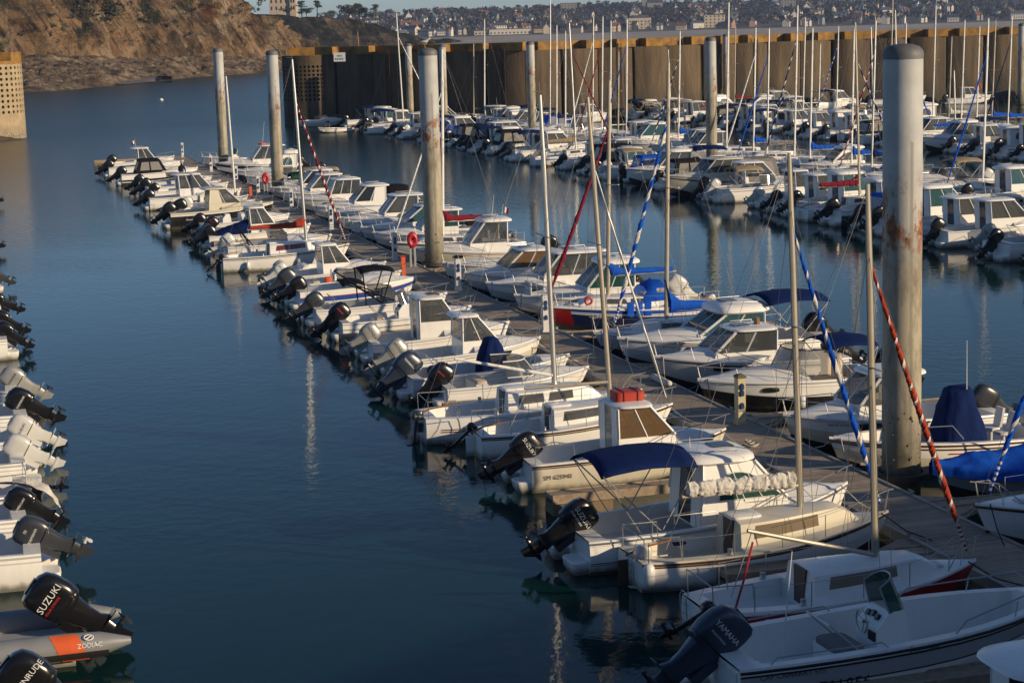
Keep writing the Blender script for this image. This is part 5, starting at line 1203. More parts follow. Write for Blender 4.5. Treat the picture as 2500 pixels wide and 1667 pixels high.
# ------------------------------------------------------------------ boats on the left side of the near pontoon (nearest first)
GL = 'boats moored on the left of the near pontoon'; GRR = 'boats moored on the right of the near pontoon'; GZ = 'boats moored at the left edge of the picture'
def Lp(s, L, gap=.45): return P1(s, 1.7+.1+gap+L), YAW+R.uniform(-.025, .025)
def Rp(s, L, gap=.35): return P1(s, -(.1+gap+L)), YAWR+R.uniform(-.025, .025)
def fit(rh, L, k):
    rh[0].scale = (k, (1+k)/2, (1+k)/2); return rh
def fin(rh, label, cat='motorboat', grp=GL):
    if isinstance(rh[1], Hull) and grp != GZ: moor(rh[0], rh[1], R.choice((1, 2, 2)), (1 if any(w in label for w in ('red box', 'grey band', 'arched window', 'black panel', 'blue band')) else -1 if 'registration letters' in label else None), .35 if grp == GL else -.15)
    tag(rh[0], label, cat, grp); return rh
def ML(s, label, L=6, so=None, **k):
    so = so or L+1.55; p = P1(s, so); y = YAW+R.uniform(-.025, .025); return fin(fit(motorboat(p, y, L, **k), L, (so-1.95)/L), label)
def SL(s, label, L=6.5, so=None, **k):
    so = so or L+1.55; p = P1(s, so); y = YAW+R.uniform(-.025, .025); kk = (so-1.95)/L
    if 'mtop' in k: k['mast'] = mast_for(p, y, L*kk, k, k.pop('mtop'), (1+kk)/2)
    return fin(fit(sailboat(p, y, L, **k), L, kk), label, 'sailboat')
def MR(s, label, L=6, gap=-.1, **k): p, y = Rp(s, L, gap); return fin(motorboat(p, y, L, **k), label, 'motorboat', GRR)
def mast_for(p, y, L, k, py, kz=1):
    x = L*k.get('xm', .6); zb = k.get('f0', .62)+.5*(k.get('f1', .95)-k.get('f0', .62))+.38
    q = p+Vector((cos(y), sin(y), 0))*x; h_ = 8
    for _ in range(4): q2 = q-Vector((cos(y), sin(y), 0))*k.get('rake', .028)*h_; h_ = top_z(q2, py)-zb*kz
    return h_/kz
def SR(s, label, L=6.5, gap=0, **k):
    p, y = Rp(s, L, gap)
    if 'mtop' in k: k['mast'] = mast_for(p, y, L, k, k.pop('mtop'))
    return fin(sailboat(p, y, L, **k), label, 'sailboat', GRR)
def sz_txt(s, size=.15, x=-.58, z=.38, m='textw'): return [(s, size, x, z, m)]
GB = [(.10, 'white'), (.14, 'dial'), (.40, 'grey'), (.43, 'dial'), (1, 'white')]
# L0: white hardtop in the shade at the lower right corner
r, h = ML(138.6, 'pale boat in deep shade at the lower right corner, only its roof showing', 7.0, so=8.6, B=2.6, f0=.8, f1=1.25, cab=dict(xa=2.4, xb=5.4, zr=2.15, over=(.5, .5), hatch=False), rails=True, sw=False)
# L1: open console boat
r, h = ML(133.0, 'open white fishing boat with grey band and steering console, shaded in the foreground', 5.9, so=8.9, B=2.3, f0=.78, f1=1.12, bands=GB, rail='dial', tc=.86, cam=.05, gun=.2, zf=.25,
          eng=[dict(mk='e_blue', sc=1.0, tilt=52, txt=[('YAMAHA', .13, -.56, .42, 'textw'), ('FOUR STROKE', .05, -.5, .30, 'textw')])], con=dict(x=2.55, h_=.95, w=.36), seats=[dict(x=1.75, w=.42, d_=.5, cush='c_grey')], rails=False, port=False)
hull_text(r, h, 'CAP CAMARAT 575', .28, .62, .105, -1, 'text', 1.1); hull_text(r, h, 'CH 711856', .7, .31, .26, -1, 'text', 1.05)
lettering(r, 'Jeanneau', lambda tx, ty: (2.75+tx, -h.b(.5)+.035-(.0*ty), h.zs(.5)-.16+ty), .15, 'text') if False else hull_text(r, h, 'Jeanneau', 2.6, .80, .13, -1, 'text')
antenna(r, .75, -.75, .75, 1.75, .10)
for s_ in (1, -1): g = MB(); g.tube([(3.4, s_*(h.b(.58)-.1), h.zs(.58)+.02), (3.6, s_*(h.b(.62)-.1), h.zs(.6)+.2), (5.2, s_*(h.b(.88)-.05), h.zs(.88)+.3), (5.5, s_*(h.b(.94)-.03), h.zs(.95)+.02)], .014, 0, 5); g.tube([(4.5, s_*(h.b(.76)-.08), h.zs(.76)), (4.55, s_*(h.b(.77)-.07), h.zs(.77)+.26)], .012, 0, 5); g.tube([(.5, s_*(h.b(.1)-.1), h.zs(.1)+.03), (.6, s_*(h.b(.1)-.1), h.zs(.1)+.12), (2.2, s_*(h.b(.38)-.1), h.zs(.38)+.12), (2.3, s_*(h.b(.38)-.1), h.zs(.38)+.03)], .012, 0, 5); g.build('side_rail', M['steel'], r)
for y0 in (-.9, .45): g = MB(); g.box(-.02, .5, y0, y0+.45, .25, .72); g.build('stern_locker', M['deck'], r, smooth=False)
# L2: red hulled sailboat
r, h = SL(129.6, 'small sailboat with red hull and brown door, red and white furled jib', 6.1, so=7.9, B=2.3, f0=.62, f1=.86, bands=[(.05, 'white'), (.08, 'lgrey'), (1, 'red')], rail=None, mtop=448, mt='gold', xm=.63, boom=2.75, bare_boom=True, boomm='gold', boomz=.12, boom_end_up=.75, genoa=('c_red', 'c_white'), gkw=dict(turns=14, frac=.15, wrap0=1), gen_r=.062, fr=.83, gt=.97,
          small=dict(mk='e_black', txt=None, tilt=62, y=-.55), coachh=.44, coach=(.36, .84), winm=1, wins='g_tan', door='brown', rud=False, spray=None, hood=False)
ladder_(r, -.05, .5, .05, .65)
g = MB(); g.tube([(1.05, -.35, 1.85), (.75, -.6, 1.2), (.45, -.85, .7)], .022, 0, 6); g.build('mainsheet', M['redrope'], r)
# L3: cream sailboat
r, h = SL(125.9, 'cream sailboat with white crumpled sail on its boom and striped blue jib', 6.3, so=7.9, B=2.35, f0=.62, f1=.98, bands=[(.10, 'cream'), (.155, 'brown'), (1, 'white')], rail='brown', mtop=380, mt='gold', xm=.65, boom=2.85, cover='c_white', coverkw=dict(r0=.16, r1=.17, crumple=.32, luff=0), boomm='gold', boomz=.55, genoa=('c_blue', 'c_white'), gkw=dict(turns=9, frac=.24, wrap0=1), gen_r=.062, fr=.86,
          deck='cream', coachh=.52, coach=(.37, .86), winm=1, wins='g_tan', door='brown', small=dict(mk='e_white', tilt=8, y=-.35, x=.25, z=.55))
fender_(r, .12, -.82, .05, .6, .13); ladder_(r, -.06, -.25, .1, .6)
# L4: white cruiser with navy bimini
r, h = ML(123.9, 'white cabin cruiser with arched window, navy bimini and big black outboard', 6.9, so=8.5, B=2.65, f0=.72, f1=1.18, bands=[(.10, 'white'), (.12, 'lgrey'), (.60, 'white'), (.63, 'navy'), (.66, 'white'), (.68, 'navy'), (.88, 'white'), (.95, 'navy'), (1, 'white')], rail='steel', tc=.50, cam=.36,
          cab=dict(xa=2.75, xb=4.9, w=1.02, wt=.86, zb=.92, zsill=1.26, zr=2.12, fr=.75, br=.1, glassm='g_green', style='arch', over=(.45, .12), roofh=.2, doorm='g_dark', mull=1),
          eng=[dict(mk='e_black', sc=1.0, tilt=58, txt=[('SUZUKI', .17, -.56, .40, 'textw'), ('FOUR STROKE', .065, -.56, .30, 'textw')])],
          bim=dict(xa=.35, xb=2.65, w=1.08, zg=.8, zt=2.5, mat='c_navy', droop=.26, xm=1.75, slope=.06), camend=.95)
hull_text(r, h, 'CH C', 4.15, .62, .17, -1); hull_text(r, h, 'BENETEAU', 3.35, .98, .075, -1, 'text', 1.4); cuddy_window(r, h, 1.7, 2.25, .50, .59, m_='navy', name='hull_emblem')
antenna(r, 2.9, 0, 2.3, .3, 0)
g = MB(); g.box(4.95, 5.4, -.24, .24, 1.31, 1.335); g.build('fore_hatch', M['g_dark'], r, smooth=False)
g = MB(); g.tube([(2.0, -1.25, .98), (2.0, -1.22, 1.15), (3.0, -1.22, 1.16), (3.05, -1.25, 1.0)], .012, 0, 5); g.build('grab_rail', M['steel'], r)
# L5: cabin boat with red box on its roof
r, h = ML(116.6, 'white cabin boat with a red box on its roof and bronze windows', 6.0, so=7.5, B=2.35, f0=.72, f1=1.05, bands=[(.09, 'white'), (.13, 'brown'), (.55, 'cream'), (1, 'cream')], rail='brown', tc=.47, cam=.34, cab=dict(xa=2.55, xb=4.2, w=.84, wt=.78, zb=.86, zsill=1.2, zr=1.98, fr=.7, br=0, glassm='g_tan', over=(.05, .15), roofh=.08, closed=True, doorm='g_vinyl', hatch=False),
          eng=[dict(mk='e_black', sc=1.0, tilt=58, txt=[('SUZUKI', .16, -.56, .40, 'textw')])])
hull_text(r, h, 'SM 625940', .30, .34, .17, -1, 'text', 1.05)
g = MB(); g.loft([sell(3.1, .05, z, .42-k, .34-k, 20, 8) for z, k in ((2.075, .02), (2.09, 0), (2.30, 0), (2.33, .03))], 0, True, True, True); g.tube([(2.9, -.31, 2.08), (2.9, -.3, 2.345), (2.9, .4, 2.345), (2.9, .41, 2.08)], .012, 1, 4); g.tube([(3.3, -.31, 2.08), (3.3, -.3, 2.345), (3.3, .4, 2.345), (3.3, .41, 2.08)], .012, 1, 4)
o = g.build('roof_box', [paint('box_red', (.40, .035, .015), .5), M['darkrope']], r)
g = MB()
for s_ in (1, -1): g.tube([(.15, s_*.95, .75), (.15, s_*.95, 1.2), (1.2, s_*1.0, 1.2), (1.25, s_*1.0, .78)], .016, 0, 6)
g.tube([(.15, -.95, 1.2), (.15, .95, 1.2)], .016, 0, 6); g.build('stern_rail', M['steel'], r)
# L6, L7: sailboats
r, h = SL(112.8, 'white sailboat with tan mast and brown rubbing band, black door in its cabin', 6.3, so=7.7, B=2.3, f0=.66, f1=1.02, bands=[(.10, 'white'), (.15, 'brown'), (1, 'white')], rail='brown', mtop=243, mt='gold', xm=.68, rake=.055, boom=2.7, bare_boom=True, boomm='gold', boomz=.55, genoa=('whitemast', 'alu'), gen_r=.035, gkw=dict(turns=2), small=dict(mk='e_black', tilt=50, y=.3, txt=[('SUZUKI', .06, -.2, .22, 'textw')]), coachh=.5, winm=1, wins='g_dark', door='dial')
r, h = SL(110.2, 'white sailboat with grey cabin sides and two red stripes near its stern', 6.8, so=8.6, B=2.45, f0=.72, f1=.95, bands=[(.08, 'white'), (.3, 'white'), (.36, 'white'), (1, 'white')], rail=None, mtop=235, mt='alu', xm=.60, boom=3.0, bare_boom=True, boomm='whitemast', boomz=.35, boom_end_up=.7, genoa=None, small=dict(mk='e_grey', tilt=6, y=-.35, txt=[('SUZUKI', .06, -.2, .22, 'textw')]), coachh=.5, winm=2, wins='g_dark', door='c_grey', hood=True)
g = MB()
for v0 in (.36, .44):
    for s_ in (1, -1): g.loft([[h.S(t_, v0, s_)+Vector((0, s_*.006, 0)) for t_ in (.06, .12, .2, .28)], [h.S(t_, v0+.035, s_)+Vector((0, s_*.006, 0)) for t_ in (.06, .12, .2, .28)]], 0, False)
g.build('stern_stripes', M['dred'], r, smooth=False)
# L8b, L8a
r, h = ML(105.4, 'low white sports boat with an oval framed windscreen and glossy black outboard', 5.0, so=6.8, B=2.1, f0=.62, f1=.85, tc=.5, cam=.22, ws=dict(xa=2.0, xb=3.2, w=.85, z0=.85, z1=1.35, fr='white'), eng=[dict(mk='e_black', sc=.95, tilt=45, txt=[('MERCURY', .07, -.5, .4, 'textr')])], seats=[dict(x=1.0, w=.7, back=False)], rails=True)
r, h = ML(103.6, 'open white boat with blue seats and dark blue grey outboard', 5.3, so=7.5, B=2.15, f0=.66, f1=.9, tc=.8, cam=.08, gun=.2, eng=[dict(mk='e_blue', sc=1.0, tilt=50, txt=[('YAMAHA', .11, -.54, .42, 'textw')])], seats=[dict(x=.9, w=.8, cush='c_navy', mat='c_navy')], rails=False, port=False)
camper(r, 2.6, 3.3, .42, .5, 1.75, 'c_navy', .1, .1) if False else None
g = MB(); g.loft([sell(2.75, 0, z, a, b_, 16, 3.5) for z, a, b_ in ((.35, .5, .45), (.9, .42, .40), (1.35, .30, .34), (1.6, .16, .28), (1.66, .06, .16))], 0, True, True, True); drape(g.build('console_cover', M['c_navy'], r, ang=60), .06, 2.6, 2)
# L9, L9b
HN = lambda: [('HONDA', .16, -.56, .42, 'text')]
r, h = ML(100.2, 'white wheelhouse fishing boat with a silver outboard, nearer of the two alike', 6.1, so=7.1, B=2.45, f0=.75, f1=1.12, bands=[(.14, 'white'), (.17, 'brown'), (.5, 'white'), (1, 'cream')], tc=.5, cam=.34, cab=dict(xa=2.6, xb=4.05, w=.86, wt=.76, zb=.9, zsill=1.28, zr=2.12, fr=.75, br=.05, glassm='g_clear', over=(.35, .12), roofh=.11, closed=False), eng=[dict(mk='e_silver', sc=.98, tilt=55, txt=HN())])
cuddy_window(r, h, 4.0, 4.6, .74, .87)
r, h = ML(96.3, 'white boat with tall closed grey wheelhouse and silver outboard, behind its twin', 6.2, so=7.2, B=2.45, f0=.75, f1=1.12, tc=.5, cam=.34, cab=dict(xa=2.1, xb=3.7, w=.86, wt=.8, zb=.9, zsill=1.45, zr=2.28, fr=.6, br=0, glassm='g_clear', over=(.1, .1), roofh=.1, body='deck', mull=0), eng=[dict(mk='e_silver', sc=.98, tilt=58, txt=HN())])
# L10, L10b
r, h = ML(91.0, 'open white day boat with glossy black outboard touched with red', 5.7, so=7.2, B=2.3, f0=.7, f1=.95, bands=[(.3, 'white'), (.34, 'dial'), (.8, 'white'), (.86, 'dial'), (1, 'lgrey')], tc=.62, cam=.14, con=dict(x=2.6, gm='g_clear'), seats=[dict(x=1.5, w=.5)], eng=[dict(mk='e_black', sc=1.0, tilt=50, txt=[('SUZUKI', .10, -.5, .42, 'textr')])], rails=True)
hull_text(r, h, '555 OPEN', 3.0, .62, .12, -1, 'text')
r, h = ML(87.2, 'white boat under a folded black canopy on a dark frame', 6.0, so=7.5, B=2.4, f0=.72, f1=1.0, tc=.58, cam=.24, ws=dict(xa=2.7, xb=3.9, w=.92, z0=.95, z1=1.45), eng=[dict(mk='e_grey', sc=.95, tilt=55)], seats=[dict(x=.9, w=.8)])
bimini(r, 2.0, 3.5, .95, .9, 2.35, 'c_black', .12, False); bimini(r, 1.2, 2.2, .95, .9, 1.85, 'c_black', .1, False)
g = MB()
for s_ in (1, -1):
    for a, b_ in (((2.9, .85), (1.2, 2.1)), ((2.9, .85), (3.4, 2.2)), ((3.4, .95), (1.3, 1.75)), ((2.2, .8), (2.1, 2.2))): g.tube([(a[0], s_*1.0, a[1]), (b_[0], s_*.95, b_[1])], .03, 0, 6)
g.build('canopy_frame', M['c_black'], r)
# L11 and neighbours
r, h = ML(82.2, 'white boat with a broad blue band along its hull and a small cuddy', 6.1, so=7.3, B=2.45, f0=.82, f1=1.1, bands=[(.26, 'white'), (.30, 'red'), (.52, 'blue'), (.55, 'white'), (1, 'white')], rail=None, tc=.45, cam=.36, ws=dict(xa=2.3, xb=3.6, w=.9, z0=1.1, z1=1.55), eng=[dict(mk='e_black', sc=.95, tilt=60)])
fender_(r, .35, -1.16, .12, .55, .11); hull_text(r, h, 'Junior 6L', 2.7, .98, .13, -1)
r, h = ML(79.0, 'open white boat with steering wheel console and a hooded dark outboard', 5.6, so=7.2, B=2.25, f0=.68, f1=.95, tc=.66, cam=.12, con=dict(x=2.4, screen=False), eng=[dict(mk='e_grey', sc=1.0, tilt=52)], seats=[dict(x=1.2, w=.5, back=False)], port=False)
g = MB(); g.loft([sell(1.95, -.55, z, .16, .12, 14, 4) for z in (.35, .45, .85, .95)], 0, True, True, True); g.build('orange_bag', M['orange'], r)
r, h = ML(76.0, 'white wheelhouse boat with white outboard and red extinguisher post at its bow', 6.0, so=7.0, B=2.4, f0=.72, f1=1.08, tc=.5, cam=.34, cab=dict(xa=2.3, xb=3.75, w=.82, wt=.72, zb=.88, zsill=1.28, zr=2.12, fr=.7, glassm='g_clear', over=(.3, .12), closed=False), eng=[dict(mk='e_white', sc=.95, tilt=58, txt=[('Johnson', .13, -.56, .42, 'text')])])
cuddy_window(r, h, 4.0, 4.6, .78, .9)
r, h = ML(72.8, 'small open white dinghy with two little outboards beside a wheelhouse boat', 5.0, B=2.0, f0=.58, f1=.8, tc=.8, cam=.06, eng=[dict(mk='e_black', small=True, sc=1.0, y=.35, tilt=50), dict(mk='e_silver', sc=.7, y=-.3, tilt=55)], seats=[dict(x=1.2, w=.8, back=False, cush='deck')], rails=False, port=False, sw=False)
r, h = SL(67.4, 'white sailboat with orange red sail cover and a red striped furled jib', 6.9, B=2.4, f0=.7, f1=1.0, mtop=148, mt='alu', xm=.66, rake=.033, boom=3.1, cover='c_red', coverkw=dict(r0=.16, r1=.10, luff=.35), boomz=.75, genoa=('c_dred', 'c_white'), gkw=dict(turns=17, frac=.25, wrap0=1), fr=.84, winm=1, wins='dred', coachh=.5, small=dict(mk='e_black', tilt=45))
r, h = ML(62.6, 'white day boat with a rounded stern and a black arch frame', 6.0, B=2.4, f0=.75, f1=1.05, tc=.56, cam=.26, bim=None, ws=dict(xa=2.5, xb=3.7, w=.9, z0=.98, z1=1.45), eng=[dict(mk='e_white', sc=.95, tilt=55)], seats=[dict(x=1, w=.8)])
g = MB()
for xx, lean in ((1.2, -.5), (1.4, -.7)): g.tube([(xx, -1.0, .8), (xx+lean, -.95, 1.7), (xx+lean, .95, 1.7), (xx, 1.0, .8)], .03, 0, 6)
g.build('arch_frame', M['c_black'], r)
r, h = ML(56.6, 'white wheelhouse boat with a dark cover over its cockpit and two dark outboards', 6.2, B=2.4, f0=.72, f1=1.08, tc=.5, cam=.32, cab=dict(xa=2.5, xb=3.9, w=.84, wt=.74, zb=.88, zsill=1.3, zr=2.15, fr=.6, glassm='g_clear', over=(.2, .12), closed=True), eng=[dict(mk='e_grey', sc=.9, y=.35, tilt=50), dict(mk='e_black', sc=.9, y=-.35, tilt=55)])
g = MB(); g.loft([[Vector((x, y, zz)) for y, zz in ((-1.0, .8), (-.6, z), (0, z+.08), (.6, z), (1.0, .8))] for x, z in ((.5, .85), (1.4, 1.15), (2.4, 1.45))], 0, False); drape(g.build('cockpit_cover', M['c_navy'], r, ang=60), .05, 2, 2)
p, y = Lp(52.6, 4.8); fin(inflatable(p, y, 4.8, 2.0, .23, 'rib', None, eng=[dict(mk='e_black', sc=.9, tilt=55, txt=[('MERCURY', .07, -.5, .4, 'textr')])], con=dict(x=2.0)), 'grey inflatable boat squeezed between white cabin boats, black outboard', 'inflatable boat')
r, h = ML(49.6, 'white cuddy boat with large round cornered side window below the dark hulled boat', 5.8, B=2.3, f0=.75, f1=1.05, tc=.45, cam=.42, eng=[dict(mk='e_black', sc=.9, tilt=55)], con=dict(x=1.6, screen=False))
cuddy_window(r, h, 2.9, 4.0, .55, .85)
r, h = ML(43.8, 'cream topped cabin boat with black panel and registration number on its side', 6.9, B=2.6, f0=.95, f1=1.28, bands=[(.14, 'cream'), (.18, 'white'), (.62, 'black'), (1, 'black')], rail='cream', tc=.48, cam=.3, cab=dict(xa=2.5, xb=4.6, w=.95, wt=.85, zb=1.08, zsill=1.45, zr=2.3, fr=.9, br=.15, glassm='g_clear', over=(.5, .15), roofm='cream', body='cream', style='solid', closed=False), deck='cream', eng=[dict(mk='e_black', sc=1.0, tilt=50)])
hull_text(r, h, 'LR E20991', 2.15, .46, .30, -1, 'textw', .9); hull_text(r, h, 'Fantastic', .95, .5, .17, -1, 'textw', 1.2, .3)
r, h = ML(39.2, 'white open boat with a console and glossy black outboard tilted high', 5.8, B=2.3, f0=.7, f1=.95, tc=.7, cam=.12, con=dict(x=2.4, gm='g_clear'), eng=[dict(mk='e_black', sc=1.05, tilt=62)], seats=[dict(x=1.4, w=.5)])
r, h = ML(36.2, 'small white open boat with greyish white outboard tilted over the water', 5.0, B=2.1, f0=.62, f1=.85, tc=.72, cam=.1, eng=[dict(mk='e_white', sc=.95, tilt=60)], con=dict(x=2.0, screen=True, gm='g_clear'), rails=False)
r, h = ML(30.2, 'big white cabin boat with long flat roof beyond the dark panelled boat', 6.8, B=2.55, f0=.8, f1=1.15, tc=.5, cam=.32, cab=dict(xa=2.2, xb=4.5, w=.95, wt=.85, zb=.95, zsill=1.4, zr=2.3, fr=.8, glassm='g_clear', over=(.4, .15), mull=2), eng=[dict(mk='e_black', sc=.9, tilt=55)])
r, h = SL(33.4, 'small sailboat with a slim white mast right of the leftmost pile', 6.0, so=7.2, B=2.1, mtop=188, mt='whitemast', rake=.03, xm=.83, genoa=None, boom=None, lifelines=False)
r, h = ML(23.8, 'white open boat with light blue cover bundled at its cabin', 5.8, B=2.3, tc=.6, cam=.18, eng=[dict(mk='e_black', sc=.9, tilt=55)], cab=None, con=dict(x=2.7))
g = MB(); g.loft([sell(3.1, 0, z, a, b_, 14, 2.5) for z, a, b_ in ((.95, .5, .5), (1.3, .45, .5), (1.65, .25, .35), (1.8, .08, .1))], 0, True, True, True); g.build('cover', M['c_lblue'], r)
r, h = ML(19.6, 'white open boat with dark hull and black outboard, a man in its cockpit', 6.0, B=2.3, f0=.75, f1=1.0, bands=[(.2, 'white'), (1, 'navy')], tc=.66, cam=.14, eng=[dict(mk='e_black', sc=1.0, tilt=55)], con=dict(x=2.8, gm='g_clear'))
MAN = P1(16.8, 4.5, .55)
r, h = ML(14.8, 'white speedboat with chunky raised bow rail, third from the far end', 6.0, B=2.3, f0=.75, f1=1.05, tc=.5, cam=.28, ws=dict(xa=2.4, xb=3.6, w=.9, z0=.95, z1=1.4), eng=[dict(mk='e_black', sc=.95, tilt=55)])
r, h = ML(6.2, 'white speedboat closed by a black camper canopy near the pontoon end', 6.6, B=2.5, f0=.85, f1=1.15, bands=[(.45, 'white'), (.62, 'black'), (.7, 'white'), (1, 'black')], tc=.52, cam=.34, camp=dict(xa=1.2, xb=3.9, w=1.05, zb=.92, zt=2.0, mat='c_black', fr=.6, br=.4), eng=[dict(mk='e_black', sc=1.0, tilt=55)])
r, h = ML(-3.5, 'white hardtop boat with a small red flag, farthest boat but one', 6.8, B=2.5, f0=.8, f1=1.15, tc=.5, cam=.3, cab=dict(xa=2.7, xb=4.2, w=.9, wt=.8, zb=.95, zsill=1.4, zr=2.35, fr=.7, glassm='g_clear', over=(.6, .2), closed=False), eng=[dict(mk='e_black', sc=1, tilt=55)], fl=dict(x=2.6, y=0, z=2.4, cols=('flagw', 'flagr'), h_=.75))
r, h = ML(-10.5, 'white open boat with black outboard, last one at the far pontoon end', 6.0, B=2.3, tc=.6, cam=.15, eng=[dict(mk='e_black', sc=1.05, tilt=52)], con=dict(x=2.6, screen=False))
# the man
pr = empty('person', MAN, YAW+1.2); tag(pr, 'grey haired man in a dark jacket bending in a far boat', 'person')
def skin_body(name, vv, ee, rad, mat, parent, lv=2):
    me = bpy.data.meshes.new(name); me.from_pydata(vv, ee, []); o = bpy.data.objects.new(name, me); S.collection.objects.link(o)
    sk = o.modifiers.new('s', 'SKIN'); 
    for i, r_ in enumerate(rad): me.skin_vertices[0].data[i].radius = (r_, r_) if not isinstance(r_, tuple) else r_
    me.skin_vertices[0].data[0].use_root = True
    sb_ = o.modifiers.new('b', 'SUBSURF'); sb_.levels = lv; sb_.render_levels = lv
    dg = bpy.context.evaluated_depsgraph_get(); m2 = bpy.data.meshes.new_from_object(o.evaluated_get(dg)); bpy.data.objects.remove(o)
    m2.materials.clear(); m2.materials.append(mat)
    for f in m2.polygons: f.use_smooth = True
    q_ = bpy.data.objects.new(name, m2); S.collection.objects.link(q_); q_.parent = parent; return q_
vv = [(0, 0, .85), (.04, 0, 1.1), (.12, 0, 1.38), (.17, 0, 1.50), (.2, 0, 1.60), (.22, 0, 1.72), (.12, .19, 1.36), (.22, .25, 1.1), (.42, .2, .95), (.12, -.19, 1.36), (.22, -.25, 1.1), (.42, -.2, .95), (0, .1, .8), (.08, .11, .42), (0, .11, .02), (0, -.1, .8), (.08, -.11, .42), (0, -.11, .02), (.12, .11, .0), (.12, -.11, .0), (.50, .19, .93), (.50, -.19, .93)]
ee = [(0, 1), (1, 2), (2, 3), (3, 4), (4, 5), (2, 6), (6, 7), (7, 8), (8, 20), (2, 9), (9, 10), (10, 11), (11, 21), (0, 12), (12, 13), (13, 14), (14, 18), (0, 15), (15, 16), (16, 17), (17, 19)]
skin_body('body', vv, ee, [.15, .14, .16, .06, .085, .075, .07, .055, .04, .07, .055, .04, .1, .075, .05, .1, .075, .05, .035, .035, .035, .035], M['cloth'], pr)
g = MB(); g.loft([sell(.215, 0, z, a, a*.85, 14, 2.2) for z, a in ((1.54, .05), (1.58, .085), (1.66, .105), (1.72, .10), (1.76, .085))], 0, True, True, True); g.tube([(.31, 0, 1.66), (.335, 0, 1.63)], .014, 0, 5)
for s_ in (1, -1): g.tube([(.215, s_*.09, 1.66), (.21, s_*.105, 1.68)], .02, 0, 5); 
g.tube([(.49, .19, .93), (.56, .18, .91)], .035, 0, 6); g.tube([(.49, -.19, .93), (.56, -.18, .91)], .035, 0, 6); g.build('head_and_hands', M['skin'], pr)
g = MB(); g.loft([sell(.19, 0, z, a, a*.9, 14, 2.2) for z, a in ((1.66, .112), (1.74, .115), (1.80, .085), (1.83, .03))], 0, True, True, True); g.build('hair', M['hair'], pr)

# ------------------------------------------------------------------ boats on the right side (bows towards us)
r, h = SR(126.6, 'white sailboat bow at the right edge with blue furled jib', 7.2, gap=-.45, B=2.5, f0=.75, f1=1.15, bands=[(.07, 'white'), (.12, 'brown'), (1, 'white')], mast=9.0, xm=.6, genoa=('c_blue', 'c_white'), gkw=dict(turns=9, frac=.16, wrap0=1), gen_r=.062, gx=.97, boom=3, boomz=.8)
p, y = Rp(122.0, 5.6, 1.1); r = boat_root('covered_boat', p, y); h = Hull(5.6, 2.2, .6, .85); make_hull(r, h, [(.3, 'cream'), (1, 'grey')], None); tag(r, 'small boat wrapped in a bright blue tarpaulin right of the thickest pile', 'motorboat', GRR)
g = MB(); rg = []
for i in range(21):
    t_ = i/20; b_ = h.b(t_)+.05; z = h.zs(t_); hh = .10+.62*(1-t_)**.8+.05*sin(i*1.3); x = h.L*t_
    rg.append([(x, -b_, z-.22), (x, -b_*.99, z+.03), (x, -b_*.5, z+hh*.55+.03*sin(i*2.1)), (x, 0, z+hh), (x, b_*.5, z+hh*.55+.03*sin(i*1.7)), (x, b_*.99, z+.03), (x, b_, z-.22)])
g.loft(rg, 0, False); drape(g.build('tarpaulin', M['c_blue'], r, ang=60), .045, 2.2, 2)
g = MB(); g.tube([(.4, 0, 1.25), (1.8, -.2, 1.75), (2.6, -1.15, .65)], .022, 0, 5); g.build('lashing_rope', M['lifered'], r)
r, h = MR(118.9, 'white open fishing boat with navy covered console and two white seats', 6.1, B=2.35, f0=.72, f1=1.0, bands=[(.14, 'white'), (.2, 'brown'), (.45, 'white'), (1, 'cream')], rail='brown', tc=.88, cam=.04, gun=.2, rails=False, port=False, eng=[dict(mk='e_silver', sc=1.0, tilt=60)])
g = MB(); g.loft([sell(2.5, 0, z, a, b_, 18, 4) for z, a, b_ in ((.35, .72, .62), (.9, .62, .55), (1.5, .46, .42), (1.95, .30, .30), (2.05, .18, .2))], 0, True, True, True); drape(g.build('console_cover', M['c_navy'], r, ang=50), .09, 2.2, 2)
for yy in (-.32, .32):
    g = MB(); g.tube([(1.35, yy, .3), (1.35, yy, .78)], .04, 0, 8); g.loft([sell(1.35, yy, z, .2, .2, 14, 4) for z in (.78, .86)], 0, True, True, True); g.loft([[(1.2-k*.1, yy-.19+abs(.5-k)*.04, .86+k*.5), (1.2-k*.1, yy+.19-abs(.5-k)*.04, .86+k*.5), (1.14-k*.1, yy+.19, .86+k*.5), (1.14-k*.1, yy-.19, .86+k*.5)] for k in (0, .5, 1)], 0, True, True, True); g.build('seat', M['seat'], r)
g = MB(); g.tube([(4.6, 1.0, 1.0), (4.3, .98, 1.3), (3.2, 1.05, 1.28), (2.9, 1.08, .92)], .015, 0, 5); g.build('side_rail', M['steel'], r); antenna(r, 2.4, .3, 1.9, 1.4, 0)
g = MB()
for s_ in (1, -1): g.loft([[h.S(t_, .28, s_)+Vector((0, s_*.006, 0)) for t_ in (.15, .3, .45, .55)], [h.S(t_, .32, s_)+Vector((0, s_*.006, 0)) for t_ in (.15, .3, .45, .55)]], 0, False)
g.build('red_stripe', M['lifered'], r, smooth=False)
r, h = MR(115.9, 'white hardtop cabin boat half hidden behind the thickest pile', 6.2, B=2.45, f0=.75, f1=1.1, bands=[(.12, 'white'), (.16, 'lgrey'), (.5, 'white'), (1, 'cream')], tc=.5, cam=.36, cab=dict(xa=2.7, xb=4.3, w=.86, wt=.76, zb=.9, zsill=1.28, zr=1.98, fr=.65, glassm='g_clear', over=(.45, .2), closed=False, mull=0, hatch=False, roofh=.16), eng=[dict(mk='e_grey', sc=.95, tilt=55)])
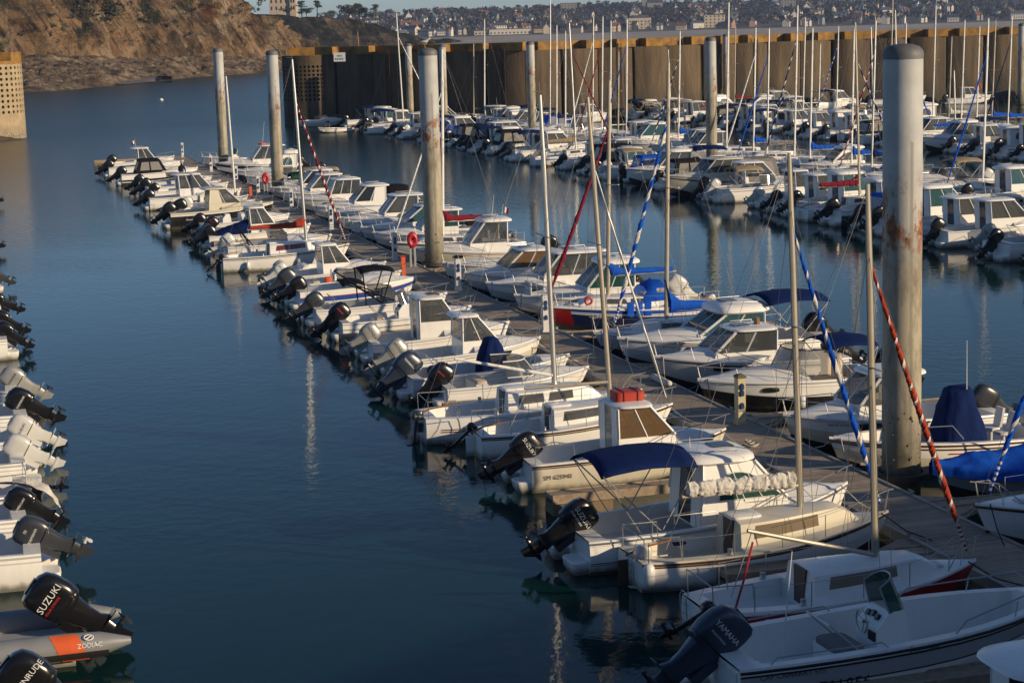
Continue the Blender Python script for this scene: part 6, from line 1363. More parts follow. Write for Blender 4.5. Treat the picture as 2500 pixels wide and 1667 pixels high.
hull_text(r, h, 'CH C47 781', 5.0, .28, .25, 1); hull_text(r, h, 'BENETEAU', 5.2, .82, .08, 1, 'text', 1.4); cuddy_window(r, h, 3.7, 4.5, .72, .86)
r, h = MR(109.7, 'sleek white sports boat with black lower hull and purple navy bimini', 6.4, B=2.45, f0=.82, f1=1.0, bands=[(.16, 'white'), (.19, 'lgrey'), (.5, 'white'), (.53, 'lgrey'), (1, 'black')], rail='lgrey', tc=.50, cam=.26, ws=dict(xa=2.6, xb=4.0, w=.95, z0=1.0, z1=1.75, m_='g_vinyl', fr='c_black'), bim=dict(xa=.9, xb=2.5, w=1.0, zg=.9, zt=2.05, mat='c_navy', droop=.2), eng=[dict(mk='e_black', sc=.95, tilt=55)], seats=[dict(x=1.7, w=.8, back=False, mat='vinyl'), dict(x=.7, w=.85, back=False, mat='vinyl')])
fender_(r, 3.6, 1.26, .1, .42, .12, 1.2); fender_(r, 2.2, 1.27, .1, .48, .12, 1.2)
g = MB()
for yy in (.35, -.35): g.loft([sell(2.0, yy, z, .12, a, 14, 3) for z, a in ((.8, .24), (1.25, .24), (1.45, .17), (1.5, .08))], 0, True, True, True)
g.build('seat_back', M['vinyl'], r)
r, h = MR(106.2, 'white cabin boat with beige lined square windows and wooden trim', 6.3, B=2.45, f0=.78, f1=1.12, bands=[(.12, 'white'), (.17, 'dial'), (1, 'lgrey')], tc=.48, cam=.3, cab=dict(xa=2.5, xb=4.5, w=.88, wt=.80, zb=.92, zsill=1.2, zr=1.82, fr=.7, glassm='g_clear', over=(.15, .1), roofh=.09, curtain=None, mull=1, liner='beige', doorm='wood'), eng=[dict(mk='e_black', sc=.95, tilt=55)])
hull_text(r, h, 'FIGHTING', 2.9, .92, .07, 1); g = MB(); g.box(2.75, 2.85, -.14, .14, 1.93, 2.15); g.build('roof_light_post', M['wood'], r, smooth=False)
r, h = MR(102.4, 'large white cruiser with bulging rounded hardtop, teal curtains and navy bimini', 7.4, B=2.75, f0=.85, f1=1.2, bands=[(.12, 'white'), (.15, 'navy'), (.5, 'white'), (1, 'lgrey')], tc=.46, cam=.3, cab=dict(xa=2.5, xb=4.8, w=1.0, wt=.92, zb=.98, zsill=1.18, zr=1.82, fr=1.0, glassm='g_teal', over=(.35, .3), roofh=.30, curtain='tealcurtain', mull=1), bim=dict(xa=.1, xb=2.35, w=1.1, zg=.9, zt=2.4, mat='c_navy', droop=.22), eng=[dict(mk='e_black', sc=1.0, tilt=55)])
hull_text(r, h, 'JEANNEAU', 6.1, .92, .11, 1); hull_text(r, h, 'MERRY FISHER', 4.6, .98, .12, 1)
r, h = SR(99.6, 'pale sailboat with blue and white twisted jib and blue cover on its boom', 6.9, B=2.45, f0=.72, f1=1.0, bands=[(.2, 'white'), (.26, 'blue'), (.34, 'white'), (1, 'lgrey')], rail=None, mtop=150, mt='gold', xm=.60, boom=2.7, cover='c_blue', coverkw=dict(r0=.2, r1=.1, luff=1.1), boomz=.35, genoa=('c_blue', 'c_white'), gkw=dict(turns=9, frac=.4, wrap0=1), gen_r=.075, gx=.90, winm=2)
r, h = SR(93.6, 'blue hulled sailboat with red bow, blue sprayhood and red furled jib', 7.0, B=2.5, f0=.8, f1=1.12, bands=[(.06, 'white'), (.22, 'blue'), (.26, 'white'), (.29, 'blue'), (.33, 'white'), (1, 'navy')], rail='white', mtop=193, mt='gold', xm=.62, boom=2.8, cover='c_blue', coverkw=dict(r0=.15, r1=.09, luff=.4), boomz=.8, genoa=('c_dred', 'c_dred'), gen_r=.075, spray='c_blue', winm=2, small=dict(mk='e_white', tilt=20))
hull_text(r, h, 'CH B... 459', 5.3, .62, .22, 1, 'textw', 1.1, .2)
g = MB()
for s_ in (1, -1):
    g.loft([[h.S(.87+.128*j/9, .06+.93*k/9, s_)+Vector((.004*j/9, s_*.008, 0)) for k in range(10)] for j in range(10)], 0, False)
g.build('red_bow', M['red'], r)
g = MB()
for k in range(3): g.loft([sell(3.2+k*.35, 1.22, z, .14, .03, 10, 4) for z in (.65, 1.2)], 0, True, True, True)
g.build('blue_ladders', M['c_blue'], r); g = MB(); ring(g, (5.4, .75, 1.3), .13, .045, 0, 'y'); g.build('lifebuoy', M['lifered'], r)
def cabR(s, label, glassm='g_clear', L=6.4, zr=2.1, **k):
    kc = dict(xa=2.2, xb=4.1, w=.9, wt=.8, zb=.92, zsill=1.3, zr=zr, fr=.75, glassm=glassm, over=(.35, .2)); kc.update(k.pop('cab', {}))
    d = dict(B=2.5, f0=.78, f1=1.12, tc=.5, cam=.32, cab=kc, eng=[dict(mk='e_black', sc=.95, tilt=55)], bands=[(.12, 'white'), (.16, 'lgrey'), (.5, 'white'), (1, 'lgrey')]); d.update(k)
    return MR(s, label, L, **d)
r, h = cabR(90.4, 'white cabin boat with bright green windscreen and white for sale board', 'g_green', 6.9, 2.15, cab=dict(roofh=.22), eng=[dict(mk='e_white', sc=1.0, tilt=50)], rails=True, ant=.4)
g = MB(); g.box(6.25, 6.3, -.5, .35, 1.1, 1.6); g.build('sale_board', M['flagw'], r, smooth=False)
lettering(r, 'A VENDRE', lambda tx, ty: (6.308, .30-tx, 1.42+ty), .12, 'flagb') if False else lettering(r, 'A VENDRE', lambda tx, ty: (6.306, -.46+tx, 1.40+ty), .14, 'flagb'); lettering(r, 'TEL BATEAU', lambda tx, ty: (6.306, -.46+tx, 1.2+ty), .11, 'flagb')
cabR(86.0, 'white cabin boat with long flat hardtop, right of the one with tan windows', 'g_clear', 6.4, 2.15, cab=dict(xa=1.7, over=(.5, .3), closed=False))
cabR(82.6, 'smaller white cabin boat with yellowish windows, left of the long hardtop', 'g_tan', 5.8, 1.95, cab=dict(over=(.1, .1)))
r, h = MR(78.8, 'low white open bow beside the central pile, partly hidden', 5.6, B=2.2, tc=.5, cam=.22, eng=[dict(mk='e_grey', sc=.9, tilt=55)])
r, h = cabR(72.6, 'cream white fishing cabin boat with black registration letters and a flag', 'g_clear', 7.1, 2.25, B=2.6, bands=[(.10, 'white'), (.14, 'dred'), (.5, 'cream'), (1, 'cream')], cab=dict(xa=2.5, xb=4.3, closed=False, mull=0, roofh=.18), fl=dict(x=2.6, y=.3, z=2.35), ant=1.4)
hull_text(r, h, 'CHB92135', 3.6, .40, .33, 1, 'text', 1.0)
r, h = SR(67.4, 'sailboat with dark red sail cover and slim white mast behind the central pile', 7.0, B=2.5, mtop=118, mt='whitemast', xm=.60, boom=2.9, cover='c_dred', coverkw=dict(r0=.17, r1=.1, luff=.6), genoa=('whitemast', 'whitemast'), gen_r=.05)
cabR(64.0, 'white cabin boat with dark green side glass left of the central pile', 'g_green', 6.6, 2.1)
cabR(60.6, 'white cabin boat with bluish raked windscreen, second left of the central pile', 'g_teal', 6.4, 2.05, cab=dict(fr=1.0))
r, h = MR(57.4, 'white sports boat with low windscreen, just right of the wing roofed hardtop', 6.0, B=2.3, tc=.5, cam=.3, ws=dict(xa=2.2, xb=3.5, w=.9, z0=1.0, z1=1.35), eng=[dict(mk='e_black', sc=.95, tilt=55)])
cabR(54.8, 'white hardtop cabin boat with pale curtains and a wing shaped roof', 'g_clear', 6.6, 2.2, cab=dict(over=(.6, .35), curtain='curtain', roofh=.1))
r, h = MR(50.6, 'white cuddy boat with narrow dark side windows, bow railing bent low', 6.0, B=2.3, tc=.42, cam=.42, eng=[dict(mk='e_black', sc=.9, tilt=55)]); cuddy_window(r, h, 3.0, 4.0, .8, .95)
r, h = cabR(46.2, 'white cabin boat with curtained dark windows and black aft canopy hoop', 'g_dark', 6.6, 2.15, cab=dict(curtain='curtain', style='solid')); bimini(r, .6, 2.0, 1.0, .9, 2.2, 'c_black', .5)
cabR(40.0, 'old fashioned white cabin boat with upright three paned wheelhouse', 'g_clear', 6.3, 2.15, cab=dict(fr=.35, mull=2, over=(.15, .1)))
cabR(34.6, 'white cabin boat with light blue door, just right of the rust patched pile', 'g_clear', 6.0, 2.1, cab=dict(doorm='c_lblue'))
cabR(30.2, 'white cabin boat with squared wheelhouse behind another, near the rust patched pile', 'g_dark', 6.2, 2.1)
r, h = MR(24.8, 'white boat under a tan and green awning beyond the second pile', 6.2, B=2.4, tc=.5, cam=.3, eng=[dict(mk='e_black', sc=.95, tilt=55)]); bimini(r, .4, 3.2, 1.05, .9, 2.0, 'c_tan', .15); bimini(r, 2.6, 3.9, 1.0, .9, 1.7, 'c_green', .35, False, name='green_awning')
r, h = MR(18.4, 'white speedboat with low clear windscreen between the two far piles', 6.2, B=2.4, tc=.5, cam=.3, ws=dict(xa=2.5, xb=3.9, w=.95, z0=1.0, z1=1.6), eng=[dict(mk='e_black', sc=.95, tilt=55)])
r, h = cabR(11.5, 'white cruiser with humped cabin and arched side windows near the far end', 'g_teal', 7.2, 2.2, cab=dict(style='arch', fr=1.0, roofh=.3), bands=[(.2, 'white'), (.24, 'lgrey'), (.5, 'white'), (1, 'navy')])
r, h = cabR(1.5, 'white fishing boat with flying roof and an orange lifebuoy on top', 'g_clear', 7.2, 2.3, cab=dict(over=(.9, .2), closed=False), ant=2.2, bands=[(.2, 'white'), (.5, 'navy'), (1, 'white')]); g = MB(); ring(g, (3.2, .2, 2.52), .28, .07, 0, 'z'); g.build('lifebuoy', M['orange'], r)
r, h = MR(-7, 'low white open boat beyond the last service pedestals on the right', 5.6, B=2.2, tc=.6, cam=.12, eng=[dict(mk='e_grey', sc=.9, tilt=50)], con=dict(x=2.5))

# ------------------------------------------------------------------ boats cut by the left edge (sterns to the right)
def ZP(s, L, o=20.0): return P1(s, o), YAWR+R.uniform(-.03, .03)
def MZ(s, label, L=6, o=20.0, **k): p, y = ZP(s, L, o); return fin(motorboat(p, y, L, **k), label, 'motorboat', GZ)
MZ(130.9, 'white boat stern with a black outboard at the lower left corner', 6, 20.2, B=2.4, tc=.6, eng=[dict(mk='e_black', sc=1.1, tilt=48, side=1, txt=[('EVINRUDE', .13, -.06, .40, 'textw')])])
p, y = ZP(126.3, 5.6, 19.3); r, tb = inflatable(p, y, 5.6, 2.35, .27, 'rib', 'orange', tail=1.02, eng=[dict(mk='e_black', sc=1.12, tilt=52, side=1, y=.0, x=.15, txt=[('SUZUKI', .17, .02, .42, 'textw'), ('FOUR STROKE', .06, .0, .33, 'textr')])], con=dict(x=2.2, screen=False)); fin((r, tb), 'grey inflatable boat with an orange stripe and a huge black outboard', 'inflatable boat', GZ)
def tube_xy(tx, ty): 
    a = .15+ty/.275; return (-.02-tx, 2.35/2-.27+.282*cos(a), .42+.282*sin(a))
lettering(r, 'ZODIAC', tube_xy, .12, 'textw')
g = MB(); c0 = (.40, .32); ring_pts = [tube_xy(.22+.085*cos(k*pi/8), .19+.055*sin(k*pi/8)) for k in range(17)]; g.tube(ring_pts, .012, 0, 5); g.tube([tube_xy(.15, .15), tube_xy(.29, .23)], .012, 0, 5); g.build('tube_emblem', M['textw'], tb)
MZ(120.6, 'white boat stern with dark grey outboard and a white propeller', 6, 19.6, B=2.4, tc=.6, eng=[dict(mk='e_grey', sc=0.90, tilt=62, side=1, prop='e_white', txt=[('YAMAHA', .1, -.02, .35, 'textw'), ('70', .1, -.2, .55, 'textw')])])
MZ(117.4, 'dark trimmed boat stern with an angled black outboard below the white propeller', 5.6, 19.8, B=2.2, tc=.6, eng=[dict(mk='e_black', sc=0.81, tilt=55, side=1, txt=[('MERCURY', .09, -.02, .35, 'textw')])])
p, y = ZP(114.6, 6.2, 19.6); rh = fin(sailboat(p, y, 6.2, B=2.3, mast=0, boom=None, genoa=None, small=dict(mk='e_black', tilt=75, side=1, txt=[('9.9', .08, -.1, .25, 'textw')]), lifelines=True), 'small sailboat stern with a slim black outboard and a hanging white cloth', 'sailboat', GZ)
g = MB(); g.loft([[Vector((x, .1+y_, z+.08*sin(y_*7+x*5))) for y_ in (0, .3, .6, .9)] for x, z in ((.4, .95), (0, .9), (-.4, .72), (-.6, .35), (-.68, .12))], 0, False); drape(g.build('hanging_cloth', M['c_white'], rh[0], ang=60), .06, 4, 2)
MZ(111.2, 'white boat stern with a white outboard, lower of two white ones', 6, 19.6, B=2.4, tc=.6, eng=[dict(mk='e_white', sc=0.85, tilt=60, side=1)])
MZ(108.4, 'white boat stern with a blue window and white outboard, upper of two', 6, 19.4, B=2.4, tc=.6, eng=[dict(mk='e_white', sc=0.85, tilt=60, side=1, txt=[('SUZUKI', .12, -.02, .35, 'text')])], bands=[(.3, 'white'), (.8, 'blue'), (1, 'white')])
MZ(104.6, 'white boat stern with black outboard dipping above its own reflection', 6, 19.3, B=2.4, tc=.6, eng=[dict(mk='e_black', sc=0.95, tilt=58, side=1, txt=[('YAMAHA', .11, -.02, .35, 'textw')])])
MZ(100.4, 'white boat stern with silver outboard above the black one', 6, 19.4, B=2.4, tc=.6, eng=[dict(mk='e_silver', sc=0.90, tilt=55, side=1, txt=[('HONDA', .12, -.02, .38, 'text')])])
for s_, mk, l in ((89.6, 'e_black', 'boat stern with glossy black outboard, lowest of three dark ones at the edge'), (86.2, 'e_black', 'boat stern with black outboard, middle of three dark ones at the edge'), (80.4, 'e_black', 'boat stern with black outboard, topmost of three dark ones at the edge'), (69.8, 'e_grey', 'boat stern with grey outboard standing alone at the left edge'), (53, 'e_black', 'far boat stern with a small dark outboard at the left edge'), (21.5, 'e_black', 'farthest boat stern just peeking in at the left edge')):
    MZ(s_, l, 5.6, 19.4 if s_ > 30 else 18.6, B=2.2, tc=.6, eng=[dict(mk=mk, sc=.82, tilt=58+R.uniform(-8, 6), side=1)], ant=R.choice((0, 1.4)))
# ------------------------------------------------------------------ the crowded basin: second and third pontoon rows, boats along the wall
RF = random.Random(21)
BK = [('e_black', .95), ('e_grey', .95), ('e_white', .9), ('e_black', 1.0), ('e_silver', .95), ('e_blue', .95)]
def cabk(**k): return {**dict(xa=2.5, xb=4.6, w=.92, wt=.82, zb=.95, zsill=1.35, zr=2.2, fr=.8, glassm='g_clear', over=(.4, .2), doorm='g_clear'), **k}
FARK = [   # (short description, builder arguments)
 ('white wheelhouse boat with a black outboard', dict(L=6.6, B=2.5, f0=.8, f1=1.15, cab=cabk(curtain='curtain'), eng=[dict(mk='e_black', tilt=55)], ant=1.3)),
 ('white cruiser with a navy bimini', dict(L=7.4, B=2.7, f0=.9, f1=1.25, cab=cabk(xa=3.0, xb=5.2, roofh=.24, curtain='curtain', glassm='g_clear'), bim=dict(xa=.4, xb=2.8, w=1.1, zg=1, zt=2.6, mat='c_navy'), eng=[dict(mk='e_grey', tilt=50)], bands=[(.12, 'white'), (.16, 'navy'), (1, 'white')])),
 ('white boat with a black camper canopy', dict(L=6.8, B=2.5, f0=.85, f1=1.15, camp=dict(xa=.9, xb=3.8, w=1.1, zb=.92, zt=2.15, mat='c_black'), tc=.55, cam=.32, eng=[dict(mk='e_black', tilt=55)], bands=[(.2, 'white'), (.26, 'black'), (1, 'white')])),
 ('grey bottomed sports boat with low windscreen', dict(L=6.2, B=2.35, f0=.8, f1=1.05, ws=dict(xa=2.4, xb=3.8, w=.95, z0=.98, z1=1.5), tc=.5, cam=.28, eng=[dict(mk='e_grey', tilt=55)], bands=[(.3, 'white'), (1, 'lgrey')], seats=[dict(x=.9, w=.85, back=False)])),
 ('white fishing boat with tall narrow wheelhouse', dict(L=6.2, B=2.4, f0=.8, f1=1.15, cab=cabk(xa=2.4, xb=3.8, fr=.5, zr=2.35, mull=0, closed=False), eng=[dict(mk='e_white', tilt=55)], ant=1.6)),
 ('white cruiser with arched side windows', dict(L=7.6, B=2.75, f0=.9, f1=1.25, cab=cabk(xa=2.8, xb=5.2, style='arch', roofh=.24, fr=1.0, glassm='g_clear'), eng=[dict(mk='e_black', tilt=50)], bands=[(.14, 'white'), (.17, 'navy'), (.55, 'white'), (1, 'grey')])),
 ('cream cabin cruiser with curtained windows and grey aft canvas', dict(L=8.6, B=3.0, f0=1.0, f1=1.5, cab=cabk(xa=3.4, xb=6.0, w=1.15, wt=1.05, zb=1.15, zsill=1.55, zr=2.35, fr=.8, curtain='c_tan', glassm='g_clear', body='cream', roofm='cream', mull=2, closed=False), camp=dict(xa=.5, xb=3.4, w=1.2, zb=1.1, zt=2.3, mat='c_grey', fr=.1, br=.3), bands=[(.2, 'cream'), (.3, 'brown'), (1, 'cream')], deck='cream', eng=[], rails=True)),
 ('open white boat with a steering console', dict(L=5.6, B=2.25, f0=.72, f1=.98, con=dict(x=2.4, gm='g_clear'), tc=.72, cam=.1, eng=[dict(mk='e_silver', tilt=55)], seats=[dict(x=1.4, w=.5)])),
 ('white cabin boat with a light blue canvas cover', dict(L=6.4, B=2.45, f0=.8, f1=1.1, camp=dict(xa=.7, xb=3.3, w=1.05, zb=.9, zt=1.9, mat='c_blue'), tc=.52, cam=.34, eng=[dict(mk='e_black', tilt=55)])),
 ('white flat roofed wheelhouse boat with pale curtains', dict(L=7.0, B=2.6, f0=.85, f1=1.2, cab=cabk(xa=2.2, xb=4.9, curtain='curtain', glassm='g_clear', mull=2, zr=2.35), eng=[dict(mk='e_black', tilt=55)], bands=[(.12, 'white'), (.18, 'dred'), (1, 'white')])),
 ('white sports cruiser with a tan bimini', dict(L=7.0, B=2.6, f0=.9, f1=1.15, ws=dict(xa=2.8, xb=4.4, w=1.0, z0=1.08, z1=1.7, fr='white'), bim=dict(xa=1.0, xb=3.0, w=1.05, zg=1.0, zt=2.3, mat='c_tan'), tc=.52, cam=.3, eng=[dict(mk='e_white', tilt=55)])),
 ('navy hulled white topped cabin boat', dict(L=6.8, B=2.5, f0=.85, f1=1.18, cab=cabk(glassm='g_teal', roofh=.2), eng=[dict(mk='e_black', tilt=55)], bands=[(.25, 'white'), (.3, 'lgrey'), (1, 'navy')])),
]
SHORT = {0: 'white wheelhouse boat, black outboard', 3: 'grey bottomed low sports boat', 4: 'white boat with tall narrow wheelhouse', 6: 'cream cruiser with grey aft canvas', 8: 'white boat with blue canvas cover', 9: 'white flat roofed wheelhouse boat', 11: 'navy hulled cabin boat', 10: 'white sports cruiser, tan bimini'}
proto = {}
def far_motor(k, loc, yaw):
    d, a = FARK[k]
    if k not in proto: proto[k] = motorboat(loc, yaw, **a)[0]; o = proto[k]
    else:
        o = copy_tree(proto[k]); o.location = loc; o.rotation_euler.z = yaw; o.rotation_euler.x = RF.uniform(-.012, .012); o.scale = (RF.uniform(.9, 1.12),)*3
    if o is not proto[k] and k != 11:
        for ch in o.children:
            if ch.name.startswith('hull') and len(ch.material_slots) > 1 and RF.random() < .75:
                for sl in ch.material_slots:
                    if sl.material in (M['lgrey'], M['navy'], M['dred'], M['black'], M['brown']) and k not in (3, 6): sl.link = 'OBJECT'; sl.material = M[RF.choice(['navy', 'lgrey', 'dred', 'blue', 'grey', 'black', 'cream'])]
            if ch.name.startswith('outboard') and RF.random() < .8: ch.rotation_euler.y = radians(RF.choice([8, 40, 48, 55, 62])); ch.rotation_euler.z = RF.uniform(-.2, .2)
    o['category'] = 'motorboat'; return o
ORD = ['zeroth', 'first', 'second', 'third', 'fourth', 'fifth', 'sixth', 'seventh', 'eighth', 'ninth', 'tenth', 'eleventh', 'twelfth', 'thirteenth', 'fourteenth', 'fifteenth', 'sixteenth', 'seventeenth', 'eighteenth', 'nineteenth', 'twentieth'] + [f'{a}-{b_}' for a in ('twenty', 'thirty', 'forty', 'fifty', 'sixty') for b_ in ('first', 'second', 'third', 'fourth', 'fifth', 'sixth', 'seventh', 'eighth', 'ninth', 'tenth')]
# rows: name, coordinates, mast offset, stern offset function, yaw
ROWS = {
 'A': dict(txt="second pontoon's near row", mo=8.9, st=lambda L: 3.4+L, yaw=YAW, s0=-97, s1=68, step=3.05),
 'B': dict(txt="second pontoon's far row", mo=-3.6, st=lambda L: -.9-L, yaw=YAWR, s0=-94, s1=45, step=3.3),
 'C': dict(txt="third pontoon's near row", mo=8.9-33.4, st=lambda L: 3.4+L-33.4, yaw=YAW, s0=-90, s1=22, step=3.2),
 'D': dict(txt="third pontoon's far row", mo=-3.6-33.4, st=lambda L: -.9-L-33.4, yaw=YAWR, s0=-84, s1=0, step=3.3),
}
# masts read from the photograph: top x, top y, base x, base y, metal, furled jib, boom cover
MASTS = [
 (834, 78, 853, 298, 'wood', None, None), (947, 32, 963, 304, 'whitemast', ('whitemast', 'whitemast'), None), (982, 151, 984, 268, 'whitemast', None, None),
 (1098, 111, 1107, 264, 'whitemast', ('whitemast', 'whitemast'), None), (1147, 107, 1157, 268, 'gold', None, None), (1178, 48, 1183, 298, 'whitemast', None, 'c_navy'),
 (1339, 57, 1358, 333, 'alu', ('c_dred', 'c_dred'), 'c_tan'), (1345, 2, 1342, 300, 'alu', None, None), (1357, 63, 1359, 322, 'whitemast', None, 'c_navy'), (1379, 77, 1380, 306, 'whitemast', None, None),
 (1431, 42, 1446, 330, 'alu', ('whitemast', 'whitemast'), None), (1439, 42, 1452, 300, 'whitemast', ('c_dred', 'c_dred'), None), (1465, 52, 1472, 262, 'whitemast', None, None), (1508, 126, 1510, 262, 'gold', None, None),
 (1527, 48, 1530, 318, 'whitemast', ('c_blue', 'c_navy'), 'c_black'), (1585, 122, 1590, 256, 'whitemast', None, None),
 (1659, 77, 1657, 330, 'whitemast', ('c_navy', 'c_white'), 'c_blue'), (1768, 8, 1773, 262, 'whitemast', None, None), (1791, 65, 1794, 268, 'gold', None, 'c_dred'),
 (1831, 69, 1838, 340, 'whitemast', ('whitemast', 'whitemast'), 'c_blue'), (1859, 71, 1860, 345, 'alu', ('c_blue', 'c_blue'), 'c_grey'), (1934, 15, 1940, 372, 'whitemast', ('c_navy', 'c_white'), None), (1926, 69, 1919, 398, 'whitemast', None, 'c_blue'),
 (1946, 44, 1960, 245, 'whitemast', None, None), (1998, 107, 1998, 268, 'whitemast', None, None), (2017, 55, 2025, 471, 'gold', ('c_navy', 'c_white'), 'c_dred'), (2040, 65, 2043, 275, 'whitemast', ('c_blue', 'c_white'), None),
 (2071, 65, 2080, 417, 'whitemast', None, 'c_blue'), (2085, 67, 2082, 300, 'alu', None, None), (2094, 52, 2091, 425, 'alu', ('c_dred', 'c_white'), 'c_navy'), (2128, 42, 2130, 262, 'gold', None, None), (2143, 25, 2154, 325, 'whitemast', ('c_blue', 'c_blue'), 'c_tan'),
 (2168, -8, 2172, 264, 'gold', None, None), (2208, 57, 2206, 300, 'whitemast', ('whitemast', 'whitemast'), None), (2273, 15, 2279, 300, 'whitemast', None, None), (2264, 180, 2270, 330, 'alu', None, 'c_blue'), (2288, 90, 2289, 262, 'gold', None, 'c_white'),
 (2344, 50, 2346, 250, 'whitemast', None, None), (2356, 65, 2357, 280, 'whitemast', None, None), (2373, 50, 2376, 285, 'gold', None, 'c_blue'), (2403, 46, 2398, 459, 'whitemast', ('c_blue', 'c_blue'), None), (2461, 42, 2445, 306, 'whitemast', ('c_navy', 'c_navy'), 'c_blue'), (2455, 50, 2458, 262, 'whitemast', None, 'c_blue'), (1700, 95, 1702, 262, 'gold', None, 'c_red'),
]
rows = {k: [] for k in ROWS}
def s_for(mo, bx):
    lo, hi = -120.0, 100.0
    for _ in range(50):
        m_ = (lo+hi)/2
        if proj(P2(m_, mo, 1.3))[0] < bx: lo = m_
        else: hi = m_
    return lo
MD = {'wood': 'varnished wooden', 'whitemast': 'white', 'alu': 'grey', 'gold': 'gold'}
CD = {'c_navy': 'navy', 'c_blue': 'blue', 'c_red': 'orange red', 'c_dred': 'burgundy', 'c_tan': 'tan', 'c_black': 'black', 'c_grey': 'grey', 'c_white': 'white'}
for tx, ty, bx, by, mt, gen, cov in MASTS:
    g0 = at(bx, by, 1.3); o_ = (g0-_E2).dot(PN); key = min(ROWS, key=lambda k: abs(ROWS[k]['mo']-o_)); rw = ROWS[key]
    if key in 'CD' and not (rw['s0'] <= s_for(rw['mo'], bx) <= rw['s1']): key = 'B' if o_ < 3 else 'A'; rw = ROWS[key]
    s_ = s_for(rw['mo'], bx)
    while any(abs(s_-q[0]) < 2.2 for q in rows[key]): s_ += 1.1
    p = P2(s_, rw['mo'], 1.3); hm_ = max(5.5, min(13.5, top_z(p, ty)-1.25))
    L = max(6.0, min(9.0, hm_*.72)); B = L*.34
    gs = dict(L=L, B=B, f0=.75, f1=1.1, mast=hm_, mt=mt, xm=(rw['st'](L)-rw['mo'])/L if rw['yaw'] == YAW else (rw['mo']-rw['st'](L))/L, boom=L*.36 if (cov or RF.random() < .4) else None, cover=cov or None, bare_boom=not cov, coverkw=dict(r0=.2, r1=.12, luff=.7, crumple=.05), genoa=gen, gkw=dict(turns=12, frac=.3), gen_r=.062, boomz=.7, lifelines=True, winm=2,
              bands=RF.choice([[(.12, 'white'), (.17, 'navy'), (1, 'white')], [(.1, 'white'), (.14, 'grey'), (1, 'white')], [(.2, 'white'), (.3, 'blue'), (.36, 'white'), (1, 'white')], [(.1, 'white'), (.15, 'dred'), (1, 'white')]]), rail=None, hood=False, door=RF.choice(['brown', 'dial', 'g_dark']), small=dict(mk='e_black', tilt=40) if RF.random() < .4 else None)
    gs['xm'] = max(.5, min(.7, gs['xm'])); rows[key].append((s_, 'sail', gs, mt, gen, cov))
seed_kinds = {'A': {64.3: 0, 61.2: 9, 58.0: 7, 52.0: 0, 38.0: 11, 34.8: 0, 31.2: 4, 20.5: 6, 15.0: 2, 11.5: 1, -4.0: 4, -7.5: 0, -22.5: 9, -26: 4, -38.5: 2, -52: 1, -57: 8, -61.5: 5, -87: 3, -92: 5}}
for key, rw in ROWS.items():
    sk_ = dict(seed_kinds.get(key, {}))
    for s_, k in sk_.items():
        if not any(abs(s_-q[0]) < 1.9 for q in rows[key]): rows[key].append((s_, 'motor', k))
    s_ = rw['s0']; last = -1
    while s_ < rw['s1']:
        if not any(abs(s_-q[0]) < 2.75 for q in rows[key]):
            k = RF.choice([i for i in (0, 0, 1, 2, 3, 4, 5, 7, 8, 9, 9, 10, 11) if i != last]); last = k; rows[key].append((s_, 'motor', k))
        s_ += .35 if any(abs(s_-q[0]) < 2.75 for q in rows[key]) else rw['step']
    rows[key].sort(key=lambda q: q[0])
    vis = [q for q in rows[key] if -80 < proj(P2(q[0], rw['mo'], 1.2))[0] < 2640]
    for n_, q in enumerate(vis, 1):
        if q[1] == 'sail':
            gs = q[2]; L = gs['L']; loc = P2(q[0], rw['st'](L)); r, h = sailboat(loc, rw['yaw']+RF.uniform(-.03, .03), **gs)
            d = f"{MD[q[3]]} masted sailboat" + (f" with {CD[q[5]]} sail cover" if q[5] else '')
            lb = f"{d}, {ORD[n_]} from left in the {rw['txt']}"
            if len(lb.split()) > 16: lb = lb.replace(' masted', '')
            tag(r, lb, 'sailboat', f"boats in the {rw['txt']}")
        else:
            k = q[2]; a = FARK[k][1]; flip = RF.random() < .14 or k == 6; L = a['L']
            off = rw['st'](L); yaw = rw['yaw']
            if flip: off = off+(-L if rw['yaw'] == YAW else L); yaw += pi
            r = far_motor(k, P2(q[0], off), yaw+RF.uniform(-.06, .06)); tag(r, f"{FARK[k][0]}, {ORD[n_]} from left in the {rw['txt']}", 'motorboat', f"boats in the {rw['txt']}")
            if len(r['label'].split()) > 16: r['label'] = f"{SHORT.get(k, FARK[k][0])}, {ORD[n_]} from left in the {rw['txt']}"
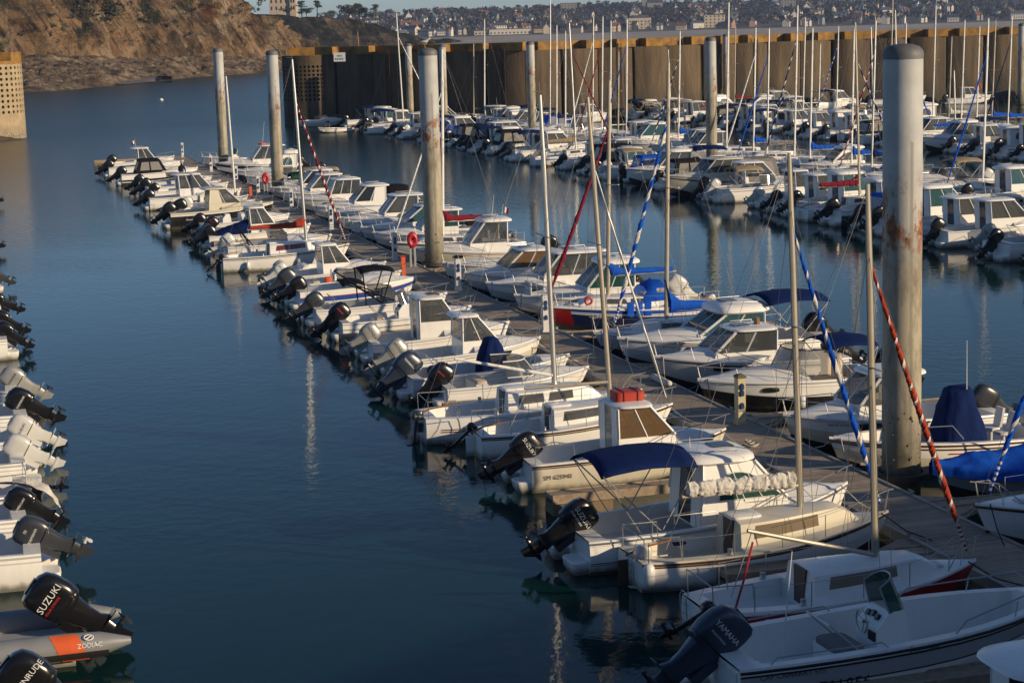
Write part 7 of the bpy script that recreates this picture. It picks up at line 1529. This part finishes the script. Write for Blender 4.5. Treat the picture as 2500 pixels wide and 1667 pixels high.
# boats lying along the foot of the wall
wallrow = [(2.8, .5), (1, .32), (9, .40), (0, .62), (5, .75), (10, .86), (4, .95)]
n_ = 0
for seg, (a, b_), ks in ((0, (HW[0], HW[1]), [3, 1, 5, 9]), (1, (HW[1], HW[2]), [0, 10, 5, 9, 1]), (2, (HW[2], HW[3]), [5, 0, 9])):
    u = (b_-a).normalized(); nn = Vector((u.y, -u.x)); Ls = (b_-a).length
    for i, k in enumerate(ks):
        n_ += 1; c = a+(b_-a)*((i+.35)/len(ks))+nn*(3.9+.3*(seg == 0))
        r = far_motor(k, (c.x, c.y, 0), atan2(u.y, u.x)+RF.uniform(-.03, .03)); tag(r, f"{SHORT.get(k, FARK[k][0])}, {ORD[n_]} from left along the harbour wall", 'motorboat', 'boats lying along the harbour wall')
# small white rowing dinghy at the head of the second pontoon
p = at(815, 323, 0); r = boat_root('dinghy', (p.x+2.2, p.y, 0), YAWR+.25); h = Hull(4.4, 1.7, .45, .68, sb=.7, pw=2.0); make_hull(r, h, [(.15, 'white'), (1, 'white')], 'wood'); make_deck(r, h, .9, .06, .2, .02, .95, 'deck', aft=0)
g = MB()
for xx in (1.0, 2.2, 3.3): g.box(xx, xx+.25, -.62, .62, .36, .4)
g.build('thwart', M['wood'], r, smooth=False); g = MB(); g.tube([(3.3, -.5, .55), (3.1, -.45, 1.0), (3.1, .45, 1.0), (3.3, .5, .55)], .02, 0, 5); g.build('frame', M['steel'], r); tag(r, 'small white wooden dinghy alone at the far left end of the crowded boats', 'dinghy')
# orange wall lifebuoys
for px, py, l in ((1203, 252, 'orange lifebuoy hanging before the dark wall left of centre'), (2388, 212, 'orange lifebuoy hanging before the brown wall at far right')):
    d = ray(px, py); k = (236 if px < 2000 else 256)/d.y; p = CAM+d*k; r_ = empty('lifebuoy', p); tag(r_, l, 'lifebuoy', 'orange lifebuoys on the wall')
    g = MB(); ring(g, (0, 0, 0), .34, .09, 0, 'y'); g.build('ring', M['orange'], r_); g = MB(); g.tube([(0, .14, -p.z), (0, .14, .5)], .05, 0, 6); g.build('post', M['plank'], r_)
# ------------------------------------------------------------------ the air: far things fade a little
m = bpy.data.materials.new('sea_haze'); m.use_nodes = True; t = m.node_tree; t.nodes.remove(t.nodes['Principled BSDF'])
pv = t.nodes.new('ShaderNodeVolumePrincipled'); pv.inputs['Color'].default_value = (.50, .66, 1.0, 1); pv.inputs['Density'].default_value = HAZE; pv.inputs['Anisotropy'].default_value = .2
t.links.new(pv.outputs[0], t.nodes['Material Output'].inputs['Volume'])
g = MB(); g.box(-2700, 3300, -500, 6300, -6, 95); o = g.build('haze', m, smooth=False); tag(o, kind='stuff')
